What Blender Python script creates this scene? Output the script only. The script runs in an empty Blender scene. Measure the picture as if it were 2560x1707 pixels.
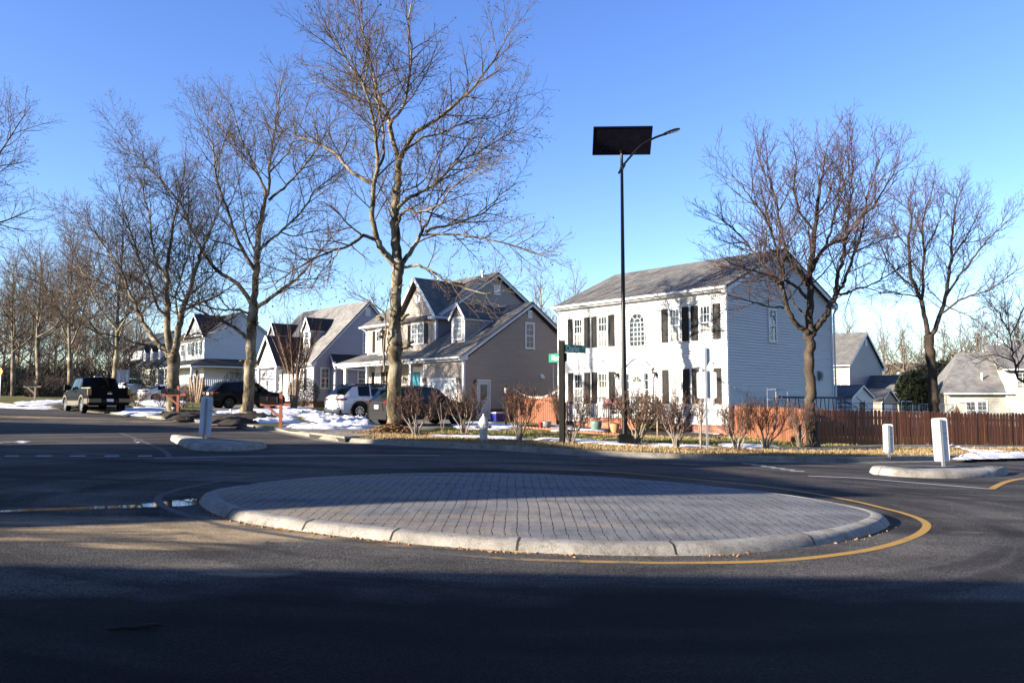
import bpy, math, random
from mathutils import Vector, Matrix
R = math.radians
scene = bpy.context.scene
COL = scene.collection
FX = 1950.0
PITCH = math.atan((1000 - 853.5) / FX)
CAMH = 1.71

# ---------------------------------------------------------------- terrain
def soft(t):
    if t > 1.5: return 1.5 + 0.8 * (1 - math.exp(-(t - 1.5) / 0.8))
    if t < -0.9: return -0.9 - 0.5 * (1 - math.exp((t + 0.9) / 0.5))
    return t
def T(x, y): return soft(-.0267 * x + .011 * y)
def ray(sx, sy):
    r = (sx - 1280) / FX; u = (853.5 - sy) / FX
    return Vector((r, math.cos(PITCH) - math.sin(PITCH) * u, math.sin(PITCH) + math.cos(PITCH) * u))
def G(sx, sy, dz=0.0):
    """ground point seen at photo pixel (sx, sy), dz above the road plane"""
    d = ray(sx, sy)
    t = (CAMH - dz) / (-.0267 * d.x + .011 * d.y - d.z)
    return Vector((0, 0, CAMH)) + d * t
def at(sx, sy, Y):
    d = ray(sx, sy)
    return Vector((0, 0, CAMH)) + d * (Y / d.y)

AZ = math.atan(1735 / FX)
U = Vector((-math.sin(AZ), math.cos(AZ), 0))      # along the street, away
V = Vector((math.cos(AZ), math.sin(AZ), 0))       # from the street into the plots
HOUSE_ROT = math.atan2(-U.y, -U.x)                # local x = -U, local y = V

# ---------------------------------------------------------------- mesh builder
class MB:
    def __init__(s):
        s.v = []; s.f = []; s.m = []; s.cur = 0
    def add(s, verts, faces):
        o = len(s.v); s.v.extend(verts)
        for q in faces:
            s.f.append(tuple(i + o for i in q)); s.m.append(s.cur)
    def quad(s, a, b, c, d): s.add([tuple(a), tuple(b), tuple(c), tuple(d)], [(0, 1, 2, 3)])
    def poly(s, pts): s.add([tuple(p) for p in pts], [tuple(range(len(pts)))])
    def hexa(s, p):   # p: 4 bottom, 4 top (same order, ccw from above)
        s.add([tuple(q) for q in p], [(3, 2, 1, 0), (4, 5, 6, 7), (0, 1, 5, 4), (1, 2, 6, 5), (2, 3, 7, 6), (3, 0, 4, 7)])
    def box(s, x0, x1, y0, y1, z0, z1):
        if x1 < x0: x0, x1 = x1, x0
        if y1 < y0: y0, y1 = y1, y0
        if z1 < z0: z0, z1 = z1, z0
        s.hexa([(x0, y0, z0), (x1, y0, z0), (x1, y1, z0), (x0, y1, z0), (x0, y0, z1), (x1, y0, z1), (x1, y1, z1), (x0, y1, z1)])
    def wbox(s, fr, u0, u1, z0, z1, d0, d1):
        if fr.kind in 'fb':
            s.box(u0, u1, *sorted((fr(0, 0, d0)[1], fr(0, 0, d1)[1])), z0, z1)
        else:
            s.box(*sorted((fr(0, 0, d0)[0], fr(0, 0, d1)[0])), u0, u1, z0, z1)
    def beam(s, p0, p1, w, h, up=(0, 0, 1)):
        """box from p0 to p1, w wide (sideways) and h high (along up), centred"""
        p0 = Vector(p0); p1 = Vector(p1); d = (p1 - p0).normalized(); up = Vector(up)
        sd = d.cross(up)
        if sd.length < 1e-5: sd = d.cross(Vector((0, 1, 0)))
        sd.normalize(); u = sd.cross(d).normalized()
        a = sd * (w / 2); b = u * (h / 2)
        s.hexa([p0 - a - b, p0 + a - b, p1 + a - b, p1 - a - b, p0 - a + b, p0 + a + b, p1 + a + b, p1 - a + b])
    def slab(s, a, b, c, d, th):
        """roof slab: abcd ccw seen from above, thickness th downward along the normal"""
        a, b, c, d = map(Vector, (a, b, c, d))
        n = (b - a).cross(d - a).normalized() * th
        s.hexa([a - n, b - n, c - n, d - n, a, b, c, d])
    def prism(s, pts, n):
        """extrude closed outline pts by vector n"""
        n = Vector(n); k = len(pts)
        A = [Vector(p) for p in pts]; B = [p + n for p in A]
        s.add([tuple(p) for p in A + B], [tuple(range(k))[::-1], tuple(range(k, 2 * k))] + [(i, (i + 1) % k, k + (i + 1) % k, k + i) for i in range(k)])
    def cyl(s, p0, p1, r0, r1=None, n=10, cap=True):
        s.tube([p0, p1], [r0, r0 if r1 is None else r1], n, cap)
    def tube(s, pts, rads, n=6, cap=True):
        k = len(pts); o = len(s.v); px = py = pz = None
        for i in range(k):
            a = pts[max(0, i - 1)]; b = pts[min(k - 1, i + 1)]
            tx = b[0] - a[0]; ty = b[1] - a[1]; tz = b[2] - a[2]
            l = math.sqrt(tx * tx + ty * ty + tz * tz) or 1; tx /= l; ty /= l; tz /= l
            if px is None:
                if abs(tz) < .9: px, py, pz = -ty, tx, 0.0
                else: px, py, pz = 1.0, 0.0, 0.0
            dt = px * tx + py * ty + pz * tz
            px -= dt * tx; py -= dt * ty; pz -= dt * tz
            l = math.sqrt(px * px + py * py + pz * pz) or 1; px /= l; py /= l; pz /= l
            qx = ty * pz - tz * py; qy = tz * px - tx * pz; qz = tx * py - ty * px
            r = rads[i]; c = pts[i]
            for j in range(n):
                A = 6.2831853 * j / n; ca = math.cos(A) * r; sa = math.sin(A) * r
                s.v.append((c[0] + px * ca + qx * sa, c[1] + py * ca + qy * sa, c[2] + pz * ca + qz * sa))
        for i in range(k - 1):
            for j in range(n):
                j2 = (j + 1) % n
                s.f.append((o + i * n + j, o + i * n + j2, o + i * n + n + j2, o + i * n + n + j)); s.m.append(s.cur)
        if cap:
            s.f.append(tuple(o + j for j in range(n))[::-1]); s.f.append(tuple(o + (k - 1) * n + j for j in range(n))); s.m += [s.cur] * 2
    def lathe(s, prof, c=(0, 0, 0), n=20):
        o = len(s.v); k = len(prof)
        for r, z in prof:
            for j in range(n):
                A = 2 * math.pi * j / n
                s.v.append((c[0] + r * math.cos(A), c[1] + r * math.sin(A), c[2] + z))
        for i in range(k - 1):
            for j in range(n):
                j2 = (j + 1) % n
                s.f.append((o + i * n + j, o + i * n + j2, o + i * n + n + j2, o + i * n + n + j)); s.m.append(s.cur)
        s.f.append(tuple(o + j for j in range(n))[::-1]); s.f.append(tuple(o + (k - 1) * n + j for j in range(n))); s.m += [s.cur] * 2
    def disc(s, c, ax, r, n=16, th=.02):
        ax = Vector(ax).normalized(); s.cyl(Vector(c) - ax * th / 2, Vector(c) + ax * th / 2, r, r, n)
    def siding(s, fr, prof, z0, z1, course=.127, out=.02, gap=.026):
        """lapped boards; prof = [(z, u0, u1), ...] outline, ascending z"""
        def lim(z):
            for (za, a0, a1), (zb, b0, b1) in zip(prof, prof[1:]):
                if za <= z <= zb + 1e-6:
                    t = (z - za) / (zb - za) if zb > za else 0
                    return a0 + (b0 - a0) * t, a1 + (b1 - a1) * t
            return prof[-1][1], prof[-1][2]
        z = z0
        while z < z1 - .01:
            zt = min(z + course, z1); zm = zt - gap; a = lim(z + 1e-4); b = lim(zm); c = lim(zt - 1e-4)
            p0 = fr(a[0], z, out); p1 = fr(a[1], z, out); p2 = fr(b[1], zm, .004); p3 = fr(b[0], zm, .004)
            s.quad(p0, p1, p2, p3)
            s.quad(fr(a[0], z, -.028), fr(a[1], z, -.028), p1, p0)
            s.quad(p3, p2, fr(b[1], zm, -.028), fr(b[0], zm, -.028))
            z = zt
    def build(s, name, mat, parent=None, smooth=False, uv=True, sharp=None):
        me = bpy.data.meshes.new(name); me.from_pydata(s.v, [], s.f)
        for m in (mat if isinstance(mat, (list, tuple)) else [mat]): me.materials.append(m)
        if isinstance(mat, (list, tuple)): me.polygons.foreach_set('material_index', s.m)
        if smooth: me.polygons.foreach_set('use_smooth', [True] * len(s.f))
        if uv:
            L = me.uv_layers.new(name='UVMap'); out = []
            for p in me.polygons:
                n = p.normal
                if abs(n.z) > .999: t = Vector((1, 0, 0))
                else: t = Vector((-n.y, n.x, 0)).normalized()
                b = n.cross(t)
                for vi in p.vertices:
                    c = me.vertices[vi].co; out += [c.dot(t), c.dot(b)]
            L.data.foreach_set('uv', out)
        me.update()
        if sharp: me.set_sharp_from_angle(angle=sharp)
        o = bpy.data.objects.new(name, me); COL.objects.link(o)
        if parent: o.parent = parent
        return o

class Frame:
    """wall frame: (u, z, d) -> local point; kinds f front, r right side, l left side, b back"""
    def __init__(s, kind, c): s.kind = kind; s.c = c
    def __call__(s, u, z, d):
        k = s.kind
        if k == 'f': return (u, s.c - d, z)
        if k == 'b': return (u, s.c + d, z)
        if k == 'r': return (s.c + d, u, z)
        return (s.c - d, u, z)

def tag(o, label=None, cat=None, group=None, kind=None):
    if label: o['label'] = label
    if cat: o['category'] = cat
    if group: o['group'] = group
    if kind: o['kind'] = kind
    return o
def thing(name, label, cat, loc=(0, 0, 0), rz=0.0, group=None):
    o = bpy.data.objects.new(name, None); COL.objects.link(o); o.empty_display_size = .2
    o.location = loc; o.rotation_euler = (0, 0, rz)
    return tag(o, label, cat, group)
def dup(root, loc, rz=0.0, sc=1.0, label=None, group=None):
    r = root.copy(); COL.objects.link(r); r.location = loc; r.rotation_euler = (0, 0, rz)
    r.scale = sc if isinstance(sc, tuple) else (sc, sc, sc)
    if label: r['label'] = label
    if group: r['group'] = group
    for ch in list(root.children):
        c = ch.copy(); COL.objects.link(c); c.parent = r
        for g in ch.children:
            d = g.copy(); COL.objects.link(d); d.parent = c
    return r
def lettering(text, size, mat, parent, loc, rot, ext=.003, sx=1.0, align='CENTER'):
    cu = bpy.data.curves.new('lettering', 'FONT'); cu.body = text; cu.size = size; cu.offset = 0; cu.extrude = ext
    cu.align_x = align; cu.align_y = 'CENTER'
    c_ = bpy.data.objects.new('lettering_curve', cu); me = bpy.data.meshes.new_from_object(c_); me.name = 'lettering'; bpy.data.objects.remove(c_)
    me.materials.clear(); me.materials.append(mat); o = bpy.data.objects.new('lettering', me); COL.objects.link(o)
    o.parent = parent; o.location = loc; o.rotation_euler = rot; o.scale = (sx, 1, 1)
    return o
# ---------------------------------------------------------------- materials
def nmat(name):
    m = bpy.data.materials.new(name); m.use_nodes = True
    nt = m.node_tree; b = nt.nodes['Principled BSDF']
    return m, nt, b
def N(nt, typ, **kw):
    n = nt.nodes.new(typ)
    for k, v in kw.items():
        if k.startswith('i_'):
            key = k[2:].replace('_', ' ')
            n.inputs[int(key) if key.isdigit() else key].default_value = v
        else: setattr(n, k, v)
    return n
def ramp(nt, fac, stops, interp='LINEAR'):
    r = nt.nodes.new('ShaderNodeValToRGB'); r.color_ramp.interpolation = interp
    e = r.color_ramp.elements
    while len(e) < len(stops): e.new(.5)
    for el, (p, c) in zip(e, stops):
        el.position = p; el.color = (*c, 1) if len(c) == 3 else c
    nt.links.new(fac, r.inputs['Fac']); return r.outputs['Color']
def noise(nt, scale, detail=4, rough=.55, vec=None, dist=0.0):
    n = N(nt, 'ShaderNodeTexNoise', i_Scale=scale, i_Detail=detail, i_Roughness=rough, i_Distortion=dist)
    if vec is not None: nt.links.new(vec, n.inputs['Vector'])
    return n.outputs['Fac']
def coords(nt, which='Object', scale=None):
    o = N(nt, 'ShaderNodeTexCoord').outputs[which]
    if scale:
        mp = N(nt, 'ShaderNodeMapping'); mp.inputs['Scale'].default_value = scale
        nt.links.new(o, mp.inputs['Vector']); o = mp.outputs['Vector']
    return o
def mix(nt, fac, a, b, mode='MIX'):
    n = N(nt, 'ShaderNodeMix', data_type='RGBA', blend_type=mode)
    for inp, val in ((n.inputs[0], fac), (n.inputs[6], a), (n.inputs[7], b)):
        if hasattr(val, 'links'): nt.links.new(val, inp)
        elif isinstance(val, (tuple, list)): inp.default_value = (*val, 1) if len(val) == 3 else val
        else: inp.default_value = val
    return n.outputs[2]
def math_(nt, op, a, b=0.0, c=None, clamp=False):
    n = N(nt, 'ShaderNodeMath', operation=op, use_clamp=clamp)
    for i, v in enumerate((a, b) if c is None else (a, b, c)):
        if hasattr(v, 'links'): nt.links.new(v, n.inputs[i])
        else: n.inputs[i].default_value = v
    return n.outputs[0]
def bump(nt, b, h, strength=.3, dist=.02):
    n = N(nt, 'ShaderNodeBump', i_Strength=strength, i_Distance=dist)
    nt.links.new(h, n.inputs['Height']); nt.links.new(n.outputs['Normal'], b.inputs['Normal'])
def setb(b, rough=.6, metal=0.0, spec=.5, coat=0.0):
    b.inputs['Roughness'].default_value = rough; b.inputs['Metallic'].default_value = metal
    b.inputs['Specular IOR Level'].default_value = spec; b.inputs['Coat Weight'].default_value = coat
def basic(name, c, rough=.6, metal=0.0, var=.12, scale=3.0, spec=.4, coat=0.0, bmp=0.0, bscale=40.0, stretch=None):
    m, nt, b = nmat(name); setb(b, rough, metal, spec, coat)
    v = coords(nt, 'Object', stretch)
    f = noise(nt, scale, 5, .6, v)
    nt.links.new(ramp(nt, f, [(.3, tuple(x * (1 - var) for x in c)), (.7, tuple(min(1, x * (1 + var)) for x in c))]), b.inputs['Base Color'])
    if bmp: bump(nt, b, noise(nt, bscale, 4, .6, v), bmp, .01)
    return m
def sidingmat(name, c, var=.06):
    m, nt, b = nmat(name); setb(b, .55, 0, .35)
    v = coords(nt, 'Object', (.35, .35, 2.5))
    f = noise(nt, 1.2, 5, .6, v); g = noise(nt, .5, 3, .5, coords(nt))
    c1 = ramp(nt, f, [(.3, tuple(x * (1 - var) for x in c)), (.7, tuple(x * (1 + var) for x in c))])
    nt.links.new(mix(nt, math_(nt, 'MULTIPLY', g, .22), c1, tuple(x * .72 for x in c)), b.inputs['Base Color'])
    return m
def brickmat(name, c1, c2, mortar, w=.2, h=.07, ms=.008, rough=.85):
    m, nt, b = nmat(name); setb(b, rough, 0, .2)
    uv = coords(nt, 'UV')
    t = N(nt, 'ShaderNodeTexBrick', i_Scale=1.0); nt.links.new(uv, t.inputs['Vector'])
    t.inputs['Color1'].default_value = (*c1, 1); t.inputs['Color2'].default_value = (*c2, 1); t.inputs['Mortar'].default_value = (*mortar, 1)
    t.inputs['Brick Width'].default_value = w; t.inputs['Row Height'].default_value = h; t.inputs['Mortar Size'].default_value = ms
    t.inputs['Mortar Smooth'].default_value = .2
    f = noise(nt, 6, 5, .6, coords(nt))
    nt.links.new(mix(nt, .5, t.outputs['Color'], ramp(nt, f, [(.3, (.35, .35, .35)), (.7, (1.4, 1.4, 1.4))]), 'MULTIPLY'), b.inputs['Base Color'])
    bump(nt, b, math_(nt, 'SUBTRACT', 1.0, t.outputs['Fac']), .5, .006)
    return m
def shinglemat(name, c, c2):
    m, nt, b = nmat(name); setb(b, .9, 0, .2)
    uv = coords(nt, 'UV')
    t = N(nt, 'ShaderNodeTexBrick', i_Scale=1.0); nt.links.new(uv, t.inputs['Vector'])
    t.inputs['Color1'].default_value = (*c, 1); t.inputs['Color2'].default_value = (*c2, 1); t.inputs['Mortar'].default_value = (*[x * .45 for x in c], 1)
    t.inputs['Brick Width'].default_value = .3; t.inputs['Row Height'].default_value = .14; t.inputs['Mortar Size'].default_value = .008
    t.inputs['Bias'].default_value = -.1
    f = noise(nt, 1.3, 6, .65, coords(nt)); g = noise(nt, 60, 2, .5, coords(nt))
    cc = mix(nt, .75, t.outputs['Color'], ramp(nt, f, [(.3, (.66, .66, .69)), (.7, (1.45, 1.42, 1.38))]), 'MULTIPLY')
    cc = mix(nt, .5, cc, ramp(nt, g, [(.35, (.55, .55, .55)), (.65, (1.4, 1.4, 1.4))]), 'MULTIPLY')
    nt.links.new(cc, b.inputs['Base Color'])
    bump(nt, b, t.outputs['Fac'], -.4, .01)
    return m
def barkmat(name, stops, scale=2.2, b_str=.5):
    m, nt, b = nmat(name); setb(b, .9, 0, .15)
    v = coords(nt, 'Object', (1, 1, .45))
    f = noise(nt, scale, 3, .6, v, .6); g = noise(nt, scale * 9, 4, .6, coords(nt, 'Object', (1, 1, .2)))
    c = ramp(nt, f, stops, 'LINEAR')
    c = mix(nt, .55, c, ramp(nt, g, [(.3, (.6, .58, .55)), (.65, (1.15, 1.15, 1.15))]), 'MULTIPLY')
    nt.links.new(c, b.inputs['Base Color']); bump(nt, b, g, b_str, .02)
    return m
def glassmat(name, c, rough=.04, spec=.9):
    m, nt, b = nmat(name); setb(b, rough, 0, spec)
    f = noise(nt, 1.5, 3, .5, coords(nt)); bump(nt, b, f, .06, .02)
    nt.links.new(ramp(nt, noise(nt, .9, 3, .5, coords(nt)), [(.3, tuple(x * .7 for x in c)), (.7, tuple(x * 1.3 for x in c))]), b.inputs['Base Color'])
    return m
def curtainmat(name, c):
    m, nt, b = nmat(name); setb(b, .5, 0, .4, .6)
    b.inputs['Coat Roughness'].default_value = .05
    w = N(nt, 'ShaderNodeTexNoise', i_Scale=7.0, i_Detail=3.0); nt.links.new(coords(nt, 'Object', (3, 3, .12)), w.inputs['Vector'])
    nt.links.new(ramp(nt, w.outputs['Fac'], [(.35, tuple(x * .45 for x in c)), (.6, c)]), b.inputs['Base Color'])
    return m

M = {}
M['white_siding'] = sidingmat('white_vinyl_siding', (.50, .505, .50))
M['white_trim'] = basic('white_painted_trim', (.58, .585, .585), .45, var=.05)
M['beige_siding'] = sidingmat('beige_vinyl_siding', (.30, .248, .21))
M['lavender_siding'] = sidingmat('pale_lavender_grey_siding', (.29, .285, .33))
M['cream_siding'] = sidingmat('cream_siding', (.46, .435, .36))
M['tan_siding'] = sidingmat('tan_siding', (.23, .19, .15))
M['mauve_siding'] = sidingmat('greyish_mauve_siding', (.245, .21, .215))
M['shingle'] = shinglemat('grey_roof_shingles', (.115, .113, .108), (.075, .074, .072))
M['shingle_dark'] = shinglemat('charcoal_roof_shingles', (.04, .04, .042), (.028, .028, .03))
M['shingle_brown'] = shinglemat('brown_roof_shingles', (.15, .12, .085), (.10, .08, .06))
M['shingle_light'] = shinglemat('light_grey_roof_shingles', (.15, .147, .143), (.105, .103, .10))
M['brick'] = brickmat('red_foundation_brick', (.22, .068, .04), (.16, .048, .03), (.23, .2, .17))
M['brick_dark'] = brickmat('dark_foundation_brick', (.12, .06, .045), (.085, .045, .035), (.16, .14, .12))
M['brick_step'] = brickmat('terracotta_step_paint', (.27, .11, .065), (.245, .095, .058), (.25, .125, .08), .4, .1, .004)
M['shutter'] = basic('charcoal_shutter_paint', (.008, .0078, .0075), .5, var=.2, spec=.15)
M['shutter_green'] = basic('green_shutter_paint', (.014, .028, .024), .5, var=.15)
M['glass'] = glassmat('window_glass', (.016, .022, .027), .03, .8)
M['curtain'] = curtainmat('curtained_window', (.20, .19, .175))
M['blind'] = curtainmat('blinds_behind_glass', (.12, .13, .128))
M['white_door'] = basic('white_door_paint', (.45, .47, .47), .4, var=.04)
M['teal_door'] = basic('teal_door_paint', (.01, .17, .24), .4, var=.1)
M['black_metal'] = basic('black_painted_metal', (.004, .004, .0045), .4, .0, var=.2, spec=.3)
M['lamp_metal'] = basic('matte_black_lamp_metal', (.003, .003, .0035), .4, .0, var=.2, spec=.3)
M['brass'] = basic('aged_brass', (.10, .075, .035), .4, .8)
M['lantern_glass'] = basic('lantern_glass', (.5, .48, .42), .1, var=.05)
M['galv'] = basic('galvanised_steel', (.42, .43, .44), .42, .7, var=.12, scale=8)
M['alu'] = basic('bare_aluminium_sign_back', (.56, .575, .59), .5, .0, var=.05, scale=4)
M['sign_white'] = basic('white_sign_face', (.6, .6, .58), .4)
M['sign_black'] = basic('black_sign_letters', (.012, .012, .012), .5)
M['sign_green'] = basic('green_street_sign', (.0, .16, .085), .35, var=.05)
M['sign_letter'] = basic('white_sign_letters', (.75, .78, .76), .4, var=.02)
M['sign_orange'] = basic('orange_sign', (.6, .16, .02), .4)
M['post_wood'] = basic('dark_stained_post', (.004, .0035, .003), .7, spec=.12, var=.3, scale=6)
M['fence_wood'] = basic('red_cedar_fence', (.155, .055, .025), .8, var=.28, scale=5, stretch=(3, 3, .4), bmp=.3)
M['mail_wood'] = basic('reddish_mailbox_post', (.27, .085, .045), .7, var=.2, scale=6)
def concretemat(name, c):
    m, nt, b = nmat(name); setb(b, .92, 0, .15); o = coords(nt)
    f = noise(nt, 1.4, 6, .68, o, .3); g = noise(nt, 7, 6, .72, o); h = noise(nt, 55, 3, .7, o)
    k = ramp(nt, f, [(.30, tuple(x * .50 for x in c)), (.46, tuple(x * .85 for x in c)), (.64, tuple(x * 1.18 for x in c))])
    k = mix(nt, .8, k, ramp(nt, g, [(.33, (.52, .50, .47)), (.47, (1, 1, 1)), (.7, (1.12, 1.11, 1.08))]), 'MULTIPLY')
    k = mix(nt, .7, k, ramp(nt, h, [(.32, (.6, .6, .6)), (.6, (1.15, 1.15, 1.15))]), 'MULTIPLY')
    nt.links.new(k, b.inputs['Base Color']); bump(nt, b, math_(nt, 'ADD', h, math_(nt, 'MULTIPLY', g, 1.5)), .6, .012); return m
M['concrete'] = concretemat('weathered_concrete', (.235, .222, .198)); M['kerb'] = concretemat('kerb_concrete', (.20, .185, .155))
M['walk'] = basic('pavement_concrete', (.2, .19, .17), .9, var=.25, scale=1.5, bmp=.2)
def snowmat():
    m, nt, b = nmat('old_snow'); setb(b, .65, 0, .3); o = coords(nt)
    f = noise(nt, 2.2, 6, .7, o); g = noise(nt, 16, 5, .7, o)
    c = ramp(nt, f, [(.34, (.34, .33, .32)), (.46, (.55, .565, .60)), (.7, (.62, .64, .68))])
    c = mix(nt, .9, c, ramp(nt, g, [(.30, (.35, .30, .25)), (.40, (1, 1, 1)), (.7, (1.04, 1.04, 1.04))]), 'MULTIPLY')
    nt.links.new(c, b.inputs['Base Color']); bump(nt, b, math_(nt, 'ADD', g, f), .9, .03); return m
M['snow'] = snowmat()
M['mulch'] = basic('dark_mulch', (.014, .009, .006), .95, var=.6, scale=16, bmp=.9, bscale=35)
M['straw'] = basic('dry_straw_grass', (.25, .175, .085), .9, var=.35, scale=3)
M['green_grass'] = basic('green_grass', (.075, .095, .02), .9, var=.4, scale=3)
M['dead_leaf'] = basic('dead_leaves', (.22, .125, .06), .9, var=.45, scale=9)
M['tyre'] = basic('tyre_rubber', (.006, .006, .006), .85, var=.2, spec=.15)
M['rim'] = basic('alloy_rim', (.55, .56, .57), .3, .8, var=.05)
M['rim_dark'] = basic('dark_alloy_rim', (.08, .08, .085), .35, .6, var=.1)
M['cladding'] = basic('black_plastic_cladding', (.006, .006, .006), .6, var=.1, spec=.2)
M['paint_white'] = basic('white_car_paint', (.5, .5, .495), .25, var=.02, coat=1.0)
M['paint_grey'] = basic('grey_car_paint', (.014, .014, .0145), .4, .0, var=.03, spec=.15)
M['paint_black'] = basic('black_car_paint', (.002, .002, .0025), .35, var=.05, spec=.1, coat=.08)
M['paint_navy'] = basic('dark_navy_car_paint', (.0016, .002, .004), .5, var=.05, spec=.06)
M['paint_sand'] = basic('sandy_two_tone_paint', (.13, .108, .075), .35, .2, var=.04, coat=.3)
M['car_glass'] = glassmat('tinted_car_glass', (.002, .003, .004), .05, .2)
M['car_glass_green'] = glassmat('greenish_car_glass', (.006, .011, .011), .05, .3)
M['tail_red'] = basic('red_tail_light', (.085, .002, .002), .15, var=.1, coat=.5)
M['chrome'] = basic('chrome_trim', (.65, .66, .67), .15, 1.0, var=.03)
M['plate'] = basic('licence_plate', (.55, .6, .68), .4, var=.08, scale=30)
M['bin_blue'] = basic('blue_plastic_bin', (.012, .02, .20), .4, var=.1)
M['pot_green'] = basic('glazed_green_pot', (.10, .15, .13), .3, var=.25, scale=5)
M['pot_red'] = basic('red_glazed_pot', (.22, .02, .02), .3, var=.15)
M['terracotta'] = basic('terracotta_pot', (.42, .18, .08), .7, var=.2)
M['grey_pot'] = basic('grey_stone_pot', (.14, .16, .17), .5, var=.2)
M['chair_red'] = basic('maroon_chair_plastic', (.14, .05, .045), .5, var=.1)
M['umbrella'] = basic('tan_umbrella_cloth', (.20, .13, .075), .8, var=.2)
M['hydrant'] = basic('white_hydrant_paint', (.38, .38, .37), .5, var=.12, scale=9, bmp=.1)
M['bulb'] = basic('string_light_bulb', (.75, .75, .72), .3)
M['rope'] = basic('white_cord', (.6, .6, .58), .6)
M['bamboo'] = basic('bamboo_cane', (.45, .36, .16), .6)
M['panel'] = basic('black_solar_panel', (.006, .006, .012), .25, var=.3, scale=3, spec=.3)
M['rust_twig'] = basic('reddish_brown_twigs', (.085, .046, .031), .9, var=.35, scale=4)
M['shrub_stem'] = basic('grey_tan_shrub_stems', (.17, .14, .108), .9, var=.35, scale=9)
M['myrtle_stem'] = basic('smooth_tan_stems', (.21, .15, .105), .8, var=.3, scale=4)
M['boxwood'] = basic('dark_evergreen_leaves', (.010, .015, .006), .6, var=.5, scale=5)
M['evergreen'] = basic('evergreen_leaves', (.035, .048, .012), .6, var=.5, scale=5)
M['conifer'] = basic('olive_conifer', (.10, .09, .035), .85, var=.4, scale=3)
M['brush'] = basic('brown_winter_brush', (.042, .031, .022), .95, var=.45, scale=2)
M['bark_sycamore'] = barkmat('mottled_sycamore_bark', [(.35, (.030, .023, .014)), (.45, (.085, .068, .042)), (.54, (.165, .14, .095)), (.68, (.25, .225, .17))])
M['limb_sycamore'] = barkmat('pale_sycamore_limbs', [(.30, (.17, .13, .08)), (.5, (.36, .29, .19)), (.75, (.46, .38, .26))], 1.2, .3)
M['twig_sycamore'] = basic('sycamore_twigs', (.075, .052, .033), .9, var=.3, scale=1.5)
M['fruit'] = basic('sycamore_seed_balls', (.10, .055, .03), .95, var=.3)
M['bark_maple'] = barkmat('dark_maple_bark', [(.3, (.022, .017, .013)), (.55, (.055, .042, .031)), (.75, (.095, .073, .052))], 2.5, .8)
M['limb_maple'] = basic('maple_limbs', (.115, .085, .062), .9, var=.35, scale=1.2)
M['twig_maple'] = basic('reddish_maple_twigs', (.052, .031, .027), .9, var=.35, scale=.8)
M['bark_grey'] = barkmat('grey_bark', [(.3, (.10, .08, .06)), (.6, (.20, .165, .125))], 1.5, .5)
M['twig_grey'] = basic('brown_grey_twigs', (.085, .064, .047), .9, var=.35, scale=.5)

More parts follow.
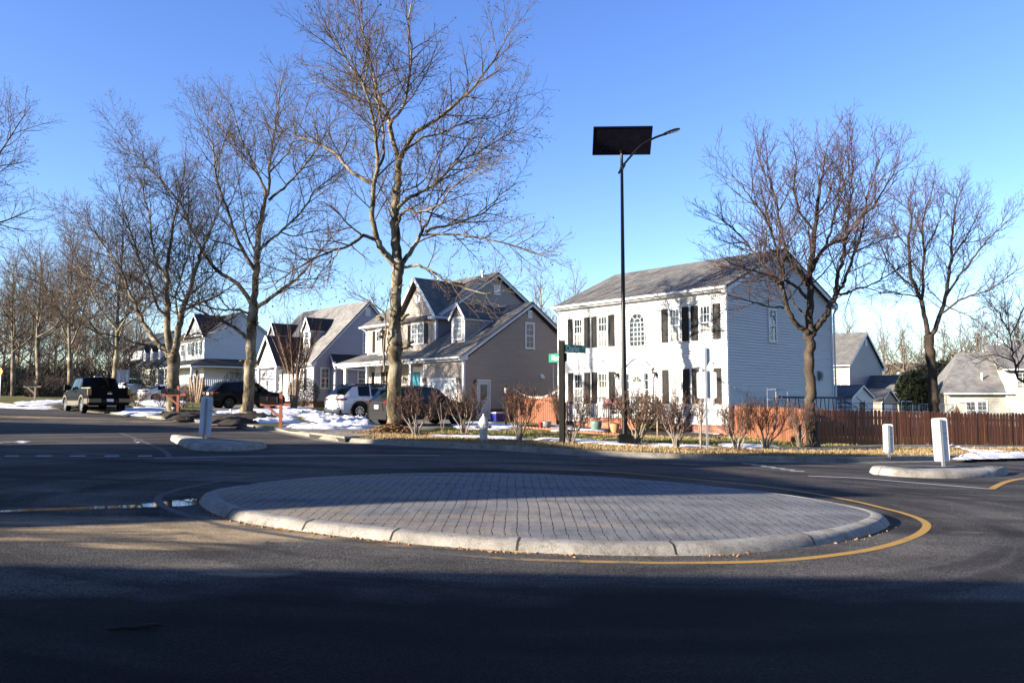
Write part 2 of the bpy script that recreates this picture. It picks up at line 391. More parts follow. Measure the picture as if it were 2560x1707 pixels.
def asphaltmat():
    m, nt, b = nmat('worn_asphalt'); setb(b, .92, 0, .10)
    o = coords(nt)
    fine = noise(nt, 48, 3, .75, o); mid = noise(nt, 3.0, 6, .65, o); big = noise(nt, .25, 5, .6, coords(nt, 'Object', (1, 2.2, 1)))
    c = ramp(nt, big, [(.32, (.034, .0325, .0315)), (.5, (.056, .0535, .051)), (.68, (.086, .080, .072))])
    c = mix(nt, .6, c, ramp(nt, mid, [(.3, (.62, .62, .63)), (.7, (1.3, 1.29, 1.26))]), 'MULTIPLY')
    c = mix(nt, .8, c, ramp(nt, fine, [(.38, (.30, .30, .32)), (.5, (1, 1, 1)), (.62, (2.3, 2.25, 2.15))]), 'MULTIPLY')
    # wet/tyre-darkened sweeps
    sw = noise(nt, .33, 3, .5, coords(nt, 'Object', (.35, 2.6, 1)), 1.2)
    c = mix(nt, .8, c, ramp(nt, sw, [(.36, (.42, .42, .45)), (.47, (1, 1, 1))]), 'MULTIPLY')
    # streaks worn round the island by turning traffic, and the foreground's dark asphalt with its deep shade painted in
    sep = N(nt, 'ShaderNodeSeparateXYZ'); nt.links.new(o, sep.inputs[0]); X, Yc = sep.outputs[0], sep.outputs[1]
    ax, ay = math_(nt, 'SUBTRACT', X, .3), math_(nt, 'MULTIPLY', math_(nt, 'SUBTRACT', Yc, 12.0), 1.25)
    rr = math_(nt, 'SQRT', math_(nt, 'ADD', math_(nt, 'MULTIPLY', ax, ax), math_(nt, 'MULTIPLY', ay, ay))); th = math_(nt, 'ARCTAN2', ay, ax)
    cv = N(nt, 'ShaderNodeCombineXYZ'); nt.links.new(math_(nt, 'MULTIPLY', rr, 1.15), cv.inputs[0]); nt.links.new(math_(nt, 'MULTIPLY', th, .9), cv.inputs[1])
    c = mix(nt, .85, c, ramp(nt, noise(nt, 1.0, 5, .62, cv.outputs[0], .4), [(.38, (.45, .45, .48)), (.5, (1, 1, 1)), (.66, (1.35, 1.33, 1.28))]), 'MULTIPLY')
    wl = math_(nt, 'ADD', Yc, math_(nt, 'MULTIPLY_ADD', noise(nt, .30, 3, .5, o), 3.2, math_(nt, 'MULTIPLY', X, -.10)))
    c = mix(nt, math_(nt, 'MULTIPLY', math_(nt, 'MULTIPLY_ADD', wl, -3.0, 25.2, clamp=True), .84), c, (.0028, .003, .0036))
    # sand spilled on the road: soft spots broken by noise
    tot = None
    for (cx, cy, rx, ry, w) in SAND:
        dx = math_(nt, 'DIVIDE', math_(nt, 'SUBTRACT', X, cx), rx); dy = math_(nt, 'DIVIDE', math_(nt, 'SUBTRACT', Yc, cy), ry)
        d = math_(nt, 'ADD', math_(nt, 'MULTIPLY', dx, dx), math_(nt, 'MULTIPLY', dy, dy))
        g = math_(nt, 'MULTIPLY', math_(nt, 'SUBTRACT', 1.0, d, clamp=True), w)
        tot = g if tot is None else math_(nt, 'MAXIMUM', tot, g)
    sn = noise(nt, .9, 5, .62, coords(nt, 'Object', (.45, 1.5, 1)), .5)
    mk = math_(nt, 'MULTIPLY', math_(nt, 'MULTIPLY_ADD', math_(nt, 'ADD', tot, sn), 4.2, -3.85, clamp=True), .86)
    brk = noise(nt, 1.6, 6, .7, coords(nt, 'Object', (.55, 1.7, 1)), .8)
    mk = math_(nt, 'MULTIPLY', mk, math_(nt, 'MULTIPLY_ADD', brk, 3.4, -1.15, clamp=True))
    sc = ramp(nt, noise(nt, 40, 3, .7, o), [(.35, (.20, .148, .082)), (.6, (.42, .32, .195))])
    c = mix(nt, mk, c, sc)
    nt.links.new(c, b.inputs['Base Color'])
    bump(nt, b, fine, .9, .015)
    return m
def pavermat():
    m, nt, b = nmat('stamped_grey_pavers'); setb(b, .9, 0, .2)
    uv = coords(nt, 'Object')
    sp0 = N(nt, 'ShaderNodeSeparateXYZ'); nt.links.new(uv, sp0.inputs[0])
    wob = math_(nt, 'MULTIPLY', noise(nt, 9, 2, .5, uv), .02)
    v = math_(nt, 'DIVIDE', math_(nt, 'ADD', sp0.outputs[1], math_(nt, 'MULTIPLY', sp0.outputs[0], .03)), .29); row = math_(nt, 'FLOOR', v); fv = math_(nt, 'FRACT', v)
    wn = N(nt, 'ShaderNodeTexWhiteNoise', noise_dimensions='1D'); nt.links.new(row, wn.inputs['W']); off = math_(nt, 'MULTIPLY', wn.outputs['Value'], .22)
    u = math_(nt, 'ADD', math_(nt, 'DIVIDE', math_(nt, 'ADD', sp0.outputs[0], wob), .142), off); fu = math_(nt, 'FRACT', u)
    ju = math_(nt, 'MULTIPLY', math_(nt, 'LESS_THAN', math_(nt, 'ABSOLUTE', math_(nt, 'SUBTRACT', fu, .5)), .042), math_(nt, 'GREATER_THAN', math_(nt, 'ABSOLUTE', math_(nt, 'SUBTRACT', fv, .5)), .08))
    jv = math_(nt, 'MULTIPLY', math_(nt, 'LESS_THAN', math_(nt, 'ABSOLUTE', math_(nt, 'SUBTRACT', fv, .5)), .02), .25)
    gap = math_(nt, 'MAXIMUM', math_(nt, 'MULTIPLY', ju, math_(nt, 'MULTIPLY_ADD', noise(nt, 2.2, 3, .6, uv), 2.6, -.35, clamp=True)), jv)
    cell = N(nt, 'ShaderNodeTexWhiteNoise', noise_dimensions='2D'); cv = N(nt, 'ShaderNodeCombineXYZ'); nt.links.new(math_(nt, 'FLOOR', u), cv.inputs[0]); nt.links.new(row, cv.inputs[1]); nt.links.new(cv.outputs[0], cell.inputs['Vector'])
    brick = ramp(nt, cell.outputs['Value'], [(0, (.094, .099, .108)), (1, (.130, .135, .142))])
    big = noise(nt, .8, 5, .65, coords(nt, 'Object', (.5, 1.6, 1))); fine = noise(nt, 60, 3, .7, uv)
    c = mix(nt, .85, brick, ramp(nt, big, [(.3, (.6, .6, .63)), (.7, (1.5, 1.45, 1.38))]), 'MULTIPLY')
    c = mix(nt, .6, c, ramp(nt, fine, [(.35, (.6, .6, .6)), (.65, (1.45, 1.45, 1.45))]), 'MULTIPLY')
    sep = N(nt, 'ShaderNodeSeparateXYZ'); nt.links.new(uv, sep.inputs[0])
    sn = noise(nt, 1.2, 6, .65, coords(nt, 'Object', (.35, 1.9, 1)), .3)
    edge = math_(nt, 'MULTIPLY_ADD', sep.outputs[0], -.035, .03)
    mk = math_(nt, 'MULTIPLY_ADD', math_(nt, 'ADD', sn, edge), 6.0, -2.95, clamp=True)
    sp = noise(nt, 45, 3, .7, uv)
    mk = math_(nt, 'MULTIPLY', mk, math_(nt, 'MULTIPLY_ADD', sp, 2.6, -.75, clamp=True))
    c = mix(nt, mk, c, ramp(nt, sp, [(.4, (.16, .12, .075)), (.7, (.32, .255, .16))]))
    c = mix(nt, gap, c, (.008, .008, .008))
    nt.links.new(c, b.inputs['Base Color'])
    bump(nt, b, math_(nt, 'SUBTRACT', math_(nt, 'MULTIPLY', fine, .25), gap), .7, .012)
    return m
def lawnmat():
    m, nt, b = nmat('winter_lawn'); setb(b, .95, 0, .1)
    o = coords(nt)
    f = noise(nt, .45, 5, .6, coords(nt, 'Object', (.6, 1.4, 1))); g = noise(nt, 14, 4, .7, o)
    c = ramp(nt, f, [(.36, (.05, .064, .014)), (.5, (.095, .092, .03)), (.62, (.165, .125, .06))])
    c = mix(nt, .85, c, ramp(nt, g, [(.3, (.45, .45, .42)), (.7, (1.5, 1.5, 1.4))]), 'MULTIPLY')
    nt.links.new(c, b.inputs['Base Color']); bump(nt, b, g, .9, .05)
    return m
def vergemat():
    m, nt, b = nmat('straw_coloured_verge'); setb(b, .95, 0, .1)
    o = coords(nt); f = noise(nt, .9, 4, .6, o); g = noise(nt, 18, 4, .7, o)
    c = ramp(nt, f, [(.35, (.085, .078, .024)), (.48, (.19, .132, .06)), (.7, (.27, .185, .09))])
    c = mix(nt, .85, c, ramp(nt, g, [(.3, (.4, .4, .38)), (.7, (1.5, 1.5, 1.45))]), 'MULTIPLY')
    nt.links.new(c, b.inputs['Base Color']); bump(nt, b, g, .9, .04)
    return m
def markmat(name, c, wear=.0):
    m, nt, b = nmat(name); setb(b, .8, 0, .3)
    o = coords(nt); f = noise(nt, 5, 5, .7, o); g = noise(nt, 60, 3, .7, o)
    sp_ = N(nt, 'ShaderNodeSeparateXYZ'); nt.links.new(o, sp_.inputs[0])
    lft = math_(nt, 'MULTIPLY', math_(nt, 'MULTIPLY_ADD', sp_.outputs[0], -.22, .55, clamp=True), wear)
    f2 = noise(nt, 1.1, 4, .6, o)
    k = math_(nt, 'MULTIPLY_ADD', math_(nt, 'ADD', math_(nt, 'ADD', f, math_(nt, 'MULTIPLY', g, .9)), math_(nt, 'ADD', lft, math_(nt, 'MULTIPLY', f2, .5))), 3.2, -4.1, clamp=True)
    nt.links.new(mix(nt, k, mix(nt, math_(nt, 'MULTIPLY', lft, 1.3, clamp=True), c, (.17, .14, .09)), (.055, .052, .047)), b.inputs['Base Color'])
    return m
def puddlemat():
    m, nt, b = nmat('standing_melt_water'); setb(b, .02, 0, .6)
    b.inputs['Base Color'].default_value = (.012, .013, .015, 1)
    bump(nt, b, noise(nt, 6, 2, .5, coords(nt)), .015, .01)
    return m
# ---------------------------------------------------------------- ground
SAND = []
for sx, sy, rx, ry, w in [(250, 1310, 3.6, 1.1, .78), (560, 1330, 1.9, 1.0, .85), (720, 1345, 1.2, .5, .72), (380, 1365, 1.6, .35, .7), (640, 1430, .9, .3, .55), (500, 1418, 1.0, .3, .5), (60, 1345, 2.0, .6, .5),
                          (900, 1360, 1.4, .25, .6), (150, 1046, 14, 3.4, .62), (520, 1066, 7, 1.6, .5), (2380, 1330, 2.2, 2.0, .30), (700, 1160, 3, 1.0, .3), (2150, 1205, 3.5, 1.5, .28)]:
    p = G(sx, sy); SAND.append((p.x, p.y, rx, ry, w))
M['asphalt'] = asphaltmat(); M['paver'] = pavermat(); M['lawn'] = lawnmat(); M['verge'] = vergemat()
M['mark_white'] = markmat('worn_white_road_paint', (.30, .305, .30)); M['mark_yellow'] = markmat('worn_yellow_road_paint', (.30, .175, .032), .55)
M['puddle'] = puddlemat(); M['asphalt_drive'] = basic('driveway_asphalt', (.10, .095, .09), .9, var=.3, scale=2, bmp=.3, bscale=70)

def smooth_path(pts, n=6, closed=False):
    """Catmull-Rom through pts"""
    P = [Vector(p) for p in pts]; k = len(P); out = []
    rng_ = range(k if closed else k - 1)
    for i in rng_:
        if closed: a, b, c, d = P[(i - 1) % k], P[i], P[(i + 1) % k], P[(i + 2) % k]
        else: a, b, c, d = P[max(0, i - 1)], P[i], P[i + 1], P[min(k - 1, i + 2)]
        for j in range(n):
            t = j / n
            out.append(.5 * (2 * b + (c - a) * t + (2 * a - 5 * b + 4 * c - d) * t * t + (3 * b - a - 3 * c + d) * t ** 3))
    if not closed: out.append(P[-1])
    return out
def drape(p, dz=0): return Vector((p[0], p[1], T(p[0], p[1]) + dz))

# road: rings round the camera out to the horizon
mb = MB(); rad = [0, 3, 6, 9, 12, 16, 20, 25, 30, 36, 43, 50, 60, 75, 95, 130, 180, 260, 400, 700]
nseg = 72
for i, r in enumerate(rad):
    for j in range(nseg):
        a = 2 * math.pi * j / nseg; x, y = r * math.cos(a), r * math.sin(a)
        mb.v.append((x, y, T(x, y)))
for i in range(len(rad) - 1):
    for j in range(nseg):
        j2 = (j + 1) % nseg
        mb.f.append((i * nseg + j, (i + 1) * nseg + j, (i + 1) * nseg + j2, i * nseg + j2)); mb.m.append(0)
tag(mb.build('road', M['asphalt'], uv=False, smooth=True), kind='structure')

# far kerb line (base of the kerb), left to right
KS = [(0, 1012), (130, 1021), (260, 1033), (400, 1048), (470, 1055), (530, 1060), (620, 1070), (690, 1077), (760, 1090), (820, 1101), (900, 1108), (1000, 1113), (1130, 1119),
      (1280, 1126), (1400, 1134), (1500, 1139), (1700, 1147), (1900, 1153), (2070, 1156), (2270, 1153), (2400, 1149), (2560, 1144)]
KP = [G(*q) for q in KS]
KP = [KP[0] + U * 60, KP[0] + U * 25] + KP + [KP[-1] + Vector((12, 4.2, 0)), KP[-1] + Vector((60, 24, 0))]
KERB = [drape(p) for p in smooth_path([Vector((p.x, p.y, 0)) for p in KP], 6)]
CEN = Vector((1.5, 4, 0))
def outward(p): d = Vector((p.x - CEN.x, p.y - CEN.y, 0)); return d.normalized()
def kdir(i):
    a = KERB[max(0, i - 1)]; b = KERB[min(len(KERB) - 1, i + 1)]; d = b - a; return Vector((-d.y, d.x, 0)).normalized()
KN = [kdir(i) for i in range(len(KERB))]
def strip(name, offs, mat, kind='structure', i0=0, i1=None, dz=None):
    """sheet made of lines parallel to the kerb; offs = [(distance beyond the kerb, height over road), ...]"""
    mb = MB(); idx = range(i0, len(KERB) if i1 is None else i1); k = len(offs)
    for i in idx:
        for d, h in offs:
            p = KERB[i] + KN[i] * d; mb.v.append((p.x, p.y, T(p.x, p.y) + h))
    n = len(mb.v) // k
    for i in range(n - 1):
        for j in range(k - 1):
            mb.f.append((i * k + j, (i + 1) * k + j, (i + 1) * k + j + 1, i * k + j + 1)); mb.m.append(0)
    o = mb.build(name, mat, uv=False, smooth=False); tag(o, kind=kind); return o
strip('kerb', [(-.32, .005), (-.02, .012), (.0, .02), (.03, .125), (.06, .14), (.17, .142), (.172, .05)], M['kerb'])
# lawn: fan from the kerb out to the horizon
mb = MB(); D = [.168, 1, 2, 3.2, 4.6, 6, 8, 11, 15, 20, 28, 40, 60, 90, 140, 240, 420, 650]
for i, p in enumerate(KERB):
    o_ = outward(p)
    for d in D:
        q = p + (KN[i] if d < .5 else (KN[i] * max(0, 1 - d / 30) + o_ * min(1, d / 30)).normalized()) * d
        mb.v.append((q.x, q.y, T(q.x, q.y) + .13))
k = len(D)
for i in range(len(KERB) - 1):
    for j in range(k - 1):
        mb.f.append((i * k + j, (i + 1) * k + j, (i + 1) * k + j + 1, i * k + j + 1)); mb.m.append(0)
tag(mb.build('lawn', M['lawn'], uv=False, smooth=True), kind='structure')
iL = next(i for i, p in enumerate(KERB) if p.x > -6.3)
strip('verge', [(.174, .14), (.6, .150), (1.3, .155), (2.1, .150), (2.6, .136)], M['verge'], i0=iL)

def gpoly(name, S, mat, dz, kind='structure', n=4, closed=True):
    P = [G(*q, .13) for q in S]; P = smooth_path([Vector((p.x, p.y, 0)) for p in P], n, True)
    mb = MB(); c = sum(P, Vector()) / len(P)
    mb.add([tuple(drape(c, dz))] + [tuple(drape(p, dz)) for p in P], [(0, 1 + i, 1 + (i + 1) % len(P)) for i in range(len(P))])
    return tag(mb.build(name, mat, uv=False), kind=kind)
# pavement running behind the verge and the driveways
strip('pavement', [(2.6, .142), (3.7, .142)], M['walk'], i0=iL - 6)
def gstrip(name, S, w, mat, dz, kind='structure', n=5):
    P = smooth_path([Vector((*G(*q, dz)[:2], 0)) for q in S], n); mb = MB()
    for i, p in enumerate(P):
        t = (P[min(i + 1, len(P) - 1)] - P[max(0, i - 1)]).normalized(); s = Vector((-t.y, t.x, 0)) * w / 2
        mb.v += [tuple(drape(p - s, dz)), tuple(drape(p + s, dz))]
    for i in range(len(P) - 1): mb.f.append((2 * i, 2 * i + 2, 2 * i + 3, 2 * i + 1)); mb.m.append(0)
    return tag(mb.build(name, mat, uv=False), kind=kind)
gpoly('driveway', [(690, 1070), (800, 1082), (960, 1082), (1150, 1062), (1160, 1050), (1050, 1043), (900, 1040), (800, 1046), (720, 1058)], M['asphalt_drive'], .138)
gpoly('driveway', [(520, 1050), (600, 1040), (720, 1015), (700, 1010), (580, 1014), (500, 1026), (430, 1040)], M['asphalt_drive'], .138)

# road markings
YS = [(1280, 1397), (1498, 1404), (1715, 1407), (1933, 1402), (2096, 1386), (2205, 1367), (2287, 1340), (2317, 1316), (2303, 1299), (2260, 1283), (2205, 1269), (2123, 1250), (1960, 1222), (1760, 1200),
      (1500, 1178), (1250, 1166), (1000, 1168), (780, 1178), (600, 1196), (470, 1218), (400, 1240), (405, 1262), (452, 1283), (553, 1313), (663, 1331), (796, 1351), (940, 1370), (1110, 1385)]
P = smooth_path([Vector((*G(*q)[:2], 0)) for q in YS], 6, True); mb = MB(); k = len(P)
for i, p in enumerate(P):
    t = (P[(i + 1) % k] - P[i - 1]).normalized(); s = Vector((-t.y, t.x, 0)) * .055
    mb.v += [tuple(drape(p - s, .004)), tuple(drape(p + s, .004))]
for i in range(k):
    j = (i + 1) % k; mb.f.append((2 * i, 2 * j, 2 * j + 1, 2 * i + 1)); mb.m.append(0)
tag(mb.build('yellow_road_line', M['mark_yellow'], uv=False), kind='structure')
W = M['mark_white']
gstrip('white_road_line', [(2020, 1189), (2140, 1194), (2250, 1203), (2360, 1212), (2480, 1222)], .11, W, .004)
gstrip('yellow_road_line', [(2478, 1222), (2500, 1210), (2530, 1200), (2580, 1193), (2700, 1180)], .13, M['mark_yellow'], .008)
gstrip('white_road_line', [(2290, 1153), (2340, 1150), (2400, 1145)], .1, W, .004)
gstrip('white_road_line', [(385, 1145), (520, 1142), (700, 1139), (900, 1138), (1100, 1138)], .10, W, .004)
gstrip('yellow_road_line', [(300, 1082), (345, 1098), (385, 1115), (415, 1130), (424, 1143)], .13, M['mark_yellow'], .004)
gstrip('white_road_line', [(1450, 1142), (1515, 1146)], .07, W, .004); gstrip('white_road_line', [(1680, 1158), (1748, 1162)], .07, W, .004)
for a, b in ((12, 48), (90, 131), (175, 214), (262, 298), (345, 380)):
    gstrip('white_dash', [(a, 1139.5), (b, 1139)], .22, W, .004, n=1)
for q in range(6):
    x = 1855 + q * 24; y = 1158 + q * 3.6
    gstrip('white_dash', [(x, y), (x + 36, y + 2)], .16, W, .004, n=1)
# a long shallow puddle by the island
gpoly('puddle', [(-60, 1256), (120, 1251), (260, 1247), (390, 1243), (470, 1240), (492, 1233), (488, 1224), (455, 1228), (420, 1234), (330, 1238), (180, 1243), (40, 1248)], M['puddle'], .003)

def hnoise0(x, y): return math.sin(x * 1.3 + math.sin(y * 2.1)) * math.cos(y * 1.1 + 1.7 * math.sin(x * .9)) + .4 * math.sin(x * 4.1 + y * 3.3)
# ---- the paved oval island in the middle of the junction
IS = [(484, 1243), (502, 1265), (530, 1283), (570, 1297), (641, 1312), (752, 1328), (884, 1343), (940, 1350), (1080, 1364), (1240, 1376), (1395, 1385), (1616, 1390), (1770, 1389), (1933, 1378), (2096, 1357), (2178, 1338), (2225, 1315), (2237, 1300)]
IB = [(2118, 1250), (1987, 1227), (1824, 1210), (1661, 1195), (1498, 1182), (1280, 1173), (1088, 1172), (816, 1180), (653, 1194), (560, 1210)]
ring = [Vector((*G(*q)[:2], 0)) for q in IS] + [Vector((*G(*q, .15)[:2], 0)) for q in IB]
ring = smooth_path(ring, 6, True)
for _ in range(30): ring = [(ring[i - 1] + ring[i] * 2 + ring[(i + 1) % len(ring)]) / 4 for i in range(len(ring))]
IC = sum(ring, Vector()) / len(ring)
isl = thing('central_island', 'oval traffic island paved in grey stamped brick with a pale kerb', 'traffic island', drape(IC))
def ring_off(d):
    k = len(ring); out = []
    for i, p in enumerate(ring):
        t = (ring[(i + 2) % k] - ring[i - 2]).normalized(); n = Vector((-t.y, t.x, 0))
        out.append(p + n * d)
    return out
rnd = random.Random(4)
mb = MB(); k = len(ring); sects = [(-.02, -.04), (0, .008), (.035, .055), (.065, .088), (.10, .102), (.22, .114), (.235, .108), (.237, .06)]
loops = [ring_off(d) for d, h in sects]
for (d, h), lp in zip(sects, loops):
    for p in lp: mb.v.append((p.x - IC.x, p.y - IC.y, T(p.x, p.y) + h - T(IC.x, IC.y)))
joints = set(range(4, k, 13))
for a in range(len(sects) - 1):
    for i in range(k):
        j = (i + 1) % k
        mb.f.append((a * k + i, a * k + j, (a + 1) * k + j, (a + 1) * k + i)); mb.m.append(0)
kb = mb.build('kerb', M['concrete'], isl, smooth=True, uv=False, sharp=.9)
M['joint'] = basic('dark_joint', (.02, .019, .017), .95)
for i in sorted(joints):
    mb = MB()
    for s_, (d, h) in zip(range(1, 6), sects[1:6]):
        p = loops[s_][i]; q = loops[s_ + 1][i]; hh = sects[s_ + 1][1] if s_ < 5 else .108
        t = (loops[s_][(i + 1) % k] - p).normalized() * .012; up = Vector((0, 0, .004))
        a = Vector((p.x - IC.x, p.y - IC.y, T(p.x, p.y) + h - T(IC.x, IC.y))) + up
        b = Vector((q.x - IC.x, q.y - IC.y, T(q.x, q.y) + hh - T(IC.x, IC.y))) + up
        mb.quad(a - t, a + t, b + t, b - t)
    mb.build('kerb_joint', M['joint'], kb, uv=False)
mb = MB(); inner = ring_off(.232); nr = 10
for r_ in range(nr + 1):
    f = r_ / nr
    for p in inner:
        x = IC.x + (p.x - IC.x) * f; y = IC.y + (p.y - IC.y) * f
        mb.v.append((x - IC.x, y - IC.y, T(x, y) + .108 + .05 * (1 - f * f) - T(IC.x, IC.y)))
for r_ in range(nr):
    for i in range(k):
        j = (i + 1) % k; mb.f.append((r_ * k + i, r_ * k + j, (r_ + 1) * k + j, (r_ + 1) * k + i)); mb.m.append(0)
mb.build('paving', M['paver'], isl, uv=False, smooth=True)
# sand and leaf crumbs gathered along the foot of the kerb
mb = MB(); lp0 = ring_off(-.02)
for i in range(k):
    p = lp0[i]
    sxp = p.x
    if p.y > IC.y + 1: continue
    dens = int((26 if sxp < .6 else 7) * max(0, hnoise0(p.x * 1.7, p.y * 1.7) + .55))
    for _ in range(dens):
        q = p.lerp(lp0[(i + 1) % k], rnd.random()); o_ = (q - IC).normalized() * abs(rnd.gauss(0, .045)); q = q + o_
        s = rnd.uniform(.004, .010) if rnd.random() < .85 else rnd.uniform(.012, .028); z = T(q.x, q.y) + .002
        a = rnd.uniform(0, 6.28); pts = [(q.x + s * math.cos(a + t) * rnd.uniform(.5, 1.3), q.y + s * math.sin(a + t) * rnd.uniform(.5, 1.3), z) for t in (0, 2.1, 4.2)]
        mb.add(pts + [(q.x, q.y, z + s * .8)], [(0, 1, 3), (1, 2, 3), (2, 0, 3)])
M['crumb'] = basic('sandy_leaf_crumbs', (.20, .115, .05), .95, var=.45, scale=14)
tag(mb.build('leaf_crumbs', M['crumb'], uv=False), kind='stuff')

# ---- concrete splitter islands
def splitter(label, front, back, h):
    P = [Vector((*G(*q)[:2], 0)) for q in front] + [Vector((*G(*q, h)[:2], 0)) for q in back]
    P = smooth_path(P, 5, True)
    for _ in range(5): P = [(P[i - 1] + P[i] * 2 + P[(i + 1) % len(P)]) / 4 for i in range(len(P))]
    c = sum(P, Vector()) / len(P); k = len(P); z0 = T(c.x, c.y)
    La, Lb = max(((a, b) for a in P for b in P), key=lambda ab: (ab[0] - ab[1]).length)
    mb = MB(); S_ = [(0, -.03), (.0, .015), (.03, h * .5), (.08, h * .86), (.15, h * .97), (.3, h + .008)]
    for d, hh in S_:
        for i, p in enumerate(P):
            t = (P[(i + 1) % k] - P[i - 1]).normalized(); n = Vector((-t.y, t.x, 0)); ax_ = Lb - La; tt = max(.14, min(.86, (p - La).dot(ax_) / ax_.length_squared)); e_ = La + ax_ * tt - p; q = p + e_.normalized() * min(d * (1 + .2 * math.sin(i * 1.7)), .6 * e_.length)
            mb.v.append((q.x - c.x, q.y - c.y, T(q.x, q.y) + hh - z0 + (.006 * math.sin(i * 2.3) if hh > .05 else 0)))
    for a in range(len(S_) - 1):
        for i in range(k):
            j = (i + 1) % k; mb.f.append((a * k + i, a * k + j, (a + 1) * k + j, (a + 1) * k + i)); mb.m.append(0)
    mb.f.append(tuple((len(S_) - 1) * k + i for i in range(k))); mb.m.append(0)
    b = mb.build('splitter_island', M['concrete'], None, smooth=True, uv=False); b.location = drape(c)
    return tag(b, label, 'traffic island', 'low concrete splitter islands')
splitter('low concrete splitter island in blue shade on the left approach road', [(425, 1098), (430, 1103), (450, 1113), (485, 1126), (560, 1128), (650, 1124), (668, 1117)], [(655, 1107), (590, 1100), (510, 1095), (440, 1094)], .16)
splitter('long sunlit concrete splitter island nearest the paved island on the right', [(2174, 1178), (2178, 1184), (2230, 1190), (2300, 1194), (2385, 1196), (2470, 1193), (2512, 1189), (2522, 1181)], [(2505, 1172), (2440, 1166), (2340, 1164), (2240, 1166), (2185, 1169)], .17)
splitter('farther low concrete splitter island along the right kerb', [(2069, 1147), (2075, 1152), (2140, 1153.5), (2220, 1152), (2265, 1150), (2269, 1146)], [(2262, 1140.5), (2190, 1139.5), (2110, 1141), (2075, 1143)], .14)

# ---- storm drain inlets in the far kerb
def drain(label, S, w):
    a, b = drape(G(*S[0])), drape(G(*S[1])); d = (b - a).normalized(); n = Vector((-d.y, d.x, 0))
    t = thing('storm_drain', label, 'drain', a, 0)
    o = lambda p: p - a
    mb = MB(); mb.hexa([o(p) + Vector((0, 0, z)) for z in (.13, .19) for p in (a - n * .10, b - n * .10, b + n * w, a + n * w)]); mb.build('cover_slab', M['kerb'], t)
    mb = MB(); mb.hexa([o(p) + Vector((0, 0, z)) for z in (.0, .13) for p in (a - n * .07, b - n * .07, b + n * .3, a + n * .3)]); mb.build('opening', M['joint'], t)
drain('wide storm drain inlet in the kerb beside the grey house driveway', ((778, 1094), (868, 1106)), 1.0)
drain('small storm drain inlet in the kerb near the farther mailbox', ((428, 1051), (472, 1056)), .8)

# ---------------------------------------------------------------- snow, mulch, grass
def hnoise(x, y, seed=0):
    s = 0; a = 1; f = 1.0
    for o_ in range(4):
        s += a * math.sin(x * f * 1.7 + 1.3 * math.sin(y * f * 1.1 + seed + o_) + seed * 1.9 + o_) * math.cos(y * f * 1.9 + 1.1 * math.sin(x * f * 1.3 + seed * .7) + o_ * 2)
        a *= .6; f *= 2.03
    return s / 2.2
def inside(p, P):
    c = False; j = len(P) - 1
    for i in range(len(P)):
        if (P[i].y > p[1]) != (P[j].y > p[1]) and p[0] < (P[j].x - P[i].x) * (p[1] - P[i].y) / (P[j].y - P[i].y) + P[i].x: c = not c
        j = i
    return c
def edged(p, P):
    best = 1e9
    for i in range(len(P)):
        a, b = P[i - 1], P[i]; dx, dy = b.x - a.x, b.y - a.y; L = dx * dx + dy * dy
        t = max(0, min(1, ((p[0] - a.x) * dx + (p[1] - a.y) * dy) / L)) if L else 0
        best = min(best, math.hypot(p[0] - a.x - dx * t, p[1] - a.y - dy * t))
    return best
def patch(name, S, mat, h, base=.13, cover=.5, cell=.13, lump=1.0, freq=1.0, seed=0, edge=.5):
    P = [Vector((*G(*q, base)[:2], 0)) for q in S]
    x0, x1 = min(p.x for p in P), max(p.x for p in P); y0, y1 = min(p.y for p in P), max(p.y for p in P)
    nx, ny = int((x1 - x0) / cell) + 2, int((y1 - y0) / cell) + 2; idx = {}; mb = MB()
    hs = {}
    for i in range(nx):
        for j in range(ny):
            x, y = x0 + i * cell, y0 + j * cell
            if not inside((x, y), P): continue
            e = min(1, edged((x, y), P) / edge)
            v = e * 1.1 + (hnoise(x * freq, y * freq, seed) - .35) * .9 - (1 - cover)
            if v > 0:
                z = min(1, v * 2.2) * h * (1 + lump * .6 * hnoise(x * 3.1, y * 3.1, seed + 5) + lump * .25 * hnoise(x * 9, y * 9, seed + 2))
                hs[i, j] = max(z, .004)
    for (i, j), z in hs.items():
        if (i + 1, j) in hs or (i, j + 1) in hs or (i - 1, j) in hs or (i, j - 1) in hs: pass
    def vid(i, j):
        if (i, j) not in idx:
            x, y = x0 + i * cell, y0 + j * cell
            idx[i, j] = len(mb.v); mb.v.append((x, y, T(x, y) + base + hs.get((i, j), -.03)))
        return idx[i, j]
    cells = set()
    for (i, j) in hs:
        for a in (0, -1):
            for b in (0, -1): cells.add((i + a, j + b))
    for i, j in cells: mb.f.append((vid(i, j), vid(i + 1, j), vid(i + 1, j + 1), vid(i, j + 1))); mb.m.append(0)
    return tag(mb.build(name, mat, uv=False, smooth=True), kind='stuff')
SN = M['snow']
patch('snow', [(735, 1040), (760, 1028), (830, 1036), (900, 1046), (950, 1056), (948, 1064), (860, 1062), (770, 1055)], SN, .19, seed=1, cover=.52, lump=1.3, freq=1.5)
patch('snow', [(690, 1066), (790, 1060), (880, 1062), (945, 1066), (930, 1073), (830, 1074), (730, 1072)], SN, .11, seed=2, cover=.62, lump=1.2)
patch('snow', [(520, 1030), (600, 1022), (700, 1020), (760, 1024), (765, 1034), (740, 1050), (660, 1056), (560, 1046)], SN, .07, seed=3, cover=.48, freq=1.8, lump=.7)
patch('snow', [(600, 1052), (680, 1050), (760, 1050), (760, 1057), (690, 1060), (620, 1058)], SN, .14, seed=4, cover=.8)
patch('snow', [(440, 1035), (520, 1030), (570, 1040), (560, 1050), (500, 1047)], SN, .05, seed=14, cover=.6)
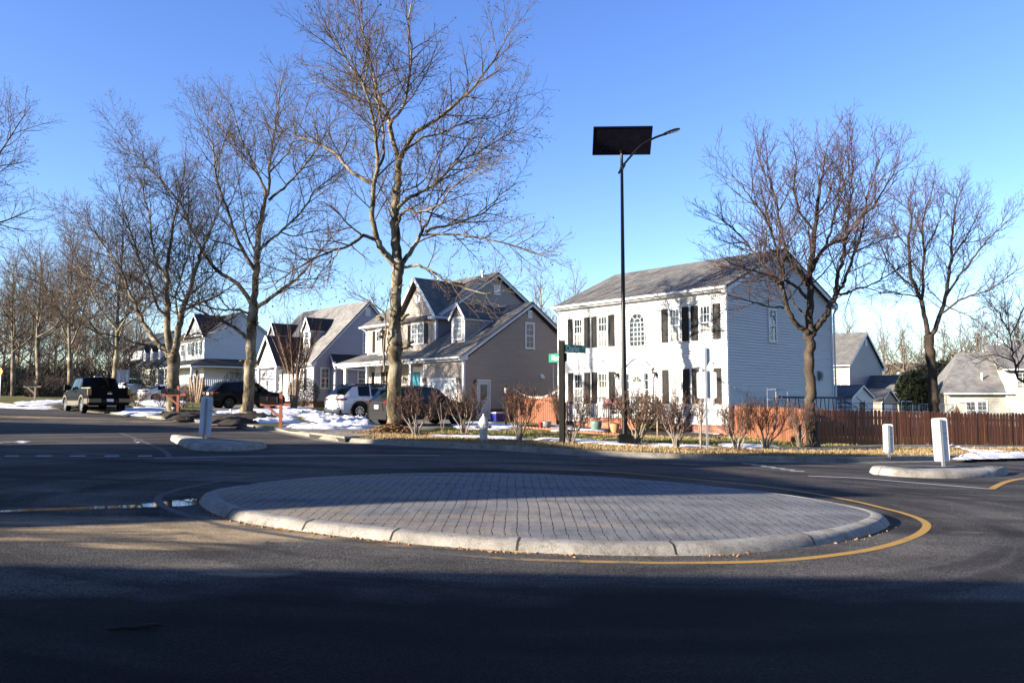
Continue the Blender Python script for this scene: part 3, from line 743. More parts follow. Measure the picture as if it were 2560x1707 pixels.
patch('snow', [(690, 1016), (780, 1020), (800, 1030), (760, 1034), (720, 1026)], SN, .07, seed=5, cover=.8)
patch('snow', [(20, 1006), (110, 1000), (180, 1001), (190, 1006), (110, 1014), (30, 1012)], SN, .08, seed=6, cover=.5, cell=.2, freq=.8)
patch('snow', [(-40, 1012), (60, 1013), (190, 1014), (200, 1020), (120, 1023), (-40, 1018)], SN, .05, base=.02, seed=7, cover=.5, cell=.2, freq=.8)
patch('snow', [(290, 1022), (380, 1018), (440, 1024), (430, 1037), (370, 1040), (290, 1036)], SN, .08, base=.1, seed=8, cover=.8, cell=.16)
patch('snow', [(330, 1003), (430, 999), (480, 1006), (430, 1016), (350, 1014)], SN, .08, seed=9, cover=.7, cell=.18)
patch('snow', [(1100, 1060), (1190, 1054), (1290, 1060), (1330, 1066), (1250, 1078), (1140, 1074)], SN, .06, seed=10, cover=.55, freq=1.4)
patch('snow', [(1330, 1060), (1400, 1062), (1490, 1070), (1540, 1078), (1480, 1084), (1370, 1080)], SN, .05, seed=11, cover=.45, freq=1.4)
patch('snow', [(1040, 1086), (1180, 1088), (1330, 1094), (1330, 1101), (1180, 1096), (1050, 1092)], SN, .05, base=.14, seed=12, cover=.9)
patch('snow', [(1320, 1094), (1480, 1100), (1640, 1108), (1790, 1116), (1780, 1124), (1640, 1119), (1480, 1110), (1320, 1101)], SN, .05, base=.14, seed=13, cover=.95)
patch('snow', [(1790, 1110), (1830, 1108), (1930, 1113), (1960, 1119), (1900, 1125), (1810, 1122)], SN, .06, base=.14, seed=15, cover=.9)
patch('snow', [(2350, 1114), (2400, 1112), (2450, 1124), (2560, 1132), (2640, 1138), (2560, 1144), (2400, 1148), (2350, 1144), (2400, 1132)], SN, .06, base=.12, seed=16, cover=.55, freq=1.4)
patch('snow', [(-120, 1100), (60, 1096), (180, 1100), (120, 1110), (-40, 1116), (-140, 1112)], SN, .012, base=.0, seed=17, cover=.28, freq=2.2, edge=1.2)
patch('snow', [(290, 1100), (350, 1096), (390, 1100), (380, 1108), (320, 1110)], SN, .015, base=.0, seed=18, cover=.45, freq=1.6)
patch('mulch', [(510, 1048), (560, 1042), (617, 1036), (680, 1042), (720, 1050), (660, 1056), (600, 1066), (520, 1056)], M['mulch'], .18, seed=20, cover=1.0, lump=1.1, edge=1.0)
patch('mulch', [(390, 1040), (420, 1032), (480, 1030), (520, 1036), (530, 1048), (460, 1050), (410, 1048)], M['mulch'], .16, seed=21, cover=1.0, lump=1.1, edge=1.0)
patch('mulch', [(130, 1015), (190, 1008), (320, 1010), (330, 1020), (230, 1024), (150, 1020)], M['mulch'], .10, seed=22, cover=1.0, lump=.5, edge=1.0, cell=.2)
patch('mulch', [(1300, 1074), (1400, 1070), (1560, 1080), (1700, 1092), (1830, 1096), (1820, 1090), (1560, 1066), (1340, 1062)], M['mulch'], .05, seed=23, cover=1.0, lump=.5)

# grass blades: straw on the verge, green on the lawn
def blades(name, mat, n, region, hmin, hmax, w, seed):
    rnd = random.Random(seed); mb = MB(); c = 0
    while c < n:
        p = region(rnd)
        if p is None: continue
        x, y, z = p; c += 1
        h = rnd.uniform(hmin, hmax); a = rnd.uniform(0, 6.28); l = rnd.uniform(.0, .9) * h
        dx, dy = math.cos(a) * w, math.sin(a) * w; b = rnd.uniform(0, 6.28)
        mb.add([(x - dx, y - dy, z), (x + dx, y + dy, z), (x + math.cos(b) * l, y + math.sin(b) * l, z + h)], [(0, 1, 2)])
    return tag(mb.build(name, mat, uv=False), kind='stuff')
def kregion(d0, d1, x0, x1):
    ids = [i for i, p in enumerate(KERB) if x0 < p.x < x1]
    def f(rnd):
        i = rnd.choice(ids[:-1]); t = rnd.random(); p = KERB[i].lerp(KERB[i + 1], t); d = rnd.uniform(d0, d1)
        q = p + KN[i] * d
        if hnoise(q.x * .8, q.y * .8, 3) < -.35: return None
        return q.x, q.y, T(q.x, q.y) + .14
    return f
blades('straw_grass', M['straw'], 16000, kregion(.2, 2.55, -6.5, 26), .03, .10, .012, 1)
blades('green_grass', M['green_grass'], 9000, kregion(3.9, 7.5, -5, 14), .03, .08, .012, 2)
blades('green_grass', M['green_grass'], 2500, kregion(.3, 2.55, -6.5, 26), .03, .09, .012, 5)
blades('straw_grass', M['straw'], 6000, kregion(3.9, 9.0, -5, 26), .03, .09, .012, 6)
# ---------------------------------------------------------------- houses
WT = M['white_trim']
def window(par, fr, u0, u1, z0, z1, cols=3, rows=2, low='curtain', up='glass', head=0.0, double=False, trim=None, name='window', cas=.075):
    """double-hung window: casing, sashes, glazing bars; the panes are children"""
    mb = MB(); c = cas; zm = (z0 + z1) / 2
    mb.wbox(fr, u0 - c, u0, z0 - .03, z1 + c, 0, .055); mb.wbox(fr, u1, u1 + c, z0 - .03, z1 + c, 0, .055)
    mb.wbox(fr, u0, u1, z1, z1 + c, 0, .055); mb.wbox(fr, u0 - c - .03, u1 + c + .03, z0 - .07, z0 - .03, 0, .085); mb.wbox(fr, u0, u1, z0 - .03, z0 + .035, 0, .05)
    mb.wbox(fr, u0, u1, zm - .03, zm + .03, 0, .048); mb.wbox(fr, u0, u0 + .03, z0 + .035, z1, 0, .045); mb.wbox(fr, u1 - .03, u1, z0 + .035, z1, 0, .045); mb.wbox(fr, u0 + .03, u1 - .03, z1 - .03, z1, 0, .045)
    if double: mb.wbox(fr, (u0 + u1) / 2 - .05, (u0 + u1) / 2 + .05, z0, z1, 0, .052)
    nc = cols
    for i in range(1, nc):
        x = u0 + (u1 - u0) * i / nc
        mb.wbox(fr, x - .010, x + .010, z0 + .035, zm - .03, .02, .034); mb.wbox(fr, x - .010, x + .010, zm + .03, z1 - .03, .02, .034)
    for a, b in ((z0, zm), (zm, z1)):
        for j in range(1, rows):
            z = a + (b - a) * j / rows; mb.wbox(fr, u0 + .03, u1 - .03, z - .010, z + .010, .02, .033)
    if head:
        mb.wbox(fr, u0 - c, u1 + c, z1 + c, z1 + c + head, 0, .04); mb.wbox(fr, u0 - c - .05, u1 + c + .05, z1 + c + head, z1 + c + head + .05, 0, .09)
    w = mb.build(name, trim or WT, par)
    for a, b, mt in ((z0, zm, low), (zm, z1, up)):
        mb = MB(); mb.wbox(fr, u0 + .005, u1 - .005, a, b, .004, .02); mb.build('pane', M[mt], w)
    return w
def shutter(par, fr, u0, u1, z0, z1, mat='shutter'):
    mb = MB(); e = .05
    mb.wbox(fr, u0, u1, z0, z1, .012, .028)
    mb.wbox(fr, u0, u0 + e, z0, z1, .028, .045); mb.wbox(fr, u1 - e, u1, z0, z1, .028, .045)
    for z in (z0, (z0 + z1) / 2 - .04, z1 - .08): mb.wbox(fr, u0 + e, u1 - e, z, z + .08, .028, .045)
    for a, b in ((z0 + .12, (z0 + z1) / 2 - .08), ((z0 + z1) / 2 + .08, z1 - .12)): mb.wbox(fr, u0 + e + .035, u1 - e - .035, a, b, .028, .038)
    return mb.build('shutter', M[mat], par)
def lantern(par, fr, u, z):
    mb = MB(); mb.wbox(fr, u - .05, u + .05, z - .1, z + .1, 0, .03)
    p = lambda d, zz: Vector(fr(u, zz, d))
    mb.tube([p(.03, z + .05), p(.1, z + .16), p(.17, z + .13)], [.012] * 3, 6); mb.lathe([(.0, .16), (.03, .12), (.085, .06), (.075, .05)], p(.17, z - .02), 8); mb.lathe([(.045, -.16), (.05, -.14)], p(.17, z), 8)
    for k in range(6):
        a = k * math.pi / 3; c = p(.17, z); mb.cyl(c + Vector((.045 * math.cos(a), .045 * math.sin(a), -.15)), c + Vector((.072 * math.cos(a), .072 * math.sin(a), .04)), .006, .006, 4)
    l = mb.build('porch_lantern', M['brass'], par)
    mb = MB(); mb.lathe([(.036, -.14), (.062, .035)], p(.17, z), 8); mb.build('lantern_glass', M['lantern_glass'], l)
def gable_vent(par, fr, u0, u1, z0, z1, mat=None):
    mb = MB(); mb.wbox(fr, u0, u1, z0, z0 + .05, 0, .05); mb.wbox(fr, u0, u1, z1 - .05, z1, 0, .05); mb.wbox(fr, u0, u0 + .05, z0 + .05, z1 - .05, 0, .05); mb.wbox(fr, u1 - .05, u1, z0 + .05, z1 - .05, 0, .05)
    z = z0 + .06
    while z < z1 - .08: mb.wbox(fr, u0 + .05, u1 - .05, z, z + .035, .005, .035); z += .06
    mb.wbox(fr, u0 + .05, u1 - .05, z0 + .05, z1 - .05, 0, .012)
    mb.build('gable_vent', mat or WT, par)
def gable_roof(mb, x0, x1, ye, ze, yr, zr, yb, zb, th=.14):
    mb.slab((x0, ye, ze), (x1, ye, ze), (x1, yr, zr), (x0, yr, zr), th)
    mb.slab((x0, yr, zr), (x1, yr, zr), (x1, yb, zb), (x0, yb, zb), th)
def gutter(par, x0, x1, y, z, name='gutter'):
    mb = MB()
    prof = [(0, -.02), (-.03, -.10), (-.11, -.11), (-.13, -.05), (-.13, 0), (-.115, 0), (-.115, -.05), (-.1, -.09), (-.03, -.085), (-.015, -.02)]
    mb.prism([(x0, y + a, z + b) for a, b in prof], (x1 - x0, 0, 0)); return mb.build(name, WT, par)
def downspout(par, pts):
    mb = MB()
    for a, b in zip(pts, pts[1:]): mb.beam(a, b, .075, .06, up=(0, 1, .01))
    mb.build('downspout', WT, par)

# ======== 1. the white house on the corner
P0 = at(1822, 1086, 32.7)
wh = thing('white_house', 'white two-storey colonial house with black shutters and a grey roof on the corner', 'house', P0, HOUSE_ROT)
L_, Dp, Hh, PK = 9.83, 9.33, 6.1, 8.30
F = Frame('f', 0.0); Rt = Frame('r', 0.0)
YR = Dp / 2
mb = MB(); mb.box(-L_ + .01, -.01, .02, Dp - .02, -.5, .40); mb.build('foundation', M['brick'], wh)
mb = MB(); mb.box(-L_ - .03, .03, -.03, .015, .385, .41); mb.siding(F, [(.40, -L_, 0), (Hh, -L_, 0)], .41, Hh)
mb.siding(Rt, [(.40, 0, Dp), (Hh, 0, Dp), (PK - .05, YR - .02, YR + .02)], .41, PK - .06)
mb.box(-L_ + .02, -.02, .03, Dp - .03, .39, Hh - .02); mb.prism([(-.02, .03, Hh - .02), (-.02, Dp - .03, Hh - .02), (-.02, YR, PK - .12)], (-L_ + .04, 0, 0)); mb.build('wall', M['white_siding'], wh)
for q in ((-L_ - .03, -L_ + .09, -.03, 0, .40, Hh - .1), (-.09, .03, -.03, 0, .40, Hh - .1), (.0, .032, .001, .10, .40, Hh - .02), (.0, .03, Dp - .10, Dp + .03, .40, Hh - .02)):
    mb = MB(); mb.box(*q); mb.build('corner_trim', WT, wh)
mb = MB(); sl = (PK + .12 - 6.22) / (YR + .32)
gable_roof(mb, -L_ - .28, .22, -.32, 6.22, YR, PK + .14, Dp + .32, 6.22, .12); rf = mb.build('roof', M['shingle'], wh)
mb = MB(); mb.cyl((-1.2, YR - .3, PK - .05), (-1.2, YR - .3, PK + .35), .06, .06, 8); mb.cyl((-1.2, YR - .3, PK + .3), (-1.2, YR - .3, PK + .42), .11, .11, 8); mb.build('vent_pipe', M['galv'], rf)
mb = MB()
for y0, z0_, y1, z1_ in ((-.32, 6.10, YR, PK + .02), (YR, PK + .02, Dp + .32, 6.10)): mb.beam((.205, y0, z0_ - .06), (.205, y1, z1_ - .06), .03, .2)
mb.build('rake_trim', WT, wh)
mb = MB(); mb.box(-L_ - .2, .15, -.3, -.02, 6.02, 6.05); mb.box(-L_ - .2, .2, -.30, -.275, 6.02, 6.19); mb.box(-.02, .2, -.3, .08, 5.95, 6.08); mb.build('soffit', WT, wh)
mb = MB(); mb.box(.0, .2, Dp - .05, Dp + .3, 5.98, 6.1); mb.build('soffit', WT, wh)
gutter(wh, -L_ - .3, .22, -.315, 6.2)
mb = MB(); mb.wbox(F, -L_ + .1, -.1, 5.90, 6.02, 0, .03); x = -L_ + .14
while x < -.14: mb.wbox(F, x, x + .05, 5.81, 5.90, .0, .045); x += .105
mb.build('dentil_band', WT, wh)
downspout(wh, [(-L_ - .2, -.36, 6.08), (-L_ - .1, -.06, 5.75), (-L_ - .1, -.06, .3)])
downspout(wh, [(.15, -.36, 6.06), (.10, -.05, 5.85)]); downspout(wh, [(.12, Dp + .36, 6.06), (.09, Dp + .07, 5.7), (.09, Dp + .07, .3)])
for a, b in ((-8.85, -8.22), (-7.22, -6.60), (-2.93, -2.36), (-1.33, -.74)):
    for z0_, z1_ in ((1.30, 2.76), (4.02, 5.52)):
        lowm = 'curtain' if not (z0_ < 2 and a < -8) else 'blind'
        window(wh, F, a + .04, b - .04, z0_, z1_ - .04, 3, 2, lowm, 'curtain' if (z0_ < 2 and a > -3) else 'glass', head=.20)
for a, b in ((-9.27, -8.92), (-8.13, -7.78), (-7.65, -7.30), (-6.52, -6.17), (-3.37, -3.02), (-2.25, -1.90), (-1.77, -1.41), (-.65, -.29)):
    shutter(wh, F, a, b, 1.27, 2.79); shutter(wh, F, a, b, 4.01, 5.54)
# arched window over the door
mb = MB(); cx, r, zs = -4.765, .42, 5.03
def arch(mb, cx, zs, r0, r1, d0, d1, n=20):
    for i in range(n):
        a, b = math.pi * i / n, math.pi * (i + 1) / n
        q = [(cx + rr * math.cos(t), zs + rr * math.sin(t)) for rr, t in ((r0, a), (r1, a), (r1, b), (r0, b))]
        mb.hexa([F(x, z, d0) for x, z in q] + [F(x, z, d1) for x, z in q])
arch(mb, cx, zs, r, r + .05, 0, .06); mb.wbox(F, cx - r - .05, cx - r, 3.95, zs, 0, .06); mb.wbox(F, cx + r, cx + r + .05, 3.95, zs, 0, .06); mb.wbox(F, cx - r - .08, cx + r + .08, 3.91, 3.95, 0, .09)
arch(mb, cx, 4.98, r + .07, r + .10, .0, .05); arch(mb, cx, 4.98, r + .10, r + .19, 0, .035); arch(mb, cx, 4.98, r + .19, r + .23, 0, .055)
for s in (-1, 1): mb.wbox(F, cx + s * (r + .15) - .12, cx + s * (r + .15) + .12, 4.88, 4.98, 0, .05)
mb.wbox(F, cx - .04, cx + .04, 5.58, 5.75, 0, .07)
for i in range(1, 4): x = cx - r + 2 * r * i / 4; mb.wbox(F, x - .011, x + .011, 3.95, zs, .02, .035)
for z in (4.17, 4.385, 4.60, 4.815, 5.03): mb.wbox(F, cx - r, cx + r, z - .011, z + .011, .02, .036)
arch(mb, cx, zs, .19, .212, .02, .035, 12)
for t in (45, 90, 135):
    c_, s_ = math.cos(R(t)), math.sin(R(t)); mb.beam(F(cx + .2 * c_, zs + .2 * s_, .027), F(cx + r * c_, zs + r * s_, .027), .016, .022)
aw = mb.build('arched_window', WT, wh)
mb = MB(); pts = [(cx - r, 3.95), (cx + r, 3.95)] + [(cx + r * math.cos(math.pi * i / 20), zs + r * math.sin(math.pi * i / 20)) for i in range(21)]
mb.prism([F(x, z, .004) for x, z in pts], (0, -.016, 0)); mb.build('pane', M['glass'], aw)
# front door, side lights and pediment
mb = MB(); d0, d1 = -5.19, -4.45
mb.wbox(F, -5.50, -5.40, .62, 2.72, 0, .07); mb.wbox(F, -4.14, -4.04, .62, 2.72, 0, .07); mb.wbox(F, -5.26, d0, .62, 2.65, 0, .07); mb.wbox(F, d1, -4.36, .62, 2.65, 0, .07)
mb.wbox(F, -5.6, -3.92, 2.65, 2.82, 0, .1); mb.wbox(F, -5.62, -3.9, 2.82, 2.87, 0, .16)
for s in (-5.66, -4.02): mb.wbox(F, s, s + .14, .45, 2.65, 0, .09)
prevp = None
for i in range(17):
    t = i / 16; x = -5.68 + 1.84 * t; z = 2.87 + .52 * math.sin(math.pi * t) ** 1.25
    if prevp: mb.beam(F(prevp[0], prevp[1], .08), F(x, z, .08), .16, .05, (0, 0, 1)); mb.hexa([F(prevp[0], 2.86, .01), F(x, 2.86, .01), F(x, 2.86, .05), F(prevp[0], 2.86, .05), F(prevp[0], prevp[1], .01), F(x, z, .01), F(x, z, .05), F(prevp[0], prevp[1], .05)])
    prevp = (x, z)
for s in (-5.33, -4.25):
    for z in (1.08, 1.5, 1.92, 2.34): mb.wbox(F, s - .075, s + .075, z - .012, z + .012, .02, .04)
    mb.wbox(F, s - .075, s + .075, .62, 1.0, 0, .035)
mb.build('door_surround', WT, wh)
for s in (-5.33, -4.25):
    mb = MB(); mb.wbox(F, s - .07, s + .07, 1.0, 2.62, .004, .02); mb.build('side_light', M['glass'], wh)
mb = MB(); mb.wbox(F, d0, d1, .62, 2.65, .01, .025); mb.wbox(F, d0 + .06, d0 + .34, .75, 1.35, .025, .032); mb.wbox(F, d1 - .34, d1 - .06, .75, 1.35, .025, .032); mb.wbox(F, d0 + .06, d0 + .34, 1.45, 2.15, .025, .032); mb.wbox(F, d1 - .34, d1 - .06, 1.45, 2.15, .025, .032)
dr = mb.build('front_door', M['white_door'], wh)
mb = MB(); cx2 = (d0 + d1) / 2
pts = [(cx2 + .25 * math.cos(math.pi * i / 12), 2.28 + .25 * math.sin(math.pi * i / 12)) for i in range(13)]
mb.prism([F(x, z, .026) for x, z in pts], (0, -.012, 0)); fl = mb.build('fan_light', M['glass'], dr)
mb = MB()
for t in (45, 90, 135): mb.beam(F(cx2, 2.28, .044), F(cx2 + .25 * math.cos(R(t)), 2.28 + .25 * math.sin(R(t)), .044), .014, .012)
mb.build('fan_bar', M['white_door'], dr); mb = MB(); mb.wbox(F, d1 - .1, d1 - .06, 1.45, 1.75, .026, .06); mb.build('handle', M['brass'], dr)
lantern(wh, F, -6.0, 2.62); lantern(wh, F, -3.72, 2.60)
# stoop with railings and steps
mb = MB(); mb.box(-6.9, -3.7, -1.35, 0, -.4, .60); mb.box(-6.15, -4.9, -1.65, -1.35, -.4, .42); mb.box(-6.15, -4.9, -1.95, -1.65, -.4, .24); st = mb.build('front_stoop', M['brick_step'], wh)
def railing(par, pts, h=.95, sp=.11, r=.010):
    mb = MB()
    for a, b in zip(pts, pts[1:]):
        a = Vector(a); b = Vector(b); up = Vector((0, 0, h)); lo = Vector((0, 0, .1)); n = max(1, int((b - a).length / sp))
        mb.cyl(a + up, b + up, .018, .018, 6); mb.cyl(a + lo, b + lo, .012, .012, 6)
        for i in range(n + 1):
            p = a.lerp(b, i / n); mb.cyl(p + (lo if 0 < i < n else Vector()), p + up, r if 0 < i < n else .018, None, 5)
    mb.build('railing', M['black_metal'], par)
railing(st, [(-6.85, -.05, .6), (-6.85, -1.3, .6), (-6.15, -1.3, .6), (-6.15, -1.95, .2)]); railing(st, [(-3.75, -.05, .6), (-3.75, -1.3, .6), (-4.9, -1.3, .6), (-4.9, -1.95, .2)])
# gable side
window(wh, Rt, 3.36, 3.93, 4.08, 5.50, 2, 2, 'glass', 'glass')
mb = MB(); mb.wbox(Rt, 7.75, 8.05, 2.38, 2.84, 0, .12); mb.wbox(Rt, 7.8, 8.0, 2.5, 2.75, .12, .18); mb.build('utility_box', M['grey_pot'], wh)

# ======== 2. the beige-grey house with garage
P1 = G(1158, 1050, .15)
gh = thing('beige_house', 'beige and grey sided two-storey house with a garage wing and dormer', 'house', P1, HOUSE_ROT)
BS = M['beige_siding']; F0 = Frame('f', 0.0); F1 = Frame('f', 1.6); R0 = Frame('r', 0.0); RM = Frame('r', -4.6)
GS = .64
mb = MB(); mb.box(-3.58, -.01, .02, 9.6, -.6, .30); mb.box(-.03, -.005, .02, 9.6, .3, .57); mb.box(-12.2, -4.0, 1.62, 10.7, -.6, .55); mb.build('foundation', M['brick_dark'], gh)
mb = MB(); zE = 3.12
mb.siding(F0, [(.1, -3.6, 0), (3.3, -3.6, 0)], .12, 3.24)
gy = lambda z: (z - 3.12) / GS
mb.siding(R0, [(.57, 0, 9.62), (3.12, 0, 9.62), (6.2, 4.79, 4.83)], .58, 6.18)
mb.box(-3.55, -.02, .03, 9.58, .2, 3.1); mb.prism([(-.02, .05, 3.1), (-.02, 9.55, 3.1), (-.02, 4.8, 6.1)], (-4.0, 0, 0))
# main block, front wall and right gable wall
mb.siding(F1, [(.55, -12.2, -4.6), (5.85, -12.2, -4.6)], .56, 5.84)
mb.siding(RM, [(.55, 1.6, 10.8), (5.75, 1.6, 10.8), (8.72, 6.18, 6.22)], .56, 8.70)
mb.box(-12.18, -4.63, 1.63, 10.77, .5, 5.7); mb.prism([(-4.63, 1.65, 5.7), (-4.63, 10.75, 5.7), (-4.63, 6.2, 8.6)], (-7.5, 0, 0))
# cross gable
CG = Frame('f', 1.57); cgx = -6.48
mb.siding(CG, [(3.9, -8.36, -4.6), (5.95, -8.36, -4.6), (8.05, cgx - .02, cgx + .02)], 3.92, 8.03)
mb.prism([(-8.34, 1.6, 5.6), (-4.62, 1.6, 5.6), (cgx, 1.6, 7.95)], (0, 4, 0)); mb.build('wall', BS, gh)
for q in [(fr, u, u + .11, .5 if fr is not CG else 3.95, 3.2 if fr is F0 else 5.8, .0, .03) for fr, u in ((F0, -3.62), (F0, -.09), (F1, -12.22), (F1, -8.45), (CG, -8.38), (CG, -4.70))] + [(R0, -.02, .10, .2, 3.1, 0, .031), (RM, 1.56, 1.68, 3.2, 5.75, 0, .031), (R0, 6.58, 6.64, .4, 3.1, 0, .02)]:
    mb = MB(); mb.wbox(*q); mb.build('corner_trim', WT, gh)
SH = M['shingle']
mb = MB()
gable_roof(mb, -4.58, .24, -.34, 3.36, 4.80, 6.62, 9.94, 3.36, .12)
mb.slab((-12.5, 1.22, 5.86), (-4.36, 1.22, 5.86), (-4.36, 6.2, 9.02), (-12.5, 6.2, 9.02), .12); mb.slab((-12.5, 6.2, 9.02), (-4.36, 6.2, 9.02), (-4.36, 11.2, 5.86), (-12.5, 11.2, 5.86), .12)
mb.slab((-12.9, -.28, 3.40), (-4.35, -.28, 3.40), (-4.35, 1.62, 4.02), (-12.9, 1.62, 4.02), .10)
mb.build('roof', SH, gh)
M['shingle_navy'] = SH
mb = MB(); zc = 8.42; e = 5.98; h = (zc - e) / 2.12
for s in (-1, 1):
    a = (cgx + s * 2.15, 1.24, e); b = (cgx, 1.24, zc); c = (cgx, 5.4, zc); d = (cgx + s * 2.15, 1.55, e)
    if s > 0: mb.slab(a, (a[0], 1.7, e), c, b, .11)
    else: mb.slab(b, c, (a[0], 1.7, e), a, .11)
mb.build('cross_gable_roof', SH, gh)
mb = MB()
for s in (-1, 1):
    mb.beam((cgx + s * 2.13, 1.225, e - .07), (cgx, 1.225, zc - .07), .03, .2); mb.hexa([(cgx + s * 2.15, 1.28, e - .14), (cgx, 1.28, zc - .14), (cgx, 1.58, zc - .14), (cgx + s * 2.15, 1.58, e - .14), (cgx + s * 2.15, 1.28, e - .125), (cgx, 1.28, zc - .125), (cgx, 1.58, zc - .125), (cgx + s * 2.15, 1.58, e - .125)])
    x0, x1 = sorted((cgx + s * 2.17, cgx + s * 1.55)); mb.box(x0, x1, 1.2, 1.56, e - .22, e - .05)
mb.box(-4.55, -4.28, 1.2, 3.2, e - .2, e - .05)
for y0, z0_, y1, z1_ in ((1.22, 5.72, 6.2, 8.88), (6.2, 8.88, 11.2, 5.72)): mb.beam((-4.375, y0, z0_), (-4.375, y1, z1_), .03, .2)
for y0, z0_, y1, z1_ in ((-.34, 3.22, 4.8, 6.48), (4.8, 6.48, 9.94, 3.22)): mb.beam((.225, y0, z0_), (.225, y1, z1_), .03, .22)
mb.prism([(.0, -.34, 3.14), (.0, .1, 3.14), (.0, .1, 3.5), (.0, -.34, 3.22)], (.235, 0, 0))
mb.box(-3.7, .2, -.33, .0, 3.12, 3.15); mb.box(-12.5, -8.4, 1.22, 1.6, 5.68, 5.71); mb.box(-12.85, -4.0, -.25, 1.6, 3.25, 3.28); mb.box(-12.85, -4.0, -.26, -.12, 3.1, 3.30)
mb.prism([(-4.37, -.3, 3.18), (-4.37, 1.6, 3.95), (-4.37, 1.6, 3.3)], (.03, 0, 0)); mb.build('roof_trim', WT, gh)
gutter(gh, -3.9, .24, -.335, 3.32); gutter(gh, -12.95, -4.4, -.275, 3.36); gutter(gh, -12.55, -8.7, 1.225, 5.82)
downspout(gh, [(.16, -.38, 3.22), (.06, -.05, 3.02), (.06, -.05, .2)]); downspout(gh, [(-12.85, -.32, 3.26), (-12.3, -.05, 3.0), (-12.3, -.05, .2)])
downspout(gh, [(-12.4, 1.18, 5.75), (-12.25, 1.52, 5.5), (-12.25, 1.52, 4.1)]); downspout(gh, [(.12, 9.9, 3.2), (.1, 9.5, 2.9), (.1, 9.5, .3)])
mb = MB(); x = -3.55
while x < -.1: mb.wbox(F0, x, x + .05, 3.0, 3.08, 0, .03); x += .1
mb.build('dentil_band', WT, gh)
for x in (-12.05, -9.45, -4.72):
    mb = MB(); mb.box(x - .07, x + .07, -.15, -.01, .3, 3.1); mb.box(x - .1, x + .1, -.18, .02, 2.98, 3.1); mb.box(x - .1, x + .1, -.18, .02, .3, .45); mb.build('porch_post', WT, gh)
mb = MB(); mb.box(-12.3, -3.7, -.25, 1.6, -.5, .32); mb.build('porch_floor', M['concrete'], gh)
# snow lying on the porch roof
mb = MB(); mb.slab((-10.1, 1.05, 3.87), (-8.5, 1.05, 3.87), (-8.7, 1.5, 4.02), (-10.0, 1.5, 4.02), .03); mb.build('roof_snow', M['snow'], gh)
# garage door
mb = MB(); mb.wbox(F0, -3.12, -2.84, .05, 2.24, 0, .05); mb.wbox(F0, -.72, -.52, .05, 2.24, 0, .05); mb.wbox(F0, -3.12, -.52, 2.07, 2.24, 0, .055); mb.build('garage_frame', WT, gh)
mb = MB(); mb.wbox(F0, -2.84, -.72, .05, 2.07, .002, .012)
for j in range(4):
    for i in range(4): mb.wbox(F0, -2.80 + i * .52, -2.36 + i * .52, .12 + j * .49, .49 + j * .49, .012, .022)
mb.build('garage_door', M['white_door'], gh)
lantern(gh, F0, -3.4, 2.15); lantern(gh, F0, -.33, 2.12); lantern(gh, R0, .74, 1.98); lantern(gh, F1, -7.75, 2.3)
# windows of the front
window(gh, CG, -7.06, -5.84, 4.42, 5.62, 4, 2, 'blind', 'blind', head=.28, double=True); shutter(gh, CG, -7.50, -7.16, 4.38, 5.62); shutter(gh, CG, -5.74, -5.40, 4.38, 5.62)
window(gh, F1, -11.12, -10.52, 4.15, 5.48, 2, 2, 'curtain', 'glass', head=.2); shutter(gh, F1, -11.58, -11.24, 4.1, 5.5); shutter(gh, F1, -10.4, -10.06, 4.1, 5.5)
window(gh, F1, -11.15, -10.6, 1.3, 2.8, 2, 2, 'glass', 'curtain', head=.3); shutter(gh, F1, -11.6, -11.27, 1.25, 2.85); shutter(gh, F1, -10.46, -10.1, 1.25, 2.85); window(gh, F1, -9.6, -9.05, 1.3, 2.8, 2, 2, 'glass', 'glass', head=.3); shutter(gh, F1, -9.95, -9.68, 1.25, 2.85)
# front door in teal
mb = MB(); mb.wbox(F1, -7.4, -7.02, .33, 3.05, 0, .06); mb.wbox(F1, -6.12, -5.75, .33, 3.05, 0, .06); mb.wbox(F1, -7.02, -6.12, 2.74, 3.05, 0, .06); mb.build('door_surround', WT, gh)
mb = MB(); mb.wbox(F1, -7.02, -6.12, .33, 2.74, .01, .03); mb.wbox(F1, -6.9, -6.62, 1.5, 2.55, .03, .04); mb.wbox(F1, -6.52, -6.24, 1.5, 2.55, .03, .04); dr = mb.build('front_door', M['teal_door'], gh)
mb = MB(); mb.wbox(F1, -6.22, -6.18, 1.3, 1.5, .03, .07); mb.build('handle', M['brass'], dr)
# round vent in the cross gable
mb = MB(); c = Vector(CG(cgx, 7.15, .02)); mb.disc(c, (0, 1, 0), .30, 24, .05); rv = mb.build('round_vent', WT, gh)
mb = MB()
for k in range(-4, 5): w = math.sqrt(max(0, .23 ** 2 - (k * .05) ** 2)); mb.wbox(CG, cgx - w, cgx + w, 7.15 + k * .05 - .016, 7.15 + k * .05 + .016, .04, .06)
mb.build('louvre', M['white_door'], rv)
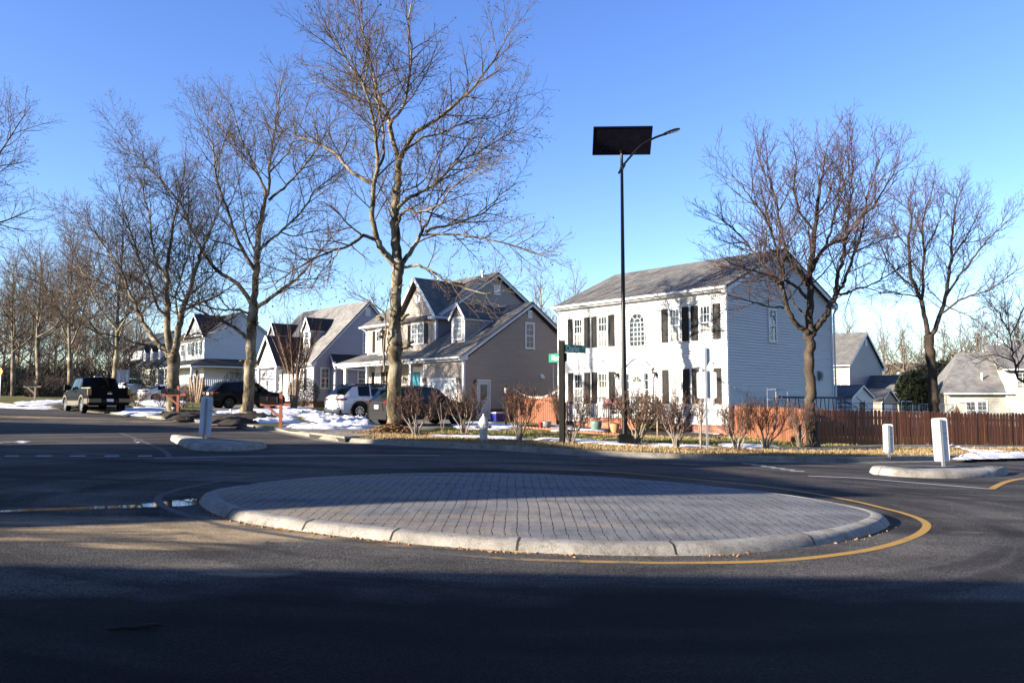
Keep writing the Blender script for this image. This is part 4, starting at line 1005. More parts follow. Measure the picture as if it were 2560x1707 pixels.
# dormer on the garage roof
DF = Frame('f', 1.0); dx0, dx1, dxc = -2.30, -1.16, -1.73
mb = MB(); rz = lambda y: 3.36 + GS * (y + .34)
mb.siding(DF, [(4.1, dx0, dx1), (5.62, dx0, dx1), (6.28, dxc - .02, dxc + .02)], 4.15, 6.26, .10)
DR = Frame('r', dx1)
mb.prism([(dx1 - .005, 1.0, 4.0), (dx1 - .005, 3.3, 5.6), (dx1 - .005, 1.0, 5.6)], (-1.1, 0, 0))
z = 4.2
while z < 5.6:
    y1 = 1.0 + max(0, (z - rz(1.0)) / GS); y2 = 1.0 + max(0, (z + .11 - rz(1.0)) / GS)
    mb.quad((dx1 + .012, 1.0, z), (dx1 + .012, y1, z), (dx1, y2, z + .11), (dx1, 1.0, z + .11)); z += .11
mb.build('dormer_wall', BS, gh)
mb = MB()
for s in (-1, 1):
    a = (dxc + s * .72, .85, 5.52); b = (dxc, .85, 6.42); c = (dxc, 4.5, 6.42); d = (dxc + s * .72, 3.2, 5.52)
    mb.slab(*((a, d, c, b) if s > 0 else (b, c, d, a)), .07)
mb.build('dormer_roof', SH, gh)
mb = MB()
for s in (-1, 1): mb.beam((dxc + s * .72, .84, 5.46), (dxc, .84, 6.36), .03, .13)
mb.wbox(DF, dx0 - .03, dx0 + .09, 4.1, 5.6, 0, .03); mb.wbox(DF, dx1 - .09, dx1 + .03, 4.1, 5.6, 0, .03); mb.box(dx1, dx1 + .11, .86, 3.2, 5.42, 5.52); mb.beam((dx1 + .02, 1.0, rz(1.0) + .03), (dx1 + .02, 3.35, rz(3.35) + .03), .03, .05); mb.build('dormer_trim', WT, gh)
window(gh, DF, dx0 + .22, dx1 - .22, 4.40, 5.55, 2, 2, 'curtain', 'curtain')
# garage gable wall
window(gh, R0, 4.44, 5.02, 3.98, 5.36, 2, 2, 'curtain', 'curtain'); gable_vent(gh, R0, 4.60, 4.92, 5.68, 6.12)
gable_vent(gh, RM, 5.95, 6.5, 7.6, 8.25)
mb = MB(); mb.wbox(R0, .88, .95, .05, 2.14, 0, .05); mb.wbox(R0, 1.76, 1.83, .05, 2.14, 0, .05); mb.wbox(R0, .95, 1.76, 2.07, 2.14, 0, .05); mb.wbox(R0, .88, 1.83, .0, .12, 0, .07); mb.build('side_door_frame', WT, gh)
mb = MB(); mb.wbox(R0, .95, 1.76, .12, 2.07, .005, .02); mb.wbox(R0, 1.05, 1.30, .25, .8, .02, .03); mb.wbox(R0, 1.42, 1.66, .25, .8, .02, .03); mb.wbox(R0, 1.04, 1.12, .98, 1.95, .02, .035); mb.wbox(R0, 1.59, 1.67, .98, 1.95, .02, .035); mb.wbox(R0, 1.12, 1.59, 1.87, 1.95, .02, .035); mb.wbox(R0, 1.12, 1.59, .98, 1.05, .02, .035)
sd = mb.build('side_door', M['white_door'], gh)
mb = MB(); mb.wbox(R0, 1.12, 1.59, 1.05, 1.87, .02, .026); mb.build('pane', M['blind'], sd)
mb = MB(); mb.prism([R0(5.5, 2.52, 0), R0(5.5, 2.52, .06), R0(5.5, 2.28, .2), R0(5.5, 2.28, 0)], (0, .28, 0)); mb.build('dryer_vent', WT, gh)
mb = MB(); mb.cyl((-10.5, 6.0, 8.9), (-10.5, 6.0, 9.35), .06, .06, 8); mb.cyl((-5.6, 5.9, 8.8), (-5.6, 5.9, 9.15), .08, .08, 8); mb.cyl((-5.6, 5.9, 9.1), (-5.6, 5.9, 9.22), .13, .13, 8); mb.build('vent_pipe', M['galv'], gh)

# ======== 3. the pale lavender-grey house
P2 = at(783, 1014, 58.0); k_ = .93
lh = thing('lavender_house', 'pale lavender-grey one-and-a-half-storey house with two small roof dormers', 'house', P2, HOUSE_ROT)
LS = M['lavender_siding']; F = Frame('f', 0.0); Rr = Frame('r', 0.0); PT = Frame('f', -1.4)
mb = MB(); mb.box(-11, -.01, .02, 9.3, -.8, .35); mb.box(-8.2, -3.3, -1.5, 0, -.8, .3); mb.build('foundation', M['brick_dark'], lh)
mb = MB(); mb.siding(F, [(.35, -11, 0), (3.2, -11, 0)], .36, 3.2); mb.siding(Rr, [(.35, 0, 9.2), (3.2, 0, 9.2), (8.0, 4.58, 4.62)], .36, 7.98)
mb.box(-10.98, -.02, .03, 9.17, .3, 3.15); mb.prism([(-.02, .05, 3.15), (-.02, 9.15, 3.15), (-.02, 4.6, 7.9)], (-10.9, 0, 0)); mb.build('wall', LS, lh)
mb = MB(); mb.wbox(F, -.1, .03, .3, 3.1, 0, .03); mb.wbox(Rr, -.03, .09, .3, 3.1, 0, .03); mb.wbox(Rr, 9.11, 9.23, .3, 3.1, 0, .03)
sl = (8.2 - 3.2) / 4.85
for y0, z0_, y1, z1_ in ((-.3, 3.08, 4.6, 8.08), (4.6, 8.08, 9.5, 3.08)): mb.beam((.2, y0, z0_), (.2, y1, z1_), .03, .2)
mb.prism([(-.02, -.3, 3.0), (-.02, .1, 3.0), (-.02, .1, 3.5), (-.02, -.3, 3.1)], (.24, 0, 0)); mb.box(-11.2, .2, -.3, 0, 2.98, 3.01); mb.build('trim', WT, lh)
mb = MB(); gable_roof(mb, -11.3, .22, -.3, 3.22, 4.6, 8.24, 9.5, 3.22, .12); mb.build('roof', M['shingle_light'], lh)
gutter(lh, -11.3, .2, -.3, 3.18); downspout(lh, [(.1, -.35, 3.05), (.04, -.05, 2.8), (.04, -.05, .2)])
for cx in (-3.05, -9.3):
    zr = lambda y: 3.22 + sl * 1.03 * (y + .3); y0 = .95; w = .56
    D = Frame('f', y0)
    mb = MB(); mb.siding(D, [(zr(y0) - .1, cx - w, cx + w), (5.95, cx - w, cx + w), (6.75, cx - .02, cx + .02)], zr(y0) - .08, 6.73, .1); mb.prism([(cx + w, y0, 4.3), (cx + w, 2.6, 5.95), (cx + w, y0, 5.95)], (-2 * w, 0, 0)); mb.build('dormer_wall', LS, lh)
    mb = MB()
    for s in (-1, 1):
        a = (cx + s * .72, y0 - .15, 5.85); b = (cx, y0 - .15, 6.9); c = (cx, 3.6, 6.9); d = (cx + s * .72, 2.6, 5.85); mb.slab(*((a, d, c, b) if s > 0 else (b, c, d, a)), .07)
    mb.build('dormer_roof', M['shingle_dark'], lh)
    mb = MB()
    for s in (-1, 1): mb.beam((cx + s * .72, y0 - .16, 5.79), (cx, y0 - .16, 6.84), .03, .13); mb.wbox(D, cx + s * .5 - .07, cx + s * .5 + .07, 4.5, 5.9, 0, .03)
    mb.box(cx + w, cx + w + .11, y0 - .14, 2.6, 5.76, 5.85); mb.build('dormer_trim', WT, lh); window(lh, D, cx - .3, cx + .3, 4.7, 5.75, 2, 2, 'glass', 'glass')
# gabled portico
pc = -4.85; hw = 1.75
mb = MB(); mb.siding(PT, [(3.1, pc - hw + .05, pc + hw - .05), (3.2, pc - hw + .05, pc + hw - .05), (5.1, pc - .02, pc + .02)], 3.12, 5.1); mb.build('portico_gable', WT, lh)
mb = MB()
for s in (-1, 1):
    a = (pc + s * (hw + .25), -1.65, 3.05); b = (pc, -1.65, 5.45); c = (pc, 2.0, 5.45); d = (pc + s * (hw + .25), 1.2, 3.05); mb.slab(*((a, d, c, b) if s > 0 else (b, c, d, a)), .1)
mb.build('portico_roof', M['shingle_dark'], lh)
mb = MB()
for s in (-1, 1):
    mb.beam((pc + s * (hw + .25), -1.66, 2.98), (pc, -1.66, 5.38), .03, .17); x = pc + s * (hw - .2); mb.box(x - .09, x + .09, -1.5, -1.32, .3, 2.95)
mb.box(pc - hw - .1, pc + hw + .1, -1.55, -1.3, 2.92, 3.12); mb.build('portico_frame', WT, lh)
window(lh, F, pc - 1.1, pc - .5, 1.1, 2.5, 2, 2, 'curtain', 'curtain', head=.15); mb = MB(); mb.wbox(F, pc - .2, pc + .7, .35, 2.5, 0, .03); mb.build('front_door', M['white_door'], lh); shutter(lh, F, pc - .45, pc - .2, 1.05, 2.5)
window(lh, F, -2.2, -1.55, 1.2, 2.7, 2, 2, 'curtain', 'curtain'); shutter(lh, F, -2.6, -2.28, 1.15, 2.75); shutter(lh, F, -1.45, -1.1, 1.15, 2.75); window(lh, F, -8.9, -8.3, 1.2, 2.7, 2, 2, 'curtain', 'curtain')
mb = MB()
for s in (-1, 1):
    x0 = pc + s * (hw - .25)
    mb.beam((x0, -1.5, 1.2), (x0 + .2 * s, -2.9, .7), .06, .06); mb.beam((x0, -1.5, .5), (x0 + .2 * s, -2.9, .1), .05, .05)
    for i in range(9): t = i / 8; mb.box(x0 + .2 * s * t - .02, x0 + .2 * s * t + .02, -1.5 - 1.4 * t - .02, -1.5 - 1.4 * t + .02, .5 - .4 * t, 1.2 - .5 * t)
mb.build('step_railing', WT, lh)
window(lh, Rr, .58, 1.22, 1.32, 2.78, 2, 2, 'glass', 'blind'); window(lh, Rr, 4.15, 4.72, 4.1, 5.62, 3, 2, 'glass', 'blind'); gable_vent(lh, Rr, 4.3, 4.75, 7.0, 7.65)
# box bay with its own lean-to roof
BF = Frame('r', .75)
mb = MB(); mb.siding(BF, [(.35, 1.35, 4.1), (2.75, 1.35, 4.1)], .36, 2.75); mb.siding(Frame('f', 1.35), [(.35, 0, .75), (2.75, 0, .75)], .36, 3.3); mb.box(.0, .73, 1.38, 4.08, -.6, 2.8); mb.build('bay_wall', LS, lh)
mb = MB(); mb.slab((1.0, 1.2, 2.85), (1.0, 4.3, 2.85), (.0, 4.1, 3.9), (.0, 1.35, 3.9), .08); mb.build('bay_roof', M['shingle_dark'], lh)
mb = MB(); mb.beam((1.0, 1.2, 2.76), (.02, 1.3, 3.8), .04, .14); mb.box(.98, 1.02, 1.2, 4.3, 2.68, 2.8); mb.wbox(BF, 1.33, 1.45, .3, 2.7, 0, .03); mb.build('bay_trim', WT, lh)
window(lh, BF, 3.3, 3.95, 1.4, 2.65, 2, 2, 'glass', 'blind')

# ======== 4. the tall white house with the wrap-round porch
P3 = at(508, 979, 81.0)
th_ = thing('porch_house', 'tall white house with a cross gable and dark wrap-round porch roof', 'house', P3, HOUSE_ROT)
WS = M['white_siding']; F = Frame('f', 0.0); Rr = Frame('r', 0.0)
mb = MB(); mb.box(-9, 1.9, -1.9, 9, -1.4, .45); mb.build('foundation', M['brick_dark'], th_)
mb = MB(); mb.siding(F, [(.45, -9, 0), (5.8, -9, 0)], .46, 5.8, .15); mb.siding(Rr, [(.45, 0, 7.6), (5.8, 0, 7.6), (8.4, 3.78, 3.82)], .46, 8.38, .15); mb.siding(Frame('f', -.03), [(3.2, -5.2, 0), (5.8, -5.2, 0), (8.0, -2.62, -2.58)], 3.2, 7.98, .15)
mb.box(-8.98, -.02, .03, 7.57, .4, 5.75); mb.prism([(-.02, .05, 5.75), (-.02, 7.55, 5.75), (-.02, 3.8, 8.3)], (-8.9, 0, 0)); mb.build('wall', WS, th_)
mb = MB(); gable_roof(mb, -9.3, .2, -.3, 5.75, 3.8, 8.62, 7.9, 5.75, .12)
for s in (-1, 1):
    a = (-2.6 + s * 2.9, -.3, 5.75); b = (-2.6, -.3, 8.3); c = (-2.6, 3.4, 8.3); d = (-2.6 + s * 2.9, .1, 5.75); mb.slab(*((a, d, c, b) if s > 0 else (b, c, d, a)), .11)
mb.build('roof', M['shingle_dark'], th_)
mb = MB()
for s in (-1, 1): mb.beam((-2.6 + s * 2.9, -.31, 5.66), (-2.6, -.31, 8.22), .03, .2)
for y0, z0_, y1, z1_ in ((-.3, 5.62, 3.8, 8.48), (3.8, 8.48, 7.9, 5.62)): mb.beam((.18, y0, z0_), (.18, y1, z1_), .03, .2)
mb.box(-9.2, .2, -.3, 0, 5.5, 5.53); mb.wbox(F, -.12, .03, 3, 5.6, 0, .04); mb.build('trim', WT, th_)
mb = MB(); mb.slab((-9.2, -2.1, 2.72), (2.1, -2.1, 2.72), (.0, .0, 3.45), (-9.2, .0, 3.45), .1); mb.slab((2.1, -2.1, 2.72), (2.1, 9.0, 2.72), (.0, 9.0, 3.45), (.0, .0, 3.45), .1); mb.build('porch_roof', M['shingle_dark'], th_)
mb = MB(); mb.box(-9.1, 2.05, -2.08, -1.95, 2.48, 2.64); mb.box(1.92, 2.05, -1.95, 8.9, 2.48, 2.64); mb.box(-9.1, 1.92, -1.95, 0, 2.58, 2.6); mb.build('porch_beam', WT, th_)
for x, y in ((-6, -1.9), (-2.6, -1.9), (1.9, -1.9), (1.9, 3.4), (1.9, 8)):
    mb = MB(); mb.box(x - .1, x + .1, y - .1, y + .1, .4, 2.5); mb.build('porch_post', WT, th_)
mb = MB()
for (xa, ya), (xb, yb) in (((-6, -1.9), (-2.6, -1.9)), ((-2.6, -1.9), (.5, -1.9)), ((1.9, -1.9), (1.9, 3.4)), ((1.9, 3.4), (1.9, 8))):
    a, b = Vector((xa, ya, 0)), Vector((xb, yb, 0)); n = int((b - a).length / .2)
    mb.beam(a + Vector((0, 0, 1.3)), b + Vector((0, 0, 1.3)), .07, .07)
    for i in range(n): p = a.lerp(b, i / n); mb.box(p.x - .03, p.x + .03, p.y - .03, p.y + .03, .5, 1.28)
mb.build('porch_railing', WT, th_)
CF = Frame('f', -.03)
for a, b in ((-1.9, -1.0), (-4.3, -3.4)): window(th_, CF, a, b, 3.95, 5.2, 2, 2, 'glass', 'glass', double=True); shutter(th_, CF, a - .42, a - .1, 3.9, 5.25, 'shutter_green'); shutter(th_, CF, b + .1, b + .42, 3.9, 5.25, 'shutter_green')
window(th_, F, -6.8, -6.0, 3.95, 5.2, 2, 2, 'glass', 'glass'); window(th_, F, -2.2, -1.4, .9, 2.3, 2, 2, 'glass', 'glass'); window(th_, Rr, 5.4, 6.2, 1.0, 2.3, 2, 2, 'glass', 'glass')

# ======== 5. cream cape with three dormers, 6. the last white house of the row
P4 = at(394, 966, 105.0)
cp = thing('cape_house', 'low cream cape house with three white roof dormers', 'house', P4, HOUSE_ROT)
F = Frame('f', 0.0); Rr = Frame('r', 0.0)
mb = MB(); mb.siding(F, [(.0, -11, 0), (2.7, -11, 0)], .0, 2.7, .2); mb.siding(Rr, [(.0, 0, 8), (2.7, 0, 8), (6.6, 3.98, 4.02)], .0, 6.58, .2); mb.box(-10.98, -.02, .03, 7.97, -1.5, 2.68); mb.prism([(-.02, .05, 2.68), (-.02, 7.95, 2.68), (-.02, 4, 6.5)], (-10.9, 0, 0)); mb.build('wall', M['cream_siding'], cp)
mb = MB(); gable_roof(mb, -11.2, .2, -.3, 2.7, 4, 6.9, 8.3, 2.7, .12); mb.build('roof', M['shingle_dark'], cp)
gutter(cp, -11.2, .2, -.3, 2.68)
for cx in (-2.3, -5.5, -8.7):
    D = Frame('f', .8); mb = MB(); mb.siding(D, [(3.4, cx - .5, cx + .5), (5.1, cx - .5, cx + .5), (5.8, cx - .02, cx + .02)], 3.5, 5.78, .15); mb.box(cx - .48, cx + .48, .83, 2.6, 3.6, 5.1); mb.build('dormer_wall', WT, cp)
    mb = MB()
    for s in (-1, 1):
        a = (cx + s * .65, .65, 5.0); b = (cx, .65, 5.95); c = (cx, 3.2, 5.95); d = (cx + s * .65, 2.4, 5.0); mb.slab(*((a, d, c, b) if s > 0 else (b, c, d, a)), .07)
    mb.build('dormer_roof', M['shingle_dark'], cp); window(cp, D, cx - .28, cx + .28, 3.95, 4.9, 2, 2, 'glass', 'glass')
for u in (-8.6, -2.6, -9.9): window(cp, F, u - .4, u + .4, .7, 2.2, 2, 2, 'glass', 'glass'); shutter(cp, F, u - .85, u - .5, .65, 2.25); shutter(cp, F, u + .5, u + .85, .65, 2.25)
mb = MB(); mb.wbox(F, -6.0, -5.1, .1, 2.2, 0, .04); mb.build('front_door', M['white_door'], cp)
P5 = at(352, 962, 132.0)
fh = thing('far_house', 'farthest white house of the row with a blue-shaded gable behind bare branches', 'house', P5, HOUSE_ROT)
F = Frame('f', 0.0); Rr = Frame('r', 0.0)
mb = MB(); mb.siding(F, [(.0, -11, 0), (6.0, -11, 0)], .0, 6.0, .2); mb.siding(Rr, [(.0, 0, 10), (6.0, 0, 10), (9.3, 4.98, 5.02)], .0, 9.28, .2); mb.box(-10.98, -.02, .03, 9.97, -1.5, 5.9); mb.prism([(-.02, .05, 5.9), (-.02, 9.95, 5.9), (-.02, 5, 9.2)], (-10.9, 0, 0)); mb.build('wall', WS, fh)
mb = MB(); gable_roof(mb, -11.2, .25, -.3, 6.0, 5, 9.5, 10.3, 6.0, .14); mb.slab((-11, -3.5, 3.0), (.2, -3.5, 3.0), (.2, 0, 4.4), (-11, 0, 4.4), .1); mb.build('roof', M['shingle_dark'], fh)
mb = MB(); mb.box(-10.9, .1, -3.3, 0, -1.2, 2.95); mb.build('front_wing', WS, fh)
for u in (-8.5, -5.5, -2.5): window(fh, F, u - .45, u + .45, 4.6, 5.8, 2, 2, 'glass', 'glass')

# ======== houses beyond the fence on the right
P6 = at(2126, 1034, 70.0); PZ = Vector((P6.x, P6.y, -.3))
mv = thing('mauve_house', 'greyish mauve two-storey house beyond the fence with a tall roof vent', 'house', PZ, HOUSE_ROT + .12)
zo = P6.z + .3
F = Frame('f', 0.0); Rr = Frame('r', 0.0); E_ = 4.43 + zo
mb = MB(); mb.siding(F, [(0, -9, 0), (E_, -9, 0)], 0, E_, .15); mb.siding(Rr, [(0, 0, 9.6), (E_, 0, 9.6), (E_ + 3.0, 4.9, 4.95)], 0, E_ + 2.98, .15); mb.box(-8.98, -.02, .03, 9.5, -1, E_ - .05); mb.prism([(-.02, .05, E_ - .05), (-.02, 9.5, E_ - .05), (-.02, 4.9, E_ + 2.9)], (-8.9, 0, 0)); mb.build('wall', M['mauve_siding'], mv)
mb = MB(); gable_roof(mb, -9.2, .2, -.35, E_ - .05, 4.92, E_ + 3.2, 10.2, E_ - .05, .12); rf = mb.build('roof', M['shingle'], mv)
mb = MB(); mb.lathe([(.35, 0), (.16, .35), (.11, .5), (.11, 1.3), (.16, 1.32), (.16, 1.5)], (-3.6, 2.6, E_ + 1.6), 12); mb.cyl((-3.6, 1.0, E_ + .6), (-3.6, 1.0, E_ + 1.2), .09, .09, 8); mb.build('roof_vent', WT, rf)
mb = MB()
for y0, z0_, y1, z1_ in ((-.35, E_ - .18, 4.92, E_ + 3.06), (4.92, E_ + 3.06, 10.2, E_ - .18)): mb.beam((.19, y0, z0_), (.19, y1, z1_), .03, .2)
mb.wbox(F, -.12, .03, 1, E_ - .1, 0, .04); mb.wbox(Rr, -.02, .1, 1, E_ - .1, 0, .04); mb.wbox(Rr, 9.5, 9.62, 1, E_ - .1, 0, .04); mb.box(0, .2, 9.6, 10.3, E_ - .35, E_ - .1); mb.build('trim', WT, mv)
gutter(mv, -9.2, .2, -.35, E_ - .08); window(mv, F, -1.5, -.75, E_ - 2.0, E_ - .45, 3, 2, 'curtain', 'curtain'); gable_vent(mv, Rr, 4.7, 5.2, E_ + 1.9, E_ + 2.5)
# rear wing of the same house
wx = 1.5; wz = E_ - 1.05
mb = MB(); mb.siding(Frame('r', 3.0), [(0, 3.9, 8.1), (wz - 1.2, 3.9, 8.1), (wz, 5.98, 6.02)], 0, wz, .15); mb.box(.05, 2.95, 3.95, 8.05, -1, wz - 1.25); mb.siding(Frame('f', 3.9), [(0, .05, 3), (wz - 1.2, .05, 3)], 0, wz - 1.2, .15); mb.prism([(2.95, 4, wz - 1.25), (2.95, 8, wz - 1.25), (2.95, 6, wz - .05)], (-2.9, 0, 0)); mb.build('wing_wall', M['tan_siding'], mv)
mb = MB(); gable_roof(mb, .0, 3.25, 3.6, wz - 1.25, 6, wz + .18, 8.4, wz - 1.25, .1); mb.build('wing_roof', M['shingle'], mv)
mb = MB()
for y0, z0_, y1, z1_ in ((3.6, wz - 1.33, 6, wz + .1), (6, wz + .1, 8.4, wz - 1.33)): mb.beam((3.24, y0, z0_), (3.24, y1, z1_), .03, .16)
mb.build('wing_trim', WT, mv)
# porch on the wing
mb = MB(); mb.box(3.05, 4.6, 4.6, 6.9, -1, wz - 2.2); mb.build('porch_wall', M['tan_siding'], mv)
mb = MB(); mb.slab((4.9, 4.3, wz - 2.15), (4.9, 7.2, wz - 2.15), (3.0, 7.2, wz - 1.5), (3.0, 4.3, wz - 1.5), .1); mb.build('porch_roof', M['shingle_dark'], mv)
mb = MB(); mb.box(4.85, 4.93, 4.3, 7.2, wz - 2.38, wz - 2.2); mb.box(4.6, 4.66, 4.58, 4.72, -1, wz - 2.3); mb.box(4.6, 4.66, 6.8, 6.94, -1, wz - 2.3); mb.build('porch_trim', WT, mv)

def shed(name, label, px, Y, rz, w, d, h, rise, wm, rm, door=None):
    p = at(*px, Y); p.z = T(p.x, p.y)
    s = thing(name, label, 'shed', p, rz); mb = MB(); Rr = Frame('r', 0.0); F = Frame('f', 0.0)
    mb.siding(F, [(0, -w, 0), (h, -w, 0)], 0, h, .18); mb.siding(Rr, [(0, 0, d), (h, 0, d), (h + rise, d / 2 - .02, d / 2 + .02)], 0, h + rise - .02, .18); mb.box(-w + .02, -.02, .02, d - .02, -1, h - .02); mb.prism([(-.02, .02, h - .02), (-.02, d - .02, h - .02), (-.02, d / 2, h + rise - .05)], (-w + .05, 0, 0)); mb.build('wall', wm, s)
    mb = MB(); gable_roof(mb, -w - .15, .12, -.15, h, d / 2, h + rise + .1, d + .15, h, .06); mb.build('roof', rm, s)
    mb = MB(); q = rise + .1
    for y0, z0_, y1, z1_ in ((-.15, h - .08, d / 2, h + rise + .02), (d / 2, h + rise + .02, d + .15, h - .08)): mb.beam((.115, y0, z0_), (.115, y1, z1_), .02, .1)
    mb.wbox(Rr, -.02, .06, 0, h - .05, 0, .03); mb.wbox(Rr, d - .06, d + .02, 0, h - .05, 0, .03); mb.build('trim', WT, s)
    if door:
        mb = MB(); mb.wbox(Rr, door[0], door[1], 0, door[2], 0, .04); mb.build('door', M[door[3]], s)
    return s
shed('garden_shed', 'white garden shed in blue shade beyond the picket fence', (2130, 1030), 46, HOUSE_ROT + .1, 3.0, 3.6, 1.95, .62, M['white_siding'], M['shingle'], (1.3, 2.0, 1.6, 'shutter'))
shed('garden_shed', 'small tan garden shed with white double doors beside the white shed', (2204, 1030), 53, HOUSE_ROT + .1, 2.4, 3.4, 1.75, .75, M['tan_siding'], M['shingle'], (.4, 2.2, 1.5, 'white_door'))
P7 = at(2310, 1000, 115); P7.z = -.6
bh = thing('brown_roof_house', 'distant house with a brown roof and a white dormer between the shed and the maple', 'house', P7, HOUSE_ROT + .3)
F = Frame('f', 0.0)
mb = MB(); mb.box(-14, 3, .1, 9, -1, 4.0); mb.build('wall', M['tan_siding'], bh)
mb = MB(); gable_roof(mb, -14.5, 3.3, -.4, 3.6, 4.5, 8.0, 9.4, 3.6, .14); mb.build('roof', M['shingle_brown'], bh)
mb = MB(); mb.box(-4.0, -1.8, .8, 3.5, 3.6, 6.0); mb.prism([(-4.1, .78, 6.0), (-1.7, .78, 6.0), (-2.9, .78, 7.2)], (0, 2.6, 0)); mb.build('dormer_wall', WT, bh); window(bh, Frame('f', .77), -3.4, -2.4, 4.5, 5.8, 2, 2, 'glass', 'glass')
mb = MB(); mb.slab((-1.5, .6, 5.95), (-1.5, 3.2, 5.95), (-2.9, 3.6, 7.35), (-2.9, .6, 7.35), .1); mb.slab((-2.9, .6, 7.35), (-2.9, 3.6, 7.35), (-4.3, 3.2, 5.95), (-4.3, .6, 5.95), .1); mb.build('dormer_roof', M['shingle_dark'], bh)

# pale yellow house at the right edge
P8 = at(2370, 1030, 60); P8.z = -.45
yh = thing('yellow_house', 'pale yellow house with a long grey roof at the right edge beyond the fence', 'house', P8, R(-20))
CS = M['cream_siding']; F = Frame('f', 0.0); UF = Frame('f', -.25)
hz = CAMH + 18 / FX * 60 - P8.z
mb = MB(); mb.siding(F, [(0, 0, 16), (hz, 0, 16)], 0, hz, .15); mb.box(.02, 15.98, .03, 9, -1, hz - .03); mb.siding(UF, [(0, 3.85, 16), (hz + 1.75, 3.85, 16)], hz * .45, hz + 1.75, .15); mb.box(3.88, 15.9, -.22, 4, hz * .45, hz + 1.72); mb.build('wall', CS, yh)
mb = MB(); mb.slab((-.35, -.4, hz), (3.9, -.4, hz), (3.9, 4.8, hz + 3.3), (1.6, 4.8, hz + 3.3), .12); mb.slab((3.6, -.6, hz + 1.75), (16.4, -.6, hz + 1.75), (16.4, 4.8, hz + 3.9), (3.6, 4.8, hz + 3.9), .12); mb.slab((-.35, 9.6, hz), (-.35, -.4, hz), (1.6, 4.8, hz + 3.3), (1.62, 4.82, hz + 3.3), .12); mb.build('roof', M['shingle_light'], yh)
mb = MB(); mb.cyl((2.6, 1.2, hz + .8), (2.6, 1.2, hz + 1.55), .06, .06, 8); mb.build('vent_pipe', WT, yh)
gutter(yh, -.3, 4.2, -.4, hz - .02); gutter(yh, 3.6, 16, -.65, hz + 1.75); mb = MB(); mb.wbox(UF, 3.83, 3.97, hz * .45, hz + 1.7, 0, .04); mb.build('trim', WT, yh)
for a in (1.55, 2.3): window(yh, F, a - .3, a + .3, .75, 2.05, 2, 2, 'curtain', 'blind')
window(yh, UF, 4.6, 5.3, hz + .3, hz + 1.45, 2, 2, 'curtain', 'glass'); window(yh, UF, 6.6, 7.2, .6, 2.0, 2, 2, 'glass', 'glass')
mb = MB(); mb.wbox(Frame('f', -.25), 4.25, 5.1, -.2, 2.0, 0, .05); mb.build('door', M['white_door'], yh)
lantern(yh, UF, 5.6, 1.9)
# ======== houses on the near side of the street, out of frame to the left, which shade the junction
def plain_house(label, p, rz, w, d, h, rise):
    p.z = T(p.x, p.y) - .1
    t = thing('neighbour_house', label, 'house', p, rz)
    mb = MB(); mb.box(-w / 2, w / 2, -d / 2, d / 2, -1, h); mb.prism([(-w / 2, -d / 2, h), (-w / 2, d / 2, h), (-w / 2, 0, h + rise)], (w, 0, 0)); mb.build('wall', M['lavender_siding'], t)
    mb = MB(); gable_roof(mb, -w / 2 - .3, w / 2 + .3, -d / 2 - .3, h - .15, 0, h + rise + .15, d / 2 + .3, h - .15, .12); mb.build('roof', M['shingle'], t)
    mb = MB()
    for s in (1, -1):
        for u in (-w / 3, 0, w / 3): mb.box(u - .5, u + .5, s * d / 2 - .02, s * d / 2 + .04, 1, 2.4)
    mb.build('window', M['glass'], t)
# ---------------------------------------------------------------- vehicles
def poly1(pts):
    def f(x):
        if x <= pts[0][0]: return pts[0][1]
        for (a, va), (b, vb) in zip(pts, pts[1:]):
            if x <= b: return va + (vb - va) * (x - a) / (b - a)
        return pts[-1][1]
    return f
def wheel(par, x, y, r, w, rim_mat, spokes=5, out=1):
    def ring(prof, n=28):
        mb = MB(); k = len(prof)
        for rr, yy in prof:
            for j in range(n):
                a = 2 * math.pi * j / n; mb.v.append((x + rr * math.cos(a), y + yy * out, r + rr * math.sin(a)))
        for i in range(k - 1):
            for j in range(n):
                j2 = (j + 1) % n; mb.f.append((i * n + j, i * n + j2, (i + 1) * n + j2, (i + 1) * n + j)); mb.m.append(0)
        return mb
    h = w / 2
    wb = ring([(r * .68, -h), (r * .95, -h), (r, -h * .75), (r, h * .75), (r * .95, h), (r * .69, h), (r * .66, h * .85)]).build('wheel', M['tyre'], par, smooth=True, uv=False, sharp=.7)
    ri = r * .67
    mb = ring([(ri, h * .9), (ri * .93, h * .92), (ri * .9, h * .55), (ri * .88, -h * .2), (.02, -h * .2)])
    for s in range(spokes):
        a = 2 * math.pi * s / spokes + .3
        for da in ((-.13, .13) if spokes > 5 else (0,)):
            aa = a + da * .5; c, s_ = math.cos(aa), math.sin(aa)
            mb.beam((x + .05 * c, y + out * h * .72, r + .05 * s_), (x + ri * .95 * c, y + out * h * .8, r + ri * .95 * s_), ri * (.17 if spokes <= 5 else .10), .03, up=(0, 1, 0))
    mb.cyl((x, y + out * h * .5, r), (x, y + out * h * .82, r), ri * .2, ri * .16, 14)
    rm = mb.build('rim', M[rim_mat], wb, uv=False)
    mb = MB(); mb.cyl((x, y + out * h * .3, r), (x, y + out * h * .36, r), ri * .87, ri * .87, 20); mb.build('brake_shadow', M['cladding'], wb, uv=False)
